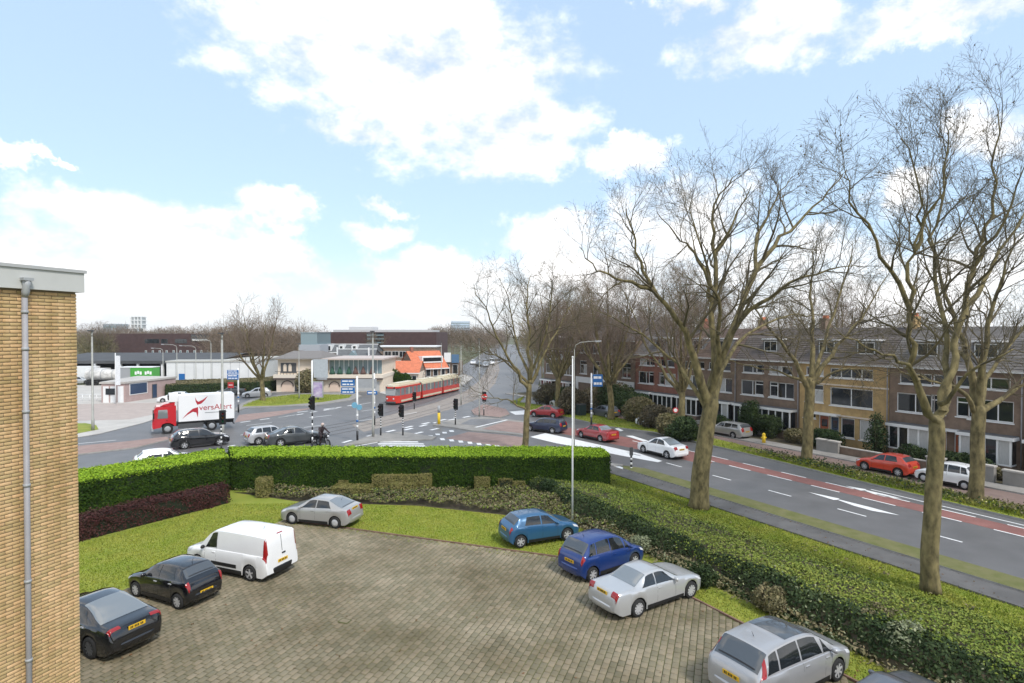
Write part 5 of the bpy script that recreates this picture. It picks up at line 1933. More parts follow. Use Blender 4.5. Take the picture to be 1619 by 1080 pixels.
def dirsign(px, py, boards, label, top, stripe=True, facing=0.0):
    q = G(px, py)
    t = empty('direction_sign', q, facing, label, 'sign', 'direction signs')
    h = zrow(top, q.y)
    mb = MB()
    mb.cyl(0, 0, -.05, 1.0, .10, .10, 12, 0)
    mb.cyl(0, 0, 1.0, h, .10, .08, 12, 1)
    for k in range(3):
        mb.cyl(0, 0, 1.3 + k * .5, 1.5 + k * .5, .105, .105, 12, 2 if k % 2 else 1)
    mb.build('pole', [M['black'], M['white'], M['blue_sign']], t)
    for (xa, xb, ya, yb, m, lines) in boards:
        A = D(xa, ya, q.y)
        B = D(xb, yb, q.y)
        x0, x1 = A.x - q.x, B.x - q.x
        z1, z0 = A.z, B.z
        bd = MB().box(x0, x1, -.16, -.12, z0, z1).build('board', M[m], t)
        for i in range(lines):
            zz = z1 - (z1 - z0) * (i + .5) / lines
            hh = (z1 - z0) / lines * .2
            w = (x1 - x0)
            seg = [(.1, .38), (.42, .6), (.66, .9)] if i % 2 else [(.08, .5), (.55, .85)]
            lt = MB()
            for u0, u1 in seg:
                lt.box(x0 + w * u0, x0 + w * u1, -.166, -.161, zz - hh, zz + hh)
            lt.build('lettering', M['white'] if m != 'white' else M['blue_sign'], bd)
    return t


dirsign(565, 698, [(540, 561.5, 600, 610, 'blue_sign', 2), (540, 561.5, 612.5, 622, 'blue_sign', 2)], 'two blue direction boards left of a white pole with blue round signs', 595)
q = G(565, 698)
rs_ = empty('road_sign', (q.x, q.y - .15, zrow(642, q.y)), 0, 'pair of round blue signs low on the direction sign pole', 'road sign')
MB().tube([(-.2, -.02, .1), (-.2, -.05, .1)], .27, 20).tube([(.22, .03, -.1), (.22, .0, -.1)], .26, 20).build('sign_board', mat('pale_blue_sign', (.16, .38, .52), .4), rs_)
dirsign(592, 672, [(562.5, 596, 599, 613, 'grey', 0), (581, 597, 618, 623.5, 'blue_sign', 1)], 'pale sign backs and a small blue board on a thin pole', 590)
dirsign(377, 652, [(360, 378, 585, 591, 'blue_sign', 2), (360, 378, 592, 600, 'blue_sign', 2)], 'blue and white direction boards beyond the end of the lorry', 582)
dirsign(935, 674, [(937, 952.5, 592, 611, 'blue_sign', 2)], 'single square blue board on a white pole by the winter shrubs', 590)
# bollards
q = G(694, 672)
bo = empty('bollard', q, 0, 'yellow bollard with grey top on the kerbed island', 'bollard')
MB().cyl(0, 0, 0, 1.35, .17, .15, 12).build('post', M['yellow'], bo)
MB().cyl(0, 0, 1.35, 2.1, .15, .14, 12).build('cap', M['grey'], bo)
q = G(998, 742)
bo = empty('bollard', q, 0, 'black and white striped bollard at the end of the mossy strip', 'bollard')
mb = MB()
for i in range(6):
    mb.cyl(0, 0, i * .17, (i + 1) * .17, .075, .075, 12, 1 if i % 2 == 0 else 0)
mb.build('post', [M['black'], M['white']], bo)
MB().box(-.12, .12, -.06, .06, 1.02, 1.62).build('cap', M['dgrey'], bo)
q = Vector(ST(45.7, 34.5, .1))
hy = empty('hydrant', q, 0, 'yellow pillar hydrant on the pavement before the front gardens', 'hydrant')
hy.scale = (.8, .8, .85)
MB().cyl(0, 0, 0, .85, .2, .17, 12).build('post', M['yellow'], hy)
MB().ball((0, 0, .86), .2, 10).build('cap', M['yellow'], hy)
MB().tube([(-.3, 0, .55), (.3, 0, .55)], .07, 8).build('outlet', M['yellow'], hy)
# advertising panel and yard sign
q = G(503, 634)
ad = empty('advertising_panel', q, 0, 'upright poster panel on the grass verge before the restaurant', 'poster panel')
MB().box(-.75, .75, -.12, .12, .5, 2.9).build('frame', M['grey'], ad)
MB().box(-.64, .64, -.13, -.122, .65, 2.75).build('poster', mat('poster', (.62, .57, .66), .5, col2=(.28, .18, .42), scale=1.2), ad)
MB().box(-.1, .1, -.06, .06, 0, .5).build('leg', M['dgrey'], ad)
q = G(365, 630)
rs_ = empty('road_sign', q, 0, 'small square red board before the clipped hedge', 'road sign')
MB().box(-.45, .45, -.03, .03, 1.6, 2.5).build('sign_board', M['red_sign'], rs_)
MB().box(-.3, .3, -.036, -.031, 2.0, 2.12).build('bar', M['white'], rs_)
MB().cyl(0, .06, 0, 2.4, .04).build('pole', M['steel'], rs_)
# round no-entry sign in the side street
q = Vector(ST(41.8, 41.5, .1))
rs_ = empty('road_sign', q, 0, 'round red bordered sign on a post beside the big plane trunk', 'road sign')
MB().cyl(0, 0, 0, 2.6, .035).build('pole', M['steel'], rs_)
MB().tube([(0, -.05, 2.4), (0, -.08, 2.4)], .27, 20).build('sign_board', M['red_sign'], rs_)
MB().tube([(0, -.081, 2.4), (0, -.085, 2.4)], .18, 20).build('sign_face', M['white'], rs_)
# litter bin
q = Vector(ST(41.8, 57.0, .1))
lb = empty('litter_bin', q, R(30), 'dark green container standing on the verge by the shrubs', 'container')
MB().box(-.5, .5, -.4, .4, 0, 1.25).build('body', mat('bin_green', (.03, .05, .05), .5), lb)
MB().box(-.53, .53, -.43, .43, 1.252, 1.36).build('lid', M['dgrey'], lb)

# ------------------------------------------------------------------ buildings
def wall_holes(mb, w, h, holes, m=0, depth=.16, y=0.0):
    """front wall plane (facing -y) with real openings and reveals"""
    xs = sorted({0, w} | {q for o in holes for q in (o[0], o[0] + o[2])})
    zs = sorted({0, h} | {q for o in holes for q in (o[1], o[1] + o[3])})
    for i in range(len(xs) - 1):
        for j in range(len(zs) - 1):
            cx_, cz_ = (xs[i] + xs[i + 1]) / 2, (zs[j] + zs[j + 1]) / 2
            if any(o[0] < cx_ < o[0] + o[2] and o[1] < cz_ < o[1] + o[3] for o in holes):
                continue
            mb.face([(xs[i], y, zs[j]), (xs[i + 1], y, zs[j]), (xs[i + 1], y, zs[j + 1]), (xs[i], y, zs[j + 1])], m)
    for (x, z, a, b) in holes:
        for q in ([(x, y, z), (x, y + depth, z), (x, y + depth, z + b), (x, y, z + b)], [(x + a, y, z), (x + a, y, z + b), (x + a, y + depth, z + b), (x + a, y + depth, z)],
                  [(x, y, z), (x + a, y, z), (x + a, y + depth, z), (x, y + depth, z)], [(x, y, z + b), (x, y + depth, z + b), (x + a, y + depth, z + b), (x + a, y, z + b)]):
            mb.face(q, m)


def window(par, x, z, a, b, cols=2, transom=0.0, y=0.0, frame='white', glass=None, rnd=None, sill=True, depth=.16, ft=.075):
    rnd = rnd or random
    fr = MB()
    y0, y1 = y + depth - .07, y + depth + .01
    fr.box(x, x + ft, y0, y1, z, z + b).box(x + a - ft, x + a, y0, y1, z, z + b)
    fr.box(x + ft, x + a - ft, y0, y1, z, z + ft).box(x + ft, x + a - ft, y0, y1, z + b - ft, z + b)
    zt = z + b - ft
    if transom:
        zt = z + b * (1 - transom)
        fr.box(x + ft, x + a - ft, y0 + .004, y1 - .004, zt - ft / 2, zt + ft / 2)
    cw = (a - 2 * ft) / cols
    for k in range(1, cols):
        fr.box(x + ft + cw * k - ft / 2, x + ft + cw * k + ft / 2, y0 + .008, y1 - .008, z + ft, zt - ft / 2 if transom else z + b - ft)
    f = fr.build('window', M[frame], par)
    for k in range(cols):
        g = glass or rnd.choice(['glass', 'glass', 'curtain', 'glass', 'glass'])
        MB().box(x + ft + cw * k, x + ft + cw * (k + 1), y0 + .03, y0 + .04, z + ft, zt).build('pane', M[g], f)
    if transom:
        MB().box(x + ft, x + a - ft, y0 + .03, y0 + .04, zt, z + b - ft).build('pane', M['glass'], f)
    if sill:
        MB().box(x - .06, x + a + .06, y - .07, y + .05, z - .09, z - .002).build('sill', M[frame], f)
    return f


def row_house(t_left, w, brick, label, seed, style, s=50.0):
    """terraced house: local x runs along the facade away from the junction, y into the plot"""
    rnd = random.Random(seed)
    p = ST(s, t_left)
    rz = math.atan2(-SD.y, -SD.x)
    o = empty('row_house', (p[0], p[1], 0.0), rz, label, 'house', 'row of houses along the side street')
    H1, HE, DP = 3.0, 7.35, 9.0
    wh = []           # openings: x,z,w,h
    wins = []
    doors = []
    gz = 0.35
    hw_ = w
    if style == 'bay':
        wins += [(.55, 3.75, 2.7, 1.5, 2, 0, None), (w - 3.25, 3.75, 2.7, 1.5, 3, 0, None), (w / 2 - 1.35, 3.85, 1.0, 1.45, 1, .28, None), (w / 2 + .35, 3.85, 1.0, 1.45, 1, .28, None)]
        wins += [(.75, 6.0, 2.3, .85, 2, 0, None), (w - 3.05, 6.0, 2.3, .85, 2, 0, None), (w / 2 - 1.2, 6.05, .9, .8, 1, 0, None), (w / 2 + .3, 6.05, .9, .8, 1, 0, None)]
        doors = [(w / 2 - 1.25, .45, 1.0, 2.15), (w / 2 + .25, .45, 1.0, 2.15)]
        bays = [(.35, 3.0), (w - 3.45, 3.1)]
    else:
        wins += [(.55, 3.75, 1.75, 1.6, 2, .3, None), (2.9, 3.65, 3.7, 1.6, 2, 0, 'glass')]
        wins += [(.6, 6.15, 1.7, .8, 2, 0, None), (2.9, 6.1, 3.7, .85, 4, 0, 'glass')]
        wins += [(3.9, .95, 1.2, 1.7, 1, 0, None), (.4, 2.25, .5, .45, 1, 0, None), (1.1, 2.25, .5, .45, 1, 0, None), (5.5, .95, 1.3, 1.7, 1, 0, None)]
        doors = [(1.9, .45, .95, 2.2), (2.95, .45, .8, 2.2)]
        bays = []
    holes = [(a, b, c, d) for a, b, c, d, *_ in wins] + [(a, b, c, d) for a, b, c, d in doors]
    mb = MB()
    wall_holes(mb, w, HE, holes)
    mb.face([(0, DP, 0), (0, 0, 0), (0, 0, HE), (0, DP, HE)])
    mb.face([(w, 0, 0), (w, DP, 0), (w, DP, HE), (w, 0, HE)])
    mb.face([(w, DP, 0), (0, DP, 0), (0, DP, HE), (w, DP, HE)])
    # gables
    rx = 3.4
    for x, fl in ((0.0, 1), (w, -1)):
        q = [(x, 0, HE), (x, rx * .55, HE + 2.2), (x, DP / 2, HE + 3.1), (x, DP - rx * .55, HE + 2.2), (x, DP, HE)]
        mb.face(q if fl < 0 else q[::-1])
    mb.build('wall', M[brick], o)
    MB().box(.02, w - .02, .19, .21, .4, HE - .1).build('unlit_room_sheet', M['black'], o)  # black sheet stands in for the unlit rooms
    trim = M['white']
    for (x, z, a, b, c, tr, g) in wins:
        window(o, x, z, a, b, c, tr, glass=g, rnd=rnd)
    for k, (x, z, a, b) in enumerate(doors):
        col = rnd.choice([(.30, .055, .02), (.05, .06, .05), (.03, .05, .09), (.33, .08, .03)]) if not (style == 'bay' and k == 1) else (.36, .085, .025)
        d = MB().box(x + .06, x + a - .06, .10, .15, z, z + b - .06).build('door', mat('door_%d_%d' % (seed, k), col, .5), o)
        MB().box(x, x + .06, .05, .17, z, z + b).box(x + a - .06, x + a, .05, .17, z, z + b).box(x + .06, x + a - .06, .05, .17, z + b - .06, z + b).build('frame', trim, d)
        MB().box(x + .2, x + a - .2, .09, .099, z + 1.2, z + 1.85).build('pane', M['glass'], d)
        MB().box(x + a - .2, x + a - .12, .05, .099, z + 1.0, z + 1.05).build('handle', M['steel'], d)
        MB().box(x - .2, x + a + .2, -1.0, -.002, .05, z - .02).build('door_step', M['concrete'], o)
    for (x, a) in bays:
        b = MB()
        y0 = -.85
        b.box(x, x + a, y0, -.004, .1, .85)
        bay = b.build('bay', M[brick], o)
        MB().box(x - .15, x + a + .15, y0 - .15, -.004, 2.62, 2.85).build('bay_head', M['white'], bay)
        MB().prism([(x - .1, y0 - .1), (x + a + .1, y0 - .1), (x + a + .1, -.004), (x - .1, -.004)], 2.852, 2.90).build('bay_roof', M['slate'], bay)
        n = 4
        f = MB()
        for k in range(n + 1):
            xx = x + (a - .12) * k / n
            f.box(xx, xx + .12, y0 + .0, y0 + .1, .85, 2.62)
        f.box(x + .12, x + a - .12, y0 + .01, y0 + .09, .85, .95)
        f.box(x, x + .1, y0 + .1, -.01, .85, .95).box(x + a - .1, x + a, y0 + .1, -.01, .85, .95)
        f.build('window', M['white'], bay)
        for k in range(n):
            xx = x + .12 + (a - .12) * k / n
            MB().box(xx, xx + (a - .12) / n - .12, y0 + .05, y0 + .06, .95, 2.615).build('pane', M[rnd.choice(['curtain', 'glass', 'glass', 'curtain'])], bay)
        MB().box(x + .03, x + .04, y0 + .1, -.02, .95, 2.615).box(x + a - .04, x + a - .03, y0 + .1, -.02, .95, 2.615).build('pane', M['glass'], bay)
    if style == 'yellow':
        MB().box(.0, w, -.06, -.003, 5.4, 5.52).box(2.8, 6.7, -.06, -.003, 2.72, 2.86).build('string_course', M['offwhite'], o)
        MB().box(1.6, 3.9, -.7, -.003, 2.75, 2.9).build('canopy', M['white'], o)
    else:
        MB().box(w / 2 - 1.6, w / 2 + 1.6, -.75, -.003, 2.72, 2.84).build('canopy', M['white'], o)
    # eaves gutter, downpipes, two-slope tiled roof, dormer, chimney
    MB().box(-.02, w + .02, -.28, -.003, HE - .12, HE + .02).build('gutter', M['white'], o)
    MB().tube([(w - .1, -.06, HE - .1), (w - .1, -.06, .1)], .045, 8).build('downpipe', mat('grey_pipe', (0.30, 0.29, 0.30)), o)
    rf = MB()
    prof = [(-.3, HE - .02), (rx * .55, HE + 2.25), (DP / 2, HE + 3.18), (DP - rx * .55, HE + 2.25), (DP + .3, HE - .02)]
    for (y0, z0), (y1, z1) in zip(prof, prof[1:]):
        rf.face([(0, y0, z0), (w, y0, z0), (w, y1, z1), (0, y1, z1)])
        nx, nz_ = Vector((y1 - y0, z1 - z0)).normalized()
        for k in range(1, 12):          # courses of tiles standing proud
            f = k / 12
            yy, zz = y0 + (y1 - y0) * f, z0 + (z1 - z0) * f
            rf.face([(0, yy, zz), (w, yy, zz), (w, yy - nz_ * .03, zz + nx * .03), (0, yy - nz_ * .03, zz + nx * .03)])
    roof = rf.build('roof', M[('roof_tile', 'roof_tile2', 'roof_tile3')[seed % 3]], o)
    for k in range(1 if w < 7.5 else 2):
        dx = w * (.5 if w < 7.5 else (.28 + .44 * k)) - .8
        dz = HE + .75
        dm = MB().box(dx, dx + 1.7, .55, 3.2, dz, dz + 1.25).box(dx - .12, dx + 1.82, .42, 3.4, dz + 1.252, dz + 1.38, 1).build('dormer', [M['slate'], M['white']], roof)
        MB().box(dx + .12, dx + 1.58, .53, .549, dz + .12, dz + 1.15).build('window_frame', M['white'], roof)
        for q in range(2):
            MB().box(dx + .2 + q * .68, dx + .82 + q * .68, .515, .529, dz + .2, dz + 1.07).build('pane', M['glass'], roof)
    MB().box(w - .55, w - .05, DP / 2 - .5, DP / 2 + .5, HE + 2.6, HE + 4.1).box(w - .45, w - .15, DP / 2 - .3, DP / 2 + .3, HE + 4.1, HE + 4.4, 1).build('chimney', [M[brick], M['red_tile']], roof)
    return o


def t_of(px, s=50.0):
    u = (px - CX) / FPX
    y = s / (SN.x * u + SN.y)
    return SD.dot(Vector((u * y, y)))


tt = [t_of(q) for q in (1407, 1265, 1165)]
row_house(tt[0] - 8.75, 8.6, 'brick_brown', 'brown brick house cut by the photo edge, past the orange door house', 13, 'bay')
row_house(tt[0], 8.7, 'brick_brown', 'brown brick house with white bay and orange door', 11, 'bay')
row_house(tt[1], tt[1] - tt[0] - .04, 'brick_yellow', 'yellow brick house with wide first floor window', 12, 'yellow')
row_house(tt[2], tt[2] - tt[1] - .04, 'brick_brown', 'brown brick house directly beyond the yellow one', 15, 'bay')
row_house(tt[2] + 8.0, 7.96, 'brick_brown', 'brown house with white bay behind the silver parked estate', 16, 'bay')
row_house(tt[2] + 15.5, 7.46, 'brick_red', 'red brick house between the brown ones beside the shop', 17, 'bay')
row_house(tt[2] + 37.0, 8.4, 'brick_brown', 'brown house beyond the shop front', 19, 'bay')
# shop house with white fascia and dark opening
p = ST(50.0, tt[2] + 28.4)
o = empty('shop_house', (p[0], p[1], 0), math.atan2(-SD.y, -SD.x), 'dark brick house with white shop front and black opening', 'house', 'row of houses along the side street')
rnd = random.Random(4)
w = 12.8
wins = [(1.0 + 3.1 * k, 4.2, 1.7, 1.9, 2, .3) for k in range(4)] + [(1.0 + 3.1 * k, 7.2, 1.7, 1.3, 2, 0) for k in range(4)]
holes = [(a, b, c, d) for a, b, c, d, *_ in wins] + [(3.4, .3, 3.0, 2.6)]
mb = MB()
wall_holes(mb, w, 9.0, holes)
for q in ([(0, 9, 0), (0, 0, 0), (0, 0, 9), (0, 9, 9)], [(w, 0, 0), (w, 9, 0), (w, 9, 9), (w, 0, 9)], [(w, 9, 0), (0, 9, 0), (0, 9, 9), (w, 9, 9)]):
    mb.face(q)
mb.build('wall', M['brick_brown'], o)
MB().box(.02, w - .02, .19, .21, .2, 8.9).build('unlit_room_sheet', M['black'], o)  # black backing paints the darkness inside shop and windows
for (a, b, c, d, e, f) in wins:
    window(o, a, b, c, d, e, f, rnd=rnd)
MB().box(.1, w - .1, -.12, -.003, 2.95, 3.75).box(.1, .7, -.12, -.003, .2, 2.948).box(6.5, 9.3, -.12, -.003, .9, 2.948).build('shop_fascia', M['white'], o)
rf = MB()
rf.face([(0, -.3, 9), (w, -.3, 9), (w, 4.5, 12.2), (0, 4.5, 12.2)])
rf.face([(0, 4.5, 12.2), (w, 4.5, 12.2), (w, 9.3, 9), (0, 9.3, 9)])
rf.face([(0, 0, 9), (0, 4.5, 12.15), (0, 9, 9)])
rf.face([(w, 9, 9), (w, 4.5, 12.15), (w, 0, 9)])
rf.build('roof', M['roof_tile'], o)
MB().box(-.02, w + .02, -.25, -.003, 8.9, 9.05).build('gutter', M['white'], o)
# red-roofed house at the far end
q = D(930, 640, 108)
o = empty('corner_house', (q.x, q.y, 0), R(-18), 'brown house with orange gable roof at the far street corner', 'house')
mb = MB().box(-7, 7, 0, 9, 0, 4.4)
mb.build('wall', M['brick_brown'], o)
mb = MB()
mb.face([(-7.3, -.3, 4.4), (7.3, -.3, 4.4), (7.3, 4.5, 7.6), (-7.3, 4.5, 7.6)])
mb.face([(-7.3, 4.5, 7.6), (7.3, 4.5, 7.6), (7.3, 9.3, 4.4), (-7.3, 9.3, 4.4)])
mb.face([(-7.0, 0, 4.4), (-7.0, 4.5, 7.5), (-7.0, 9, 4.4)])
mb.face([(7, 9, 4.4), (7, 4.5, 7.5), (7, 0, 4.4)])
mb.build('roof', M['red_tile'], o)
for k in range(4):
    for z in (1.0, 2.75):
        f = MB().box(-6 + 3.2 * k, -4.4 + 3.2 * k, -.05, -.003, z, z + 1.3).build('window', M['white'], o)
        MB().box(-5.9 + 3.2 * k, -5.25 + 3.2 * k, -.056, -.051, z + .1, z + 1.2).build('pane', M['glass'], f)
        MB().box(-5.15 + 3.2 * k, -4.5 + 3.2 * k, -.056, -.051, z + .1, z + 1.2).build('pane', M['glass'], f)


def block(name, px0, px1, ybase, top_px, depth, m, label, cat='building', roof=None, back=0.0, group=None, y=None):
    """box building whose front runs between two photo columns at one distance"""
    Y = y or G(CX, ybase).y
    a, b = D(px0, 600, Y), D(px1, 600, Y)
    h = D(CX, top_px, Y).z
    o = empty(name, (a.x, Y, 0), 0, label, cat, group)
    w = b.x - a.x
    MB().box(0, w, 0, depth, -.1, h).build('wall', m, o)
    if roof:
        MB().box(-.2, w + .2, -.2, depth + .2, h + .002, h + .3).build('roof_edge', roof, o)
    return o, w, h, Y


def front_windows(o, xs, z, a, b, frame='white', glass='glass', cols=1):
    for x in xs:
        f = MB().box(x, x + a, -.06, -.003, z, z + b).build('window', M[frame], o)
        cw = (a - .1) / cols
        for k in range(cols):
            MB().box(x + .08 + cw * k, x + cw * (k + 1) + .02, -.068, -.061, z + .08, z + b - .08).build('pane', M[glass], f)


# gatehouse
q0 = G(198, 637)
o = empty('gatehouse', (q0.x, q0.y, 0), R(0), 'low pinkish gatehouse with one wide dark window', 'gatehouse')
PINK = mat('pinkish_render', (.42, .31, .29), .9, var=.08, scale=1.5)
hz_ = 2.75
ln = 10.5
MB().prism([(0, 0), (1.2, ln), (-5.6, ln + 1), (-3.2, -.3)], 0, hz_).build('wall', PINK, o)
MB().prism([(.15, -.15), (1.35, ln + .15), (-5.8, ln + 1.2), (-3.4, -.45)], hz_ + .002, hz_ + .28).build('roof_edge', M['concrete'], o)
wf = Vector((1.2, ln)).normalized()
wn = Vector((wf.y, -wf.x))
for (a, b, z0, z1, nm, m) in ((.8, 4.3, 1.0, 2.7, 'window', 'white'), (5.3, 6.3, .05, 2.2, 'door', 'dgrey')):
    A, B = wf * a, wf * b
    f = MB().bar(Vector((*(A + wn * .03), (z0 + z1) / 2)), Vector((*(B + wn * .03), (z0 + z1) / 2)), .05, z1 - z0).build(nm, M[m], o)
    A, B = wf * (a + .1), wf * (b - .1)
    MB().bar(Vector((*(A + wn * .06), (z0 + z1) / 2)), Vector((*(B + wn * .06), (z0 + z1) / 2)), .01, z1 - z0 - .2).build('pane', mat('blue_glass', (.05, .075, .13), .1), f)
for k in range(3):
    MB().box(-3.0 + k * 1.0, -2.2 + k * 1.0, -.28 + k * .08, -.12 + k * .08, .05, 2.4 - .0).build('panel', M['white'], o)
MB().box(-2.6, -1.2, -.32, -.25, 1.2, 2.1).build('window_panel', M['glass'], o)
q = G(187, 634)
gt = empty('gate', q, R(5), 'white barrier gate before the gatehouse', 'gate')
MB().tube([(-6, 0, 1.0), (1, 0, 1.0)], .05, 6).tube([(-6, 0, .5), (1, 0, .5)], .04, 6).build('bar', M['white'], gt)
for k in range(8):
    MB().cyl(-6 + k, 0, 0, 1.02, .035).build('post', M['white'], gt)
q = G(183, 640)
fg = empty('flagpole', q, 0, 'white flag mast with furled white flag by the gatehouse', 'flagpole')
h = zrow(558, q.y)
MB().tube([(0, 0, 0), (0, 0, h)], [.09, .05], 8).build('pole', M['white'], fg)
MB().prism([(.06, -.08), (.7, -.03), (.65, .06), (.06, .08)], h - 4.5, h - .4).build('flag', mat('flag_cloth', (.7, .71, .73), .8, var=.1), fg)
# skip containers behind the gatehouse
for x0, x1, col, lab in ((188, 206, mat('container_grey', (.36, .37, .38), .6), 'grey container behind the gatehouse roof'), (206.5, 240, mat('container_green', (.07, .36, .05), .5), 'green container with white squares behind the gatehouse')):
    A, B = D(x0, 600, 104), D(x1, 600, 104)
    c = empty('container', (A.x, A.y, 0), R(4), lab, 'container', 'containers by the depot')
    w = B.x - A.x
    mb = MB()
    for k in range(12):
        mb.box(w * k / 12, w * (k + .6) / 12, -.06, 0, .3, 3.75)
    mb.box(0, w, 0.0, 2.4, .2, 3.85)
    mb.build('body', col, c)
    MB().box(-.05, w + .05, -.1, 2.45, 3.852, 3.97).build('rim', M['white'], c)
    if w > 2.5:
        for k in range(2):
            for i in range(3):
                MB().box(w * (.2 + .45 * k) + .42 * i, w * (.2 + .45 * k) + .42 * i + .34, -.075, -.062, 2.6 + .12 * (i % 2), 3.15 + .12 * (i % 2)).build('mark', M['white'], c)
# depot roof on posts
Yd = 120.0
A, B = D(60, 560, Yd), D(343, 560, Yd)
o = empty('depot', (A.x, Yd, 0), 0, 'long open depot with grey roof on white posts', 'depot')
w = B.x - A.x
zt, zb = D(0, 557, Yd).z, D(0, 571, Yd).z
mb = MB()
mb.face([(0, -.5, zb), (w, -.5, zb), (w, 14, 5.55), (0, 14, 5.55)])
mb.face([(0, 14, 5.55), (w, 14, 5.55), (w, 26, 4.6), (0, 26, 4.6)])
mb.build('roof', mat('depot_roof', (.065, .067, .07), .8, var=.12, scale=.4), o)
MB().box(0, w, -.7, -.5, zb - .5, zb + .1).build('roof_edge', M['dgrey'], o)
MB().box(0, w, 24, 24.3, 0, zb).build('wall', M['dgrey'], o)
MB().box(0, .3, 0, 24, 0, zb).box(w - .3, w, 0, 24, 0, zb).build('wall', M['dgrey'], o)
for x in (152, 192, 219.5, 258):
    xx = D(x, 560, Yd).x - A.x
    MB().box(xx - .22, xx + .22, -.45, -.05, 0, zb - .05).build('post', M['white'], o)
# white warehouse
Yw = 116.0
A, B = D(263, 560, Yw), D(338, 560, Yw)
o = empty('warehouse', (A.x, Yw, 0), R(9), 'low white warehouse with pale flat roof', 'warehouse')
w = (D(402, 560, 128) - A).length
hh = D(0, 573, Yw).z
MB().box(0, w, 0, 22, 0, hh).build('wall', mat('white_cladding', (.70, .70, .69), .6, var=.05, scale=.5), o)
MB().box(-.15, w + .15, -.15, 22.2, hh + .002, hh + .3).build('roof_edge', mat('pale_roof', (.45, .44, .40), .8), o)
MB().box(2.3, 3.4, -.06, -.003, .3, 1.9).build('door', M['blue_sign'], o)
for k in range(9):
    xx = w * (k + 1) / 10
    MB().box(xx - .03, xx + .03, -.03, -.002, .1, hh - .05).build('panel_joint', M['grey'], o)
# far brick halls
o, w, h, Y = block('brick_hall', 146, 345, 0, 527.5, 30, M['brick_dark'], 'long purple brick hall behind the depot roof', y=205)
front_windows(o, [w * (.42 + .022 * k) for k in range(5)] + [w * (.55 + .025 * k) for k in range(2)] + [w * (.66 + .022 * k) for k in range(4)], h - 3.4, 1.2, 1.5, 'dgrey')
front_windows(o, [w * (.42 + .055 * k) for k in range(10)], h - 6.8, .7, .9, 'white', 'paleglass')
MB().box(w * .79, w * .93, -.3, -.003, h - 2.6, h - .3).build('window_band', M['glass'], o)
MB().box(w * .80, w * .92, -.33, -.301, h - 2.6, h - 1.9).build('white_band', M['white'], o)
o, w, h, Y = block('brick_hall', 498, 690, 0, 525, 30, M['brick_dark'], 'purple brick hall behind the slate roofed houses', y=172)
MB().box(w * .43, w * .57, -.3, -.003, h - 3.6, h - .2).build('window_band', M['glass'], o)
for k in range(3):
    MB().box(w * .43, w * .57, -.33, -.301, h - 1.1 - k * 1.1, h - .75 - k * 1.1).build('white_band', M['paleglass'], o)
MB().box(w * .1, w * .95, 6, 22, h + .002, h + .7).box(w * .22, w * .42, 8, 16, h + .702, h + 1.6).build('roof_plant', mat('pale_metal', (.5, .5, .5), .6), o)
# grey-blue office, slate roofed terrace
o, w, h, Y = block('office_block', 472, 506, 0, 545, 12, mat('bluegrey_render', (.36, .38, .41), .8, var=.06), 'blue grey office block with small dark windows', y=132)
front_windows(o, [w * .2, w * .32, w * .44], h - 2.9, .55, .9, 'dgrey')
front_windows(o, [w * .62, w * .74], h - 2.9, .55, .9, 'dgrey')
MB().box(.2, w * .8, 1, 11, h + .002, h + 2.6).box(.1, w * .82, .9, 11.1, h + 2.602, h + 2.8).build('upper_storey', M['paleglass'], o)
for k, (x0, x1, yy, tp, ev) in enumerate(((506, 593, 138, 545, 557), (530, 590, 118, 553, 567))):
    A, B = D(x0, 560, yy), D(x1, 560, yy)
    zr, ze = D(0, tp, yy).z, D(0, ev, yy).z
    w = B.x - A.x
    o = empty('slate_house', (A.x, yy, 0), 0, 'slate roofed terrace with white dormers behind the restaurant' if k == 0 else 'lower slate roof with pale gable just behind the restaurant', 'house')
    MB().box(0, w, 0, 9, 0, ze).build('wall', M['brick_brown'], o)
    mb = MB()
    mb.face([(-.2, -.3, ze), (w + .2, -.3, ze), (w + .2, 2.6, zr), (-.2, 2.6, zr)])
    mb.face([(-.2, 2.6, zr), (w + .2, 2.6, zr), (w + .2, 9.3, ze), (-.2, 9.3, ze)])
    mb.face([(0, 0, ze), (0, 2.6, zr), (0, 9, ze)])
    mb.face([(w, 9, ze), (w, 2.6, zr), (w, 0, ze)])
    rf = mb.build('roof', M['slate'], o)
    MB().box(-.2, w + .2, 2.5, 2.7, zr, zr + .15).box(-.2, w + .2, -.4, -.3, ze - .2, ze + .02).build('ridge', M['white'], rf)
    if k == 0:
        for f in (.16, .38, .62):
            MB().box(w * f - .6, w * f + .6, .2, 2.4, ze + .25, zr - .1).build('dormer', M['white'], rf)
            MB().box(w * f - .3, w * f + .3, .15, .19, ze + .45, zr - .35).build('pane', M['glass'], rf)
    else:
        mb = MB()
        mb.face([(w * .3, -.5, ze), (w * .62, -.5, ze), (w * .46, -.5, zr - .2)])
        mb.face([(w * .3, -.5, ze), (w * .46, -.5, zr - .2), (w * .46, 2.6, zr - .2)])
        mb.face([(w * .62, -.5, ze), (w * .46, 2.6, zr - .2), (w * .46, -.5, zr - .2)])
        mb.build('gable', M['paleglass'], rf)
        MB().box(w * .02, w * .04, .4, .9, ze, zr + .5).box(w * .35, w * .37, 2.2, 2.7, zr - .5, zr + .7).box(w * .85, w * .88, .4, .9, ze, zr + .4).build('chimney', M['white'], rf)
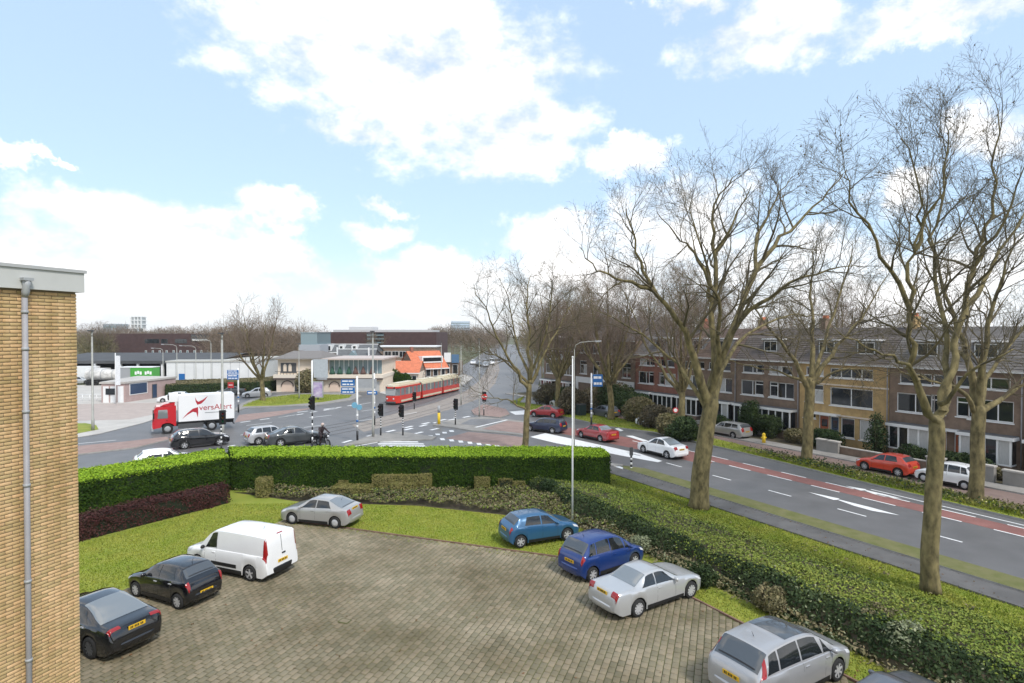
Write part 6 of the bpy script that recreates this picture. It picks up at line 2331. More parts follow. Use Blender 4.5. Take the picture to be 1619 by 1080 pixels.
# restaurant with arches and glazed upper floor
Yr = 99.0
A, B = D(437, 600, Yr), D(606, 600, Yr)
w = B.x - A.x
zf = lambda py: D(0, py, Yr).z
o = empty('restaurant', (A.x, Yr, 0), 0, 'cream restaurant with arched ground floor and glazed upper storey', 'restaurant')
xat = lambda px: D(px, 600, Yr).x - A.x
MB().box(0, w, 0, 12, 0, zf(597.5)).build('ground_floor', M['offwhite'], o)
MB().box(-.3, w + .1, -.6, 12, zf(597.4), zf(592)).build('balcony', mat('balcony_cream', (.72, .64, .54), .7), o)
MB().box(-.25, w + .05, -.62, -.601, zf(600), zf(597.6)).build('dark_band', mat('dark_band', (.07, .05, .045), .6), o)
MB().box(.1, w - .3, .4, 12, zf(592), zf(569)).build('upper_floor', M['offwhite'], o)
MB().box(xat(545) - 3.6, w + .2, -.9, 12.1, zf(569), zf(566.5)).build('canopy', mat('canopy_edge', (.5, .42, .38), .6), o)
MB().prism([(xat(436), -.3), (xat(505), -.3), (xat(500), 11), (xat(440), 11)], zf(569), zf(567)).build('eave', M['offwhite'], o)
mb = MB()
e0, e1, r0_, r1_ = xat(433), xat(507), xat(447), xat(496)
z0, z1 = zf(567), zf(556)
mb.face([(e0, -.5, z0), (e1, -.5, z0), (r1_, 5, z1), (r0_, 5, z1)])
mb.face([(e0, 12, z0), (e0, -.5, z0), (r0_, 5, z1)])
mb.face([(e1, -.5, z0), (e1, 12, z0), (r1_, 5, z1)])
mb.face([(e1, 12, z0), (e0, 12, z0), (r0_, 5, z1), (r1_, 5, z1)])
mb.build('roof', mat('grey_hip_roof', (.19, .175, .165), .85, var=.1), o)
for px in (447, 455, 463):
    MB().box(xat(px) - .45, xat(px) + .45, .33, .395, zf(590), zf(574)).build('opening', M['dgrey'], o)
for px in (449.5, 457.5):
    pts = [(xat(px) - .28, zf(588)), (xat(px) + .28, zf(588))] + [(xat(px) + .28 * math.cos(a), zf(580) + .5 * math.sin(a)) for a in np.linspace(0, math.pi, 8)]
    mb = MB()
    mb.face([(x, .32, z) for x, z in pts])
    mb.build('arched_panel', M['offwhite'], o)
for k in range(14):
    x = xat(440) + k * .55
    MB().box(x, x + .06, -.58, -.52, zf(592), zf(587.5)).build('baluster', M['dgrey'], o)
MB().box(xat(437), xat(480), -.6, -.5, zf(587.4), zf(586.8)).build('railing', M['dgrey'], o)
for k in range(11):
    x0, x1 = xat(520) + (xat(603) - xat(520)) * k / 11, xat(520) + (xat(603) - xat(520)) * (k + 1) / 11
    f = MB().box(x0, x0 + .09, .3, .395, zf(591), zf(569.2)).build('window', M['white'], o)
    MB().box(x0 + .1, x1, .34, .39, zf(591), zf(569.2)).build('pane', M['paleglass'], f)
for px in (525, 537, 551.5, 562, 574, 588):
    MB().tube([(xat(px), .1, zf(591.5)), (xat(px), .1, zf(588)), (xat(px), .1, zf(579))], [.5, .42, .03], 8).build('parasol', mat('parasol_green', (.03, .09, .06), .8) if px < 556 else mat('parasol_brown', (.12, .07, .06), .8), o)
for px0, px1 in ((445, 464), (521, 537)):
    c = (xat(px0) + xat(px1)) / 2
    r_ = (xat(px1) - xat(px0)) / 2
    zc = zf(611)
    pts = [(c + r_ * math.cos(a), zc + r_ * .95 * math.sin(a)) for a in np.linspace(0, math.pi, 14)]
    mb = MB()
    mb.face([(x, -.03, z) for x, z in [(c + r_, .1)] + pts + [(c - r_, .1)]])
    mb.build('arch_panel', mat('arch_pink', (.72, .56, .45), .8), o)
    mb = MB()
    for p0, p1 in zip(pts, pts[1:]):
        mb.bar((p0[0], -.05, p0[1]), (p1[0], -.05, p1[1]), .12, .22, 0, (0, 1, 0))
    mb.build('arch_trim', mat('dark_band', (.07, .05, .045)), o)
for px0, px1 in ((466, 475), (485, 495), (541, 600)):
    MB().box(xat(px0), xat(px1), -.04, -.004, .1, zf(603)).build('glazing', M['dgrey'] if px1 < 500 else M['curtain'], o)
# sign on grey panel above entrance
MB().box(xat(496), xat(519), -.75, -.62, zf(600), zf(568)).build('grey_panel', mat('bluegrey_render', (.36, .38, .41)), o)
MB().box(xat(507), xat(517), -.78, -.751, zf(589), zf(587)).build('dark_strip', M['black'], o)
# orange-roofed houses by the tram
def gable_house(px0, px1, Y, ev, rd, label, rz=0, wallm='offwhite', dp=8, length=None):
    A, B = D(px0, 600, Y), D(px1, 600, Y)
    o = empty('orange_roofed_house', (A.x, Y, 0), rz, label, 'house', 'orange roofed houses by the tram line')
    w = length or (B - A).length
    ze, zr = D(0, ev, Y).z, D(0, rd, Y).z
    MB().box(0, w, 0, dp, 0, ze).build('wall', M[wallm], o)
    mb = MB()
    mb.face([(-.2, -.4, ze - .1), (w + .2, -.4, ze - .1), (w + .2, dp / 2, zr), (-.2, dp / 2, zr)])
    mb.face([(-.2, dp / 2, zr), (w + .2, dp / 2, zr), (w + .2, dp + .4, ze - .1), (-.2, dp + .4, ze - .1)])
    rf = mb.build('roof', M['red_tile'], o)
    mb = MB()
    mb.face([(0, 0, ze), (0, dp / 2, zr - .1), (0, dp, ze)])
    mb.face([(w, dp, ze), (w, dp / 2, zr - .1), (w, 0, ze)])
    mb.face([(w, dp, ze), (0, dp, ze), (0, dp, ze - .05), (w, dp, ze - .05)])
    mb.build('gable', M['brick_brown'], o)
    MB().box(-.25, w + .25, -.5, -.4, ze - .25, ze - .05).build('gutter', M['white'], rf)
    MB().box(w * .1, w * .1 + .6, dp / 2 - .3, dp / 2 + .3, zr - .3, zr + .9).build('chimney', M['brick_red'], rf)
    return o, w, ze, zr


o, w, ze, zr = gable_house(609, 662, 112, 589, 572, 'low house with orange roof and white fascia beside the tram front')
front_windows(o, [w * .45, w * .62, w * .8], .6, .9, ze - 1.2, 'white')
o, w, ze, zr = gable_house(657, 694, 122, 583, 556, 'taller house with orange roof and long dormer', rz=R(40), wallm='brick_brown', dp=7, length=8)
front_windows(o, [w * (.08 + .23 * k) for k in range(4)], .8, 1.2, 2.0, 'white', cols=1)
MB().box(w * .25, w * .9, .6, 4.2, ze + 1.1, ze + 2.5).build('dormer', M['white'], o)
MB().box(w * .28, w * .87, .55, .59, ze + 1.4, ze + 2.2).build('pane', M['glass'], o)
o, w, h, Y = block('shop_house', 700, 726, 0, 573, 10, M['brick_brown'], 'brown corner shop with white and blue sign boards', y=138)
MB().box(w * .1, w * .5, -.5, -.1, 3.2, 5.4).build('sign_board', M['white'], o)
MB().box(w * .55, w * 1.0, -.6, -.2, 3.0, 5.0).build('sign_board', mat('sign_slate_blue', (.08, .16, .27), .5), o)
front_windows(o, [w * .1, w * .6], .4, 1.3, 2.2)
o, w, h, Y = block('flat_roofed_house', 594, 690, 0, 549, 10, M['brick_brown'], 'flat roofed brown terrace behind the orange roofs', y=150, roof=M['white'])
front_windows(o, [w * (.03 + .12 * k) for k in range(8)], h - 2.6, 1.7, 1.6, cols=2)
MB().box(0, w * .5, -.3, -.05, h - 5.2, h - 3.4).build('white_band', M['white'], o)
# tower, far flats
A = D(215.5, 524, 620)
o = empty('water_tower', (A.x, 620, 0), 0, 'pale square tower on the skyline', 'tower')
wd = 16 / FPX * 620
zt, zb = D(0, 501, 620).z, D(0, 519, 620).z
TW = mat('tower_concrete', (.42, .44, .45), .8, var=.05)
MB().box(-wd * .3, wd * .3, 0, wd * .6, 0, zb).build('shaft', TW, o)
for k in range(4):
    x = -wd / 2 + wd * k / 3
    MB().box(x - .5, x + .5, -.6, .6, zb, zt).build('rib', M['white'], o)
for k in range(4):
    z = zb + (zt - zb) * k / 3
    MB().box(-wd / 2, wd / 2, -.5, wd - 1, z - .4, z + .4).build('ring', M['white'], o)
MB().box(-wd / 2 + .6, wd / 2 - .6, .5, wd - 2, zb, zt - .6).build('tank', TW, o)
for (x0, x1, tp, Y, lab, c) in ((163, 184, 512, 560, 'grey flats on the skyline beside the pale tower', (.33, .37, .40)), (713, 742, 508, 1400, 'pale blue tower block on the skyline above the far road', (.50, .60, .70)),
                                (186, 256, 524, 520, 'low white hall on the skyline under the pale tower', (.5, .5, .48))):
    A, B = D(x0, 527, Y), D(x1, 527, Y)
    h = D(0, tp, Y).z
    w = B.x - A.x
    o = empty('flats' if tp < 520 else 'far_hall', (A.x, Y, 0), 0, lab, 'building')
    MB().box(0, w, 0, 18, 0, h).build('wall', mat('far_' + lab.split()[0] + str(int(Y)), c, .7, var=.05, scale=.1), o)
    for k in range(int(h // 6)):
        MB().box(.5, w - .5, -.25, -.01, 3 + k * 6, 5.2 + k * 6).build('window_band', M['paleglass'], o)
# dark green wall of the corner building behind the young plane, garden walls
for (s, t, w, h, lab) in ((47.0, t_of(1560, 47), 1.1, 1.0, 'short brick garden pillar before the white bay'), (47.0, t_of(1482, 47), 1.1, .95, 'whitewashed garden pillar behind the white hatchback'), (47.0, t_of(1319, 47), 1.0, .9, 'sandy garden pillar at the yellow house gate'),
                          (47.0, t_of(1302, 47), .9, .9, 'brown garden pillar beside the sandy one'), (47.0, t_of(1608, 47), 1.2, .9, 'stone garden pillar at the photo edge')):
    o = empty('garden_pillar', (*ST(s, t), .08), math.atan2(-SD.y, -SD.x), lab, 'garden wall', 'garden pillars')
    MB().box(-w / 2, w / 2, -.2, .2, 0, h).box(-w / 2 - .05, w / 2 + .05, -.25, .25, h, h + .1, 1).build('pillar', [M['pavement'], M['concrete']], o)
for (a, b, lab) in ((1330, 1400, 'low garden wall before the yellow house'), (1420, 1475, 'low garden wall before the orange car'), (1500, 1550, 'low garden wall before the orange door')):
    ta, tb = t_of(a, 47.2), t_of(b, 47.2)
    o = empty('garden_wall', (*ST(47.2, ta), .08), math.atan2(-SD.y, -SD.x), lab, 'garden wall', 'garden walls')
    MB().box(0, ta - tb, -.11, .11, 0, .55).box(-.03, ta - tb + .03, -.15, .15, .552, .62, 1).build('wall', [M['brick_brown'], M['concrete']], o)

# ------------------------------------------------------------------ hedges, planting, lawns
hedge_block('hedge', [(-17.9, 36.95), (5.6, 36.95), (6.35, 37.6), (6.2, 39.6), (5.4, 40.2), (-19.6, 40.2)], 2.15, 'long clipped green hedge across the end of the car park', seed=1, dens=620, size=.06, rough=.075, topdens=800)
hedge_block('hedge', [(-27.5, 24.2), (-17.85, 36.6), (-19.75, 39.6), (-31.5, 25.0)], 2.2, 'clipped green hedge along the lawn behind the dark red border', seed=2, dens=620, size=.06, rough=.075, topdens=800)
hedge_block('border_hedge', [(-24.2, 22.5), (-16.7, 34.2), (-17.5, 35.0), (-25.3, 23.2)], 1.0, 'low dark red border hedge along the lawn', leaf='red_leaf', top='red_leaf', seed=3, dens=650, size=.055, rough=.12)
bx = [(404, 424, 787, 757, 'tall clipped box stump at the hedge corner'), (536, 551, 776, 759, 'small clipped box stump left of the long low box strip'), (522, 584, 786, 772, 'long low clipped box strip before the hedge'),
      (588, 664, 779, 751, 'widest clipped box block before the hedge'), (617, 656, 783, 765, 'low box cube in front of the widest block'), (664, 682, 779, 750, 'upright box block joined to the widest one'),
      (750, 774, 779, 755, 'clipped box cube standing alone mid hedge'), (788, 811, 777, 757, 'clipped box block near the flagpole'), (811, 830, 779, 762, 'smaller pale box block near the flagpole'), (843, 855, 777, 760, 'slim box stump next to the flagpole')]
for i, (x0, x1, yb, yt, lab) in enumerate(bx):
    a, b = G(x0, yb), G(x1, yb)
    h = D(0, yt, a.y).z
    d_ = min(1.2, max(.7, (b.x - a.x) * .6))
    hedge_block('box_shrub', [(a.x, a.y), (b.x, a.y), (b.x, min(36.7, a.y + d_)), (a.x, min(36.7, a.y + d_))], h, lab, 'clipped box shrubs before the hedge', 'box shrub', 'box_leaf', 'box_leaf', dens=900, size=.05, seed=20 + i, rough=.04)


def scatter(name, poly, n, m, size, hfun=None, seed=0, flat=.6, kindname='stuff', jit=.04, parent=None, dens_fn=None):
    rs = np.random.default_rng(seed)
    xs, ys = [p[0] for p in poly], [p[1] for p in poly]
    ar = abs(sum(poly[i][0] * poly[(i + 1) % len(poly)][1] - poly[(i + 1) % len(poly)][0] * poly[i][1] for i in range(len(poly)))) / 2
    k = int(n * (max(xs) - min(xs)) * (max(ys) - min(ys)))
    q = np.column_stack([rs.uniform(min(xs), max(xs), k), rs.uniform(min(ys), max(ys), k)])
    c = np.zeros(k, bool)
    for i in range(len(poly)):
        a, b = poly[i], poly[(i + 1) % len(poly)]
        if a[1] == b[1]:
            continue
        c ^= ((a[1] > q[:, 1]) != (b[1] > q[:, 1])) & (q[:, 0] < (b[0] - a[0]) * (q[:, 1] - a[1]) / (b[1] - a[1]) + a[0])
    q = q[c]
    if dens_fn is not None:
        q = q[rs.uniform(0, 1, len(q)) < dens_fn(q)]
    z = (hfun(q) if hfun else np.zeros(len(q))) + np.abs(rs.normal(0, jit, len(q)))
    V, F = leaf_quads(np.column_stack([q, z]), np.tile([0, 0, 1.0], (len(q), 1)), size, rs, flat)
    return tag(link(name, np_mesh(name, V, F, M[m]), parent), kind='stuff')


def blades(name, poly, n, m, h, seed=0, z0=0.0, dens_fn=None):
    """short grass: one leaning triangle per blade"""
    rs = np.random.default_rng(seed)
    xs, ys = [p[0] for p in poly], [p[1] for p in poly]
    k = int(n * (max(xs) - min(xs)) * (max(ys) - min(ys)))
    q = np.column_stack([rs.uniform(min(xs), max(xs), k), rs.uniform(min(ys), max(ys), k)])
    c = np.zeros(k, bool)
    for i in range(len(poly)):
        a, b = poly[i], poly[(i + 1) % len(poly)]
        if a[1] == b[1]:
            continue
        c ^= ((a[1] > q[:, 1]) != (b[1] > q[:, 1])) & (q[:, 0] < (b[0] - a[0]) * (q[:, 1] - a[1]) / (b[1] - a[1]) + a[0])
    q = q[c]
    if dens_fn is not None:
        q = q[rs.uniform(0, 1, len(q)) < dens_fn(q)]
    n_ = len(q)
    a = rs.uniform(0, 6.283, n_)
    hh = h * rs.uniform(.5, 1.4, n_)
    w = .018 * rs.uniform(.7, 1.4, n_)
    l = rs.normal(0, .5, (n_, 2)) * hh[:, None]
    P = np.column_stack([q, np.full(n_, z0)])
    o = np.column_stack([np.cos(a) * w, np.sin(a) * w, np.zeros(n_)])
    V = np.stack([P - o, P + o, P + np.column_stack([l, hh])], 1).reshape(-1, 3)
    return tag(link(name, np_mesh(name, V, np.arange(3 * n_).reshape(n_, 3), M[m])), kind='stuff')


lawn_l = [(-24.5, 21.5), (-16.6, 34.0), (-12.4, 34.2), (-12.35, 31.1), (-16.2, 20.0), (-19, 14)]
lawn_f = [(-12.4, 34.2), (-5.5, 33.6), (-.5, 31.9), (3.6, 29.6), (5.6, 27.2), (5.2, 24.8), (-12.25, 31.1)]
lawn_r = [(5.3, 25.4), (7.0, 23.6), ST(18.6, 10), ST(18.6, 0), ST(16.85, 0), ST(16.85, 19.5)]
for i, pl in enumerate((lawn_l, lawn_f, lawn_r)):
    blades('grass', pl, 420, 'grass_blade', .05, 30 + i, z0=-.03)
# mossy fringe creeping over the pavers at the edges
blades('grass', [(-12.3, 31.0), (5.1, 24.7), (4.9, 24.2), (-12.4, 30.4)], 160, 'grass_blade', .03, 41, z0=.01)
blades('joint_weeds', [(-12.2, 30.9), (5.0, 24.6), (9.2, 17.5), (8, 8), (-18, 8)], 60, 'grass_blade', .03, 42, z0=.012, dens_fn=lambda q: np.clip(fbm(q[:, 0], q[:, 1], 91, .8) * 1.6 - .5, 0, 1))

# fallen leaves blown over lawn, pavers and verge
DEAD = mat('dead_leaf', (0.13, 0.075, 0.03), 0.8, isl=.4)
M['dead_leaf'] = DEAD
for i, (pl_, n_, z_) in enumerate(((lawn_l, 2.2, .03), (lawn_f, 3.0, .03), (lawn_r, 5, .03), ([(-12.2, 30.9), (5.0, 24.6), (9.2, 17.5), (8, 8), (-18, 8)], .9, .03), ([ST(26.5, -5), ST(26.5, 33), ST(29.3, 33), ST(29.3, -5)], 6, .06))):
    scatter('fallen_leaves', pl_, n_, 'dead_leaf', .04, lambda q, z_=z_: np.full(len(q), z_), 200 + i, .4, jit=.01)

# low mixed cover in front of the long hedge
pl = [(-17.5, 36.5), (-12.4, 34.4), (-5.5, 33.7), (-.5, 32.0), (3.7, 29.8), (5.8, 27.2), (7.5, 30.5), (6.0, 36.6)]
sheet('planting_bed', pl, -.02, M['soil'])
def cover_h(q):
    return .10 + .28 * np.clip(fbm(q[:, 0], q[:, 1], 77, 1.4) + .55, 0, 1.3)
scatter('ground_cover', pl, 200, 'olive', .07, cover_h, 51, .7, jit=.06)
scatter('ground_cover', pl, 110, 'ivy', .065, cover_h, 59, .7, jit=.07, dens_fn=lambda q: np.clip(fbm(q[:, 0], q[:, 1], 4, .6) + .6, 0, 1))
scatter('ground_cover', pl, 90, 'ivy_dark', .07, lambda q: cover_h(q) + .03, 52, .7, dens_fn=lambda q: np.clip(fbm(q[:, 0], q[:, 1], 5, .8) + .5, 0, 1))
scatter('ground_cover', pl, 26, 'pale_leaf', .06, lambda q: cover_h(q) + .06, 53, .8, dens_fn=lambda q: np.clip(fbm(q[:, 0], q[:, 1], 6, 1.1) + .2, 0, 1))

# big mass of evergreen shrubs along the street side: steep face towards the car park coloured as shaded, broad top coloured as lit, falling to the pavement
def bed_front(t):
    return 18.75 + .35 * np.sin(t * .45) + .25 * np.sin(t * 1.13 + 1)


def bed_h(s, t):
    f = np.clip((s - bed_front(t)) / .55, 0, 1)
    b = np.clip((s - 22.4) / 2.2, 0, 1)
    x, y = s, t
    bumps = fbm(x, y, 3, .9) * .16 + fbm(x, y, 8, 2.2) * .07
    return np.maximum(.04, (.85 - .3 * np.clip((s - 19.6) / 3.0, 0, 1)) * np.sqrt(f) * (1 - b * b * (3 - 2 * b)) + bumps * f * (1 - b * .7))


ns, ntt = 46, 190
tv = np.linspace(-8, 33.5, ntt)
sv = np.concatenate([np.linspace(17.9, 20.2, 24), np.linspace(20.3, 26.3, ns - 24)])
Sg, Tg = np.meshgrid(sv, tv, indexing='ij')
Zg = bed_h(Sg, Tg) - .10
Xg = SN.x * Sg + SD.x * Tg
Yg = SN.y * Sg + SD.y * Tg
V = np.stack([Xg, Yg, Zg], -1).reshape(-1, 3)
a, b = np.meshgrid(np.arange(ns - 1), np.arange(ntt - 1), indexing='ij')
F = np.stack([a * ntt + b, (a + 1) * ntt + b, (a + 1) * ntt + b + 1, a * ntt + b + 1], -1).reshape(-1, 4)
bed = tag(link('shrub_bed', np_mesh('shrub_bed', V, F, M['soil'], smooth=True)), kind='stuff')
rs = np.random.default_rng(9)


def bed_leaves(name, n, m, size, s0, s1, seed, dens=None, lift=0.0, flat=.55):
    rs = np.random.default_rng(seed)
    s = rs.uniform(s0, s1, n)
    t = -8 + 41.5 * rs.uniform(0, 1, n) ** 1.15
    if dens is not None:
        k = rs.uniform(0, 1, n) < dens(s, t)
        s, t = s[k], t[k]
    z = bed_h(s, t)
    e = .05
    dzs = (bed_h(s + e, t) - bed_h(s - e, t)) / (2 * e)
    dzt = (bed_h(s, t + e) - bed_h(s, t - e)) / (2 * e)
    N_ = np.column_stack([-(SN.x * dzs + SD.x * dzt), -(SN.y * dzs + SD.y * dzt), np.ones(len(s))])
    N_ /= np.linalg.norm(N_, axis=1)[:, None]
    P = np.column_stack([SN.x * s + SD.x * t, SN.y * s + SD.y * t, z]) + N_ * (lift + np.abs(rs.normal(0, .05, len(s)))[:, None] - .04)
    V, F = leaf_quads(P, N_, size, rs, flat)
    return tag(link(name, np_mesh(name, V, F, M[m]), bed), kind='stuff')


bed_leaves('shaded_foliage', 40000, 'ivy_dark', .068, 18.3, 19.7, 1)  # shadow of the steep face put into darker leaves
bed_leaves('ivy', 105000, 'ivy', .05, 18.9, 24.6, 2, lambda s, t: np.clip((s - 19.0) / .5, 0, 1) * (.45 + .6 * np.clip(fbm(s, t, 21, .5) + .5, 0, 1)))
bed_leaves('yellow_cover', 44000, 'ivy_yellow', .046, 19.8, 25.6, 3, lambda s, t: np.clip(fbm(s, t, 33, .42) * 1.4 + .45 + (s - 22.5) * .16, 0, 1))
bed_leaves('dark_cover', 12000, 'ivy_dark', .065, 20.2, 25.5, 4, lambda s, t: np.clip(fbm(s, t, 44, .7) * 1.5 - .1, 0, 1), .02)
bed_leaves('brown_cover', 12000, 'olive', .055, 19.5, 26.0, 6, lambda s, t: np.clip(fbm(s, t, 46, .6) * 1.4 - .1, 0, 1), .02)
bed_leaves('pale_leaves', 2600, 'pale_leaf', .055, 18.5, 20.5, 5, lambda s, t: np.clip(fbm(s, t, 55, .9) + .1, 0, 1), .05, .8)
blades('grass', [ST(23.6, -5), ST(23.6, 33.5), ST(26.45, 34), ST(26.45, -5)], 420, 'grass_blade', .07, 36, z0=0.0)
# straggling low plants between the lawn strip and the shrub face
pl = [ST(17.7, -2), ST(17.9, 18), ST(17.5, 24), ST(19.0, 33), ST(19.0, -2)]
scatter('ground_cover', pl, 150, 'olive', .07, lambda q: .05 + .2 * np.clip(fbm(q[:, 0], q[:, 1], 78, 1.6) + .4, 0, 1.2), 54, .8, jit=.07, dens_fn=lambda q: np.clip(fbm(q[:, 0], q[:, 1], 12, .9) + .65, 0, 1))
scatter('ground_cover', pl, 40, 'pale_leaf', .055, lambda q: .15 + .25 * np.clip(fbm(q[:, 0], q[:, 1], 78, 1.6) + .4, 0, 1.2), 55, .8, jit=.1, dens_fn=lambda q: np.clip(fbm(q[:, 0], q[:, 1], 14, .9) + .2, 0, 1))
for i, (x, y, rr, h, m, lab) in enumerate(((1215, 965, .8, .9, 'olive', 'brownish loose shrub at the lawn strip beyond the coupe'), (1445, 1050, .9, 1.1, 'pale_leaf', 'pale leaved shrub by the people carrier bonnet'),
                                           (1010, 872, .6, .75, 'pale_leaf', 'pale flowering shrub behind the deep blue hatchback'), (1115, 925, .6, .8, 'ivy_dark', 'dark leafy shrub in front of the coupe bonnet'),
                                           (1395, 1010, .8, 1.0, 'olive', 'olive shrub beyond the people carrier'), (875, 785, .8, 1.05, 'evergreen', 'dark spreading shrub right beside the flagpole'))):
    q = G(x, y)
    bush((q.x, q.y, 0), rr, rr, h, m, lab, 'shrub', 'shrubs along the street border', 60 + i, 900, .06)

# verge plants across the street
pl = [ST(38.6, -12), ST(39.5, 20), ST(40.7, 33), ST(42.4, 30), ST(40.9, 8), ST(40.6, -12)]
blades('grass', pl, 260, 'grass_blade', .22, 37, z0=.1)
scatter('verge_plants', pl, 45, 'evergreen', .09, lambda q: .15 + .3 * np.clip(fbm(q[:, 0], q[:, 1], 71, .7) + .2, 0, 1), 56, .9, jit=.1)
scatter('verge_plants', pl, 60, 'olive', .08, lambda q: .12 + .3 * np.clip(fbm(q[:, 0], q[:, 1], 72, .7) + .2, 0, 1), 57, .9, jit=.1)
scatter('verge_flowers', pl, 10, 'flower', .04, lambda q: np.full(len(q), .32), 58, .9, jit=.08, dens_fn=lambda q: np.clip(fbm(q[:, 0], q[:, 1], 73, .8) + .1, 0, 1))
blades('grass', isl, 90, 'grass_blade', .12, 38, z0=.1)
blades('grass', PX((383, 643), (440, 642), (510, 637), (552, 630), (556, 626), (470, 625), (412, 631)), 60, 'grass_blade', .15, 39, z0=.16)

# winter shrubs on the island and front-garden greenery
wsh = [(912, 655, 2.3, 2.9, 'brown_shrub', 'twiggy winter shrub behind the grey street lamp'), (955, 652, 2.6, 3.3, 'brown_shrub', 'tall twiggy winter shrub right of the blue square board'), (985, 657, 2.6, 3.2, 'evergreen', 'dark green shrub among the winter shrubs'),
       (1012, 668, 2.0, 2.5, 'olive', 'tan shrub in front of the shop house'), (1040, 678, 1.7, 2.1, 'brown_shrub', 'grey brown shrub beside the red brick house'), (1062, 690, 1.5, 1.9, 'olive', 'low tan shrub at the island end'), (1083, 697, 1.5, 1.9, 'evergreen', 'dark shrub next to the big plane trunk'),
       (868, 640, 2.0, 2.6, 'brown_shrub', 'twiggy shrub behind the dark red hatchback'), (893, 645, 2.0, 2.4, 'evergreen', 'dark shrub at the island tip')]
for i, (x, y, r_, h, m, lab) in enumerate(wsh):
    q = G(x, y)
    bush((q.x, q.y, .08), r_ * 1.3, r_, h * 1.15, m, lab, 'shrub', 'winter shrubs on the island', 80 + i, 280, .11)
gd = [(1140, 672, 2.2, .9, 1.5, 'evergreen', 'green front garden hedge behind the silver estate'), (1185, 690, 1.3, 1.2, 3.4, 'evergreen', 'tall dark evergreen before the brown house'), (1213, 697, 1.8, 1.0, 2.2, 'ivy_dark', 'rounded dark bush at the brown house wall'),
      (1262, 705, 1.6, .8, 1.3, 'olive', 'low olive bush by the yellow hydrant'), (1305, 706, 2.4, .9, 1.7, 'evergreen', 'thick green hedge before the yellow house'), (1387, 712, .9, .9, 3.6, 'evergreen', 'tall pointed conifer at the corner of the yellow house'),
      (1440, 727, 1.5, .8, 1.5, 'evergreen', 'dark bush before the white awning'), (1512, 738, 2.2, .8, 1.4, 'ivy_dark', 'leafy bush before the orange door'), (1540, 742, 1.4, .8, 1.3, 'evergreen', 'dark hedge behind the right hand plane trunk'),
      (1600, 757, 1.2, .7, .8, 'olive', 'low plant bed at the white bay')]
for i, (x, y, rx, ry, h, m, lab) in enumerate(gd):
    q = ST(48.3, t_of(x, 48.3))
    bush((q[0], q[1], .08), rx, ry, h, m, lab, 'bush', 'front garden bushes', 100 + i, 480, .085, rz=math.atan2(-SD.y, -SD.x))
# across the junction
hedge_block('hedge', PX((262, 628), (410, 622), (440, 618), (436, 612), (400, 614), (262, 620)), 1.95, 'dark clipped hedge in front of the white warehouse', seed=5, dens=110, size=.12, rough=.06, leaf='evergreen', top='olive')
for i, (x, y, r_, h, m, lab) in enumerate(((616, 612, 2.0, 3.6, 'hedge_leaf', 'round green bush before the low orange roofed house'), (640, 612, 2.2, 2.6, 'hedge_leaf', 'wide green bush behind the tram roof'), (487, 622, 2.2, 4.2, 'olive', 'brownish bush before the restaurant arches'))):
    q = G(x, y)
    bush((q.x, q.y, 0), r_, r_, h, m, lab, 'bush', 'bushes across the junction', 120 + i, 160, .17)

# ------------------------------------------------------------------ trees
A_Y = 33.2
limb_tree('plane_tree', G(1105, 803), px_limb([(1105, 806), (1108, 745), (1116, 690), (1124, 640)], A_Y, (.54, .41)),
          [px_limb(l, A_Y, r_) for l, r_ in (
              ([(1120, 650), (1096, 560, -.6), (1070, 505, -1.4), (1030, 455, -2), (1008, 392, -2.4), (990, 305, -2.6)], (.30, .03)),
              ([(1035, 460, -2), (985, 440, -2.6), (945, 425, -3), (915, 385, -3.2)], (.13, .02)),
              ([(1122, 640), (1128, 560, .4), (1128, 470, .8), (1130, 380, 1.0), (1128, 300, 1.2), (1170, 235, 1.6)], (.30, .03)),
              ([(1128, 480, .8), (1105, 410, .2), (1075, 365, -.4), (1038, 318, -1)], (.15, .02)),
              ([(1126, 640), (1150, 545, 1), (1190, 440, 2), (1235, 365, 2.6), (1285, 305, 3), (1332, 240, 3.2)], (.32, .03)),
              ([(1190, 440, 2), (1200, 360, 3), (1225, 290, 3.5), (1255, 245, 4)], (.15, .02)),
              ([(1124, 620), (1160, 525, -1), (1215, 468, -2), (1290, 432, -2.8), (1365, 420, -3.4)], (.24, .02)),
              ([(1118, 650), (1070, 575, 1.4), (1000, 520, 2.4), (940, 490, 3)], (.16, .02)),
              ([(1126, 610), (1140, 500, -1.6), (1110, 400, -3), (1090, 300, -3.6)], (.18, .02)),
              ([(1130, 600), (1180, 530, 2.4), (1240, 500, 4), (1300, 500, 5)], (.16, .02)),
              ([(1132, 400, 1), (1160, 330, .4), (1190, 260, 0)], (.12, .02)))],
          'big bare plane tree on the near verge left of the white liftback', 'bare plane trees', 1, PLANE, 3, .12)
B_Y = 22.4
cfgB = dict(PLANE, len=[3.6, 1.8, .95, .42], rad=[.065, .027, .012, .007], tip=.0045, num=[9, 7, 6, 3])
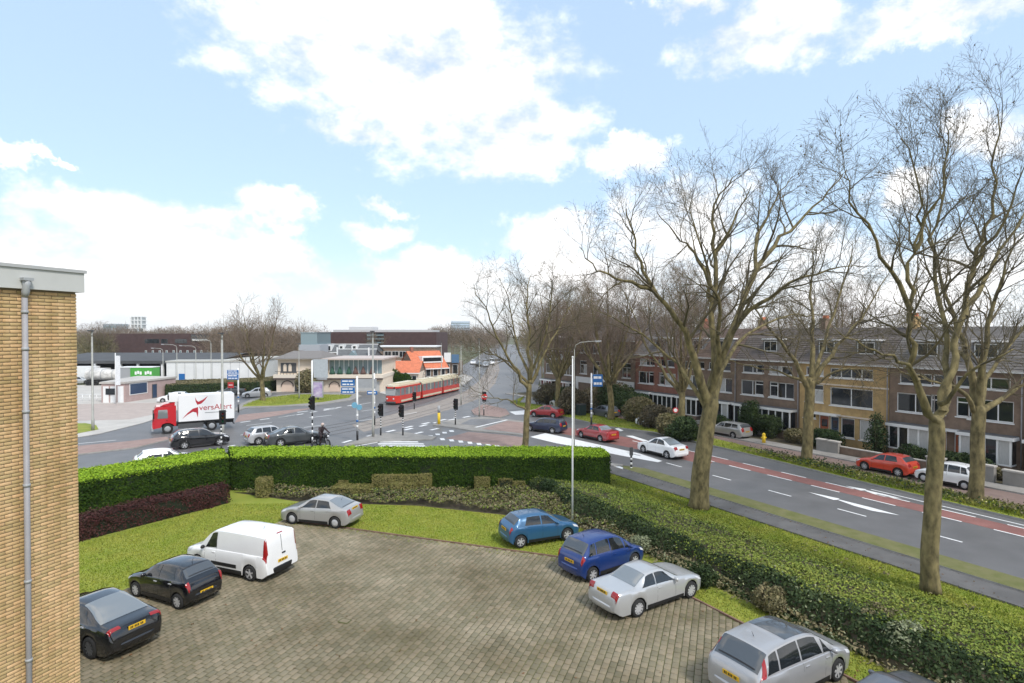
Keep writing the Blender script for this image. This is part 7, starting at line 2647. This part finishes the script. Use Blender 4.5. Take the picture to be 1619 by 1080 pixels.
limb_tree('plane_tree', G(1472, 935), px_limb([(1472, 938), (1470, 860), (1477, 770), (1481, 670)], B_Y, (.325, .265)),
          [px_limb(l, B_Y, r_) for l, r_ in (
              ([(1481, 680), (1455, 615, -.3), (1445, 545, -.6), (1438, 480, -.8), (1447, 390, -1), (1456, 300, -1.2), (1428, 165, -1.6)], (.19, .02)),
              ([(1440, 490, -.8), (1395, 400, -1.6), (1350, 290, -2.2), (1335, 230, -2.4)], (.10, .015)),
              ([(1482, 680), (1500, 600, .4), (1520, 520, .8), (1538, 425, 1), (1560, 350, 1.2), (1572, 225, 1.4), (1585, 105, 1.5)], (.21, .02)),
              ([(1525, 500, .8), (1570, 420, 1.8), (1620, 320, 2.4), (1660, 240, 2.8)], (.12, .015)),
              ([(1490, 650), (1495, 540, 1.2), (1480, 440, 1.8), (1478, 340, 2.2), (1495, 200, 2.4), (1500, 130, 2.6)], (.15, .015)),
              ([(1540, 420, 1), (1590, 330, .2), (1625, 200, -.4)], (.10, .015)),
              ([(1452, 600, -.4), (1410, 560, -1.2), (1360, 545, -2), (1320, 520, -2.4)], (.08, .012)),
              ([(1484, 640), (1530, 590, -1), (1590, 560, -1.8), (1650, 540, -2)], (.10, .012)),
              ([(1447, 390, -1), (1480, 300, -1.6), (1500, 220, -2)], (.08, .012)))],
          'slender bare plane tree on the near verge in front of the white hatchback', 'bare plane trees', 2, cfgB, 3, .12)
Dy = 34.2
limb_tree('plane_tree', G(1543, 797), px_limb([(1543, 799), (1545, 730), (1547, 650)], Dy, (.39, .34)),
          [px_limb(l, Dy, r_) for l, r_ in (
              ([(1545, 655), (1515, 615, -.6), (1470, 600, -1.4), (1410, 580, -2)], (.17, .02)),
              ([(1545, 650), (1530, 560, .6), (1500, 480, 1), (1475, 380, 1.4), (1460, 300, 1.6)], (.26, .02)),
              ([(1548, 655), (1590, 625, .6), (1640, 600, 1.4), (1700, 570, 2)], (.22, .02)),
              ([(1548, 650), (1560, 540, -.6), (1585, 440, -1), (1610, 330, -1.4)], (.26, .02)),
              ([(1548, 650), (1570, 580, 1.4), (1630, 500, 2.4), (1680, 400, 3)], (.2, .02)),
              ([(1530, 570), (1470, 520, 2), (1410, 470, 3)], (.12, .02)))],
          'stout bare plane tree on the far verge right of the white hatchback', 'bare plane trees', 3, PLANE, 3, .08)
Cy = 45.2
limb_tree('plane_tree', G(1275, 730), px_limb([(1275, 732), (1278, 670), (1281, 605)], Cy, (.41, .34)),
          [px_limb(l, Cy, r_) for l, r_ in (
              ([(1279, 615), (1245, 555, -.6), (1205, 505, -1.4), (1170, 440, -2)], (.24, .02)),
              ([(1281, 610), (1286, 530, .6), (1282, 450, 1), (1290, 370, 1.4)], (.26, .02)),
              ([(1283, 612), (1325, 545, .6), (1370, 490, 1.4), (1410, 420, 2)], (.24, .02)),
              ([(1281, 612), (1320, 590, -1), (1365, 585, -2), (1400, 600, -3)], (.14, .02)),
              ([(1279, 612), (1240, 590, 1.4), (1190, 580, 2.6), (1150, 570, 3)], (.14, .02)),
              ([(1284, 610), (1310, 520, 2), (1340, 430, 3), (1350, 370, 3.6)], (.2, .02)))],
          'bare plane tree before the yellow brick house', 'bare plane trees', 4, PLANE, 3, .08)
Ey = 49.6
cfgE = dict(PLANE, len=[3.4, 1.9, 1.0, .45], ref=7.0)
limb_tree('plane_tree', G(830, 712), px_limb([(830, 714), (833, 660), (837, 610)], Ey, (.28, .22)),
          [px_limb(l, Ey, r_) for l, r_ in (
              ([(837, 615), (812, 578, -.6), (785, 530, -1.4), (765, 485, -2), (748, 450, -2.4)], (.18, .02)),
              ([(836, 608), (800, 572, .8), (770, 558, 1.6), (745, 560, 2)], (.13, .02)),
              ([(838, 605), (836, 540, .6), (834, 480, .8), (838, 432, 1)], (.2, .02)),
              ([(839, 606), (860, 560, .6), (885, 515, 1.4), (905, 475, 2)], (.17, .02)),
              ([(834, 650), (800, 632, -1), (770, 628, -1.6), (738, 608, -2)], (.09, .015)),
              ([(838, 600), (862, 530, -1.4), (872, 465, -2), (868, 440, -2.4)], (.14, .02)),
              ([(838, 600), (815, 540, 1.4), (805, 480, 2), (790, 440, 2.4)], (.14, .02)))],
          'young bare plane tree behind the long hedge', 'bare plane trees', 5, cfgE, 3, .05)
# prototypes for the trees further off
cfgR = dict(PLANE, num=[9, 7, 5, 2], len=[3.6, 2.0, 1.05, .5], rad=[.08, .034, .018, .010], tip=.008)
trs = []
tr_, lm_ = auto_tree_parts(21, 17.0, 6.0, 4.2, .40, 8)
spots = [(ST(42.6, 41.5), 1.0, 'bare plane tree half hidden by the big trunk'), (ST(42.8, 52.5), 1.02, 'bare plane tree by the blue square board'), (ST(43.2, 64), .98, 'bare plane tree beyond the winter shrubs'),
         (ST(47.5, 58), .8, 'bare tree in front of the shop house'), ((9.5, 96), .9, 'bare plane tree beside the corner house'),
         (ST(47.0, 70), .85, 'bare tree before the brown house beyond the shop'), ((16, 118), .95, 'bare plane tree behind the corner house'), ((27, 112), 1.0, 'bare tree behind the far roofs'), (ST(64, 60), 1.0, 'bare tree behind the shop house roof'), (ST(66, 40), .95, 'bare tree behind the brown row houses'), ((33, 100), 1.0, 'bare tree behind the end of the row')]
src = None
for i, ((x, y), sc, lab) in enumerate(spots):
    if i == 0:
        src = limb_tree('bare_tree', (0, 0, 0), tr_, lm_, lab, 'bare trees along the side street', 31, cfgR, 3, False, 'twig_brown')
        src.location = (x, y, .08)
    else:
        copy_tree(src, (x, y, .08 if i < 5 else 0), i * 2.1, sc, lab)
# the single young tree across the junction
tr_, lm_ = auto_tree_parts(25, 14.2, 5.6, 3.2, .40, 8)
q = G(415, 635)
t2 = limb_tree('bare_tree', (q.x, q.y, .15), [(p + q, r_) for p, r_ in tr_], [[(p + q, r_) for p, r_ in l] for l in lm_], 'lone bare tree on the grass verge by the restaurant', 'bare trees across the junction', 33, dict(PLANE, num=[8, 6, 4, 3], tip=.012), 2, False, 'twig_brown')
for i, (x, Y, sc, lab) in enumerate(((705, 260, .75, 'bare tree behind the corner shop'), (745, 330, .8, 'bare tree on the west side of the far road'), (160, 190, .8, 'bare tree before the purple hall end'), (590, 165, .6, 'small bare tree behind the flat roofed terrace'))):
    p = D(x, 560, Y)
    copy_tree(src, (p.x, Y, 0), i * 1.3, sc, lab)['group'] = 'bare trees across the junction'


def wood(name, x0, x1, Y0, Y1, n, hmean, m, seed, tw=420):
    """far bare wood reading as one mass: trunks, limbs and a haze of twigs for each tree"""
    rs = np.random.default_rng(seed)
    V, F = [], []
    k = 0
    for i in range(n):
        Y = rs.uniform(Y0, Y1)
        u = rs.uniform(x0, x1)
        X = (u - CX) / FPX * Y
        h = hmean * rs.uniform(.7, 1.2)
        r_ = h * .36
        d = rs.normal(0, 1, (tw, 3))
        d /= np.linalg.norm(d, axis=1)[:, None]
        rad = rs.uniform(0.15, 1, tw)[:, None] ** .5
        c = np.array([X, Y, h * .6])
        p = c + d * rad * np.array([r_, r_, h * .40])
        out = d * [1, 1, .6] + [0, 0, .55] + rs.normal(0, .35, (tw, 3))
        out /= np.linalg.norm(out, axis=1)[:, None]
        ln = rs.uniform(.6, 1.9, tw)[:, None] * h / 13
        w = rs.normal(0, 1, (tw, 3))
        w -= out * (w * out).sum(1)[:, None]
        w /= np.linalg.norm(w, axis=1)[:, None]
        w = w * rs.uniform(.02, .05, tw)[:, None] * Y / 150
        t = np.stack([p - w, p + w, p + out * ln], 1).reshape(-1, 3)
        V.append(t)
        F.append(np.arange(3 * tw).reshape(tw, 3) + k)
        k += 3 * tw
        # trunk and a few limbs as thin prisms of three faces
        segs = [((X, Y, 0), (X + rs.normal(0, .3), Y, h * .55), .18, .1)]
        for j in range(6):
            a = rs.uniform(0, 6.28)
            segs.append(((X, Y, h * rs.uniform(.25, .5)), (X + math.cos(a) * r_ * .8, Y + math.sin(a) * r_ * .8, h * rs.uniform(.6, .95)), .1, .03))
        for a_, b_, r0, r1 in segs:
            a_, b_ = np.array(a_), np.array(b_)
            ring = np.array([[1, 0, 0], [-.5, .87, 0], [-.5, -.87, 0]])
            V.append(np.concatenate([a_ + ring * r0, b_ + ring * r1]))
            F.append(np.array([[k, k + 1, k + 4], [k, k + 4, k + 3], [k + 1, k + 2, k + 5], [k + 1, k + 5, k + 4], [k + 2, k, k + 3], [k + 2, k + 3, k + 5]]))
            k += 6
    return tag(link(name, np_mesh(name, np.concatenate(V), np.concatenate(F), M[m])), kind='stuff')


wood('bare_wood', 330, 480, 150, 200, 55, 12.0, 'twig_brown', 61, 520)
wood('bare_wood', 100, 340, 210, 330, 60, 11.5, 'twig_brown', 62, 420)
wood('bare_wood', 100, 520, 330, 480, 110, 13.5, 'twig_brown', 63, 320)
wood('bare_wood', 680, 800, 260, 480, 80, 12.5, 'twig_brown', 64, 420)
wood('bare_wood', 835, 1050, 140, 260, 80, 15.0, 'twig_brown', 65, 520)
wood('bare_wood', 835, 925, 115, 140, 9, 17.0, 'olive', 68, 900)
wood('bare_wood', 1000, 1700, 85, 150, 70, 14.0, 'twig_brown', 66, 520)
wood('bare_wood', 130, 175, 185, 205, 14, 9.0, 'olive', 67, 420)

# ------------------------------------------------------------------ thin air haze round the whole place
hm = bpy.data.materials.new('thin_haze')
hm.use_nodes = True
hm.node_tree.nodes.clear()
pvn = hm.node_tree.nodes.new('ShaderNodeVolumePrincipled')
pvn.inputs['Color'].default_value = (0.93, 0.95, 0.98, 1)
pvn.inputs['Density'].default_value = 0.00018
pvn.inputs['Anisotropy'].default_value = 0.3
mo = hm.node_tree.nodes.new('ShaderNodeOutputMaterial')
hm.node_tree.links.new(pvn.outputs[0], mo.inputs['Volume'])
tag(MB().box(-1720, 1720, -170, 1720, -1.1, 60).build('haze', hm), kind='stuff')
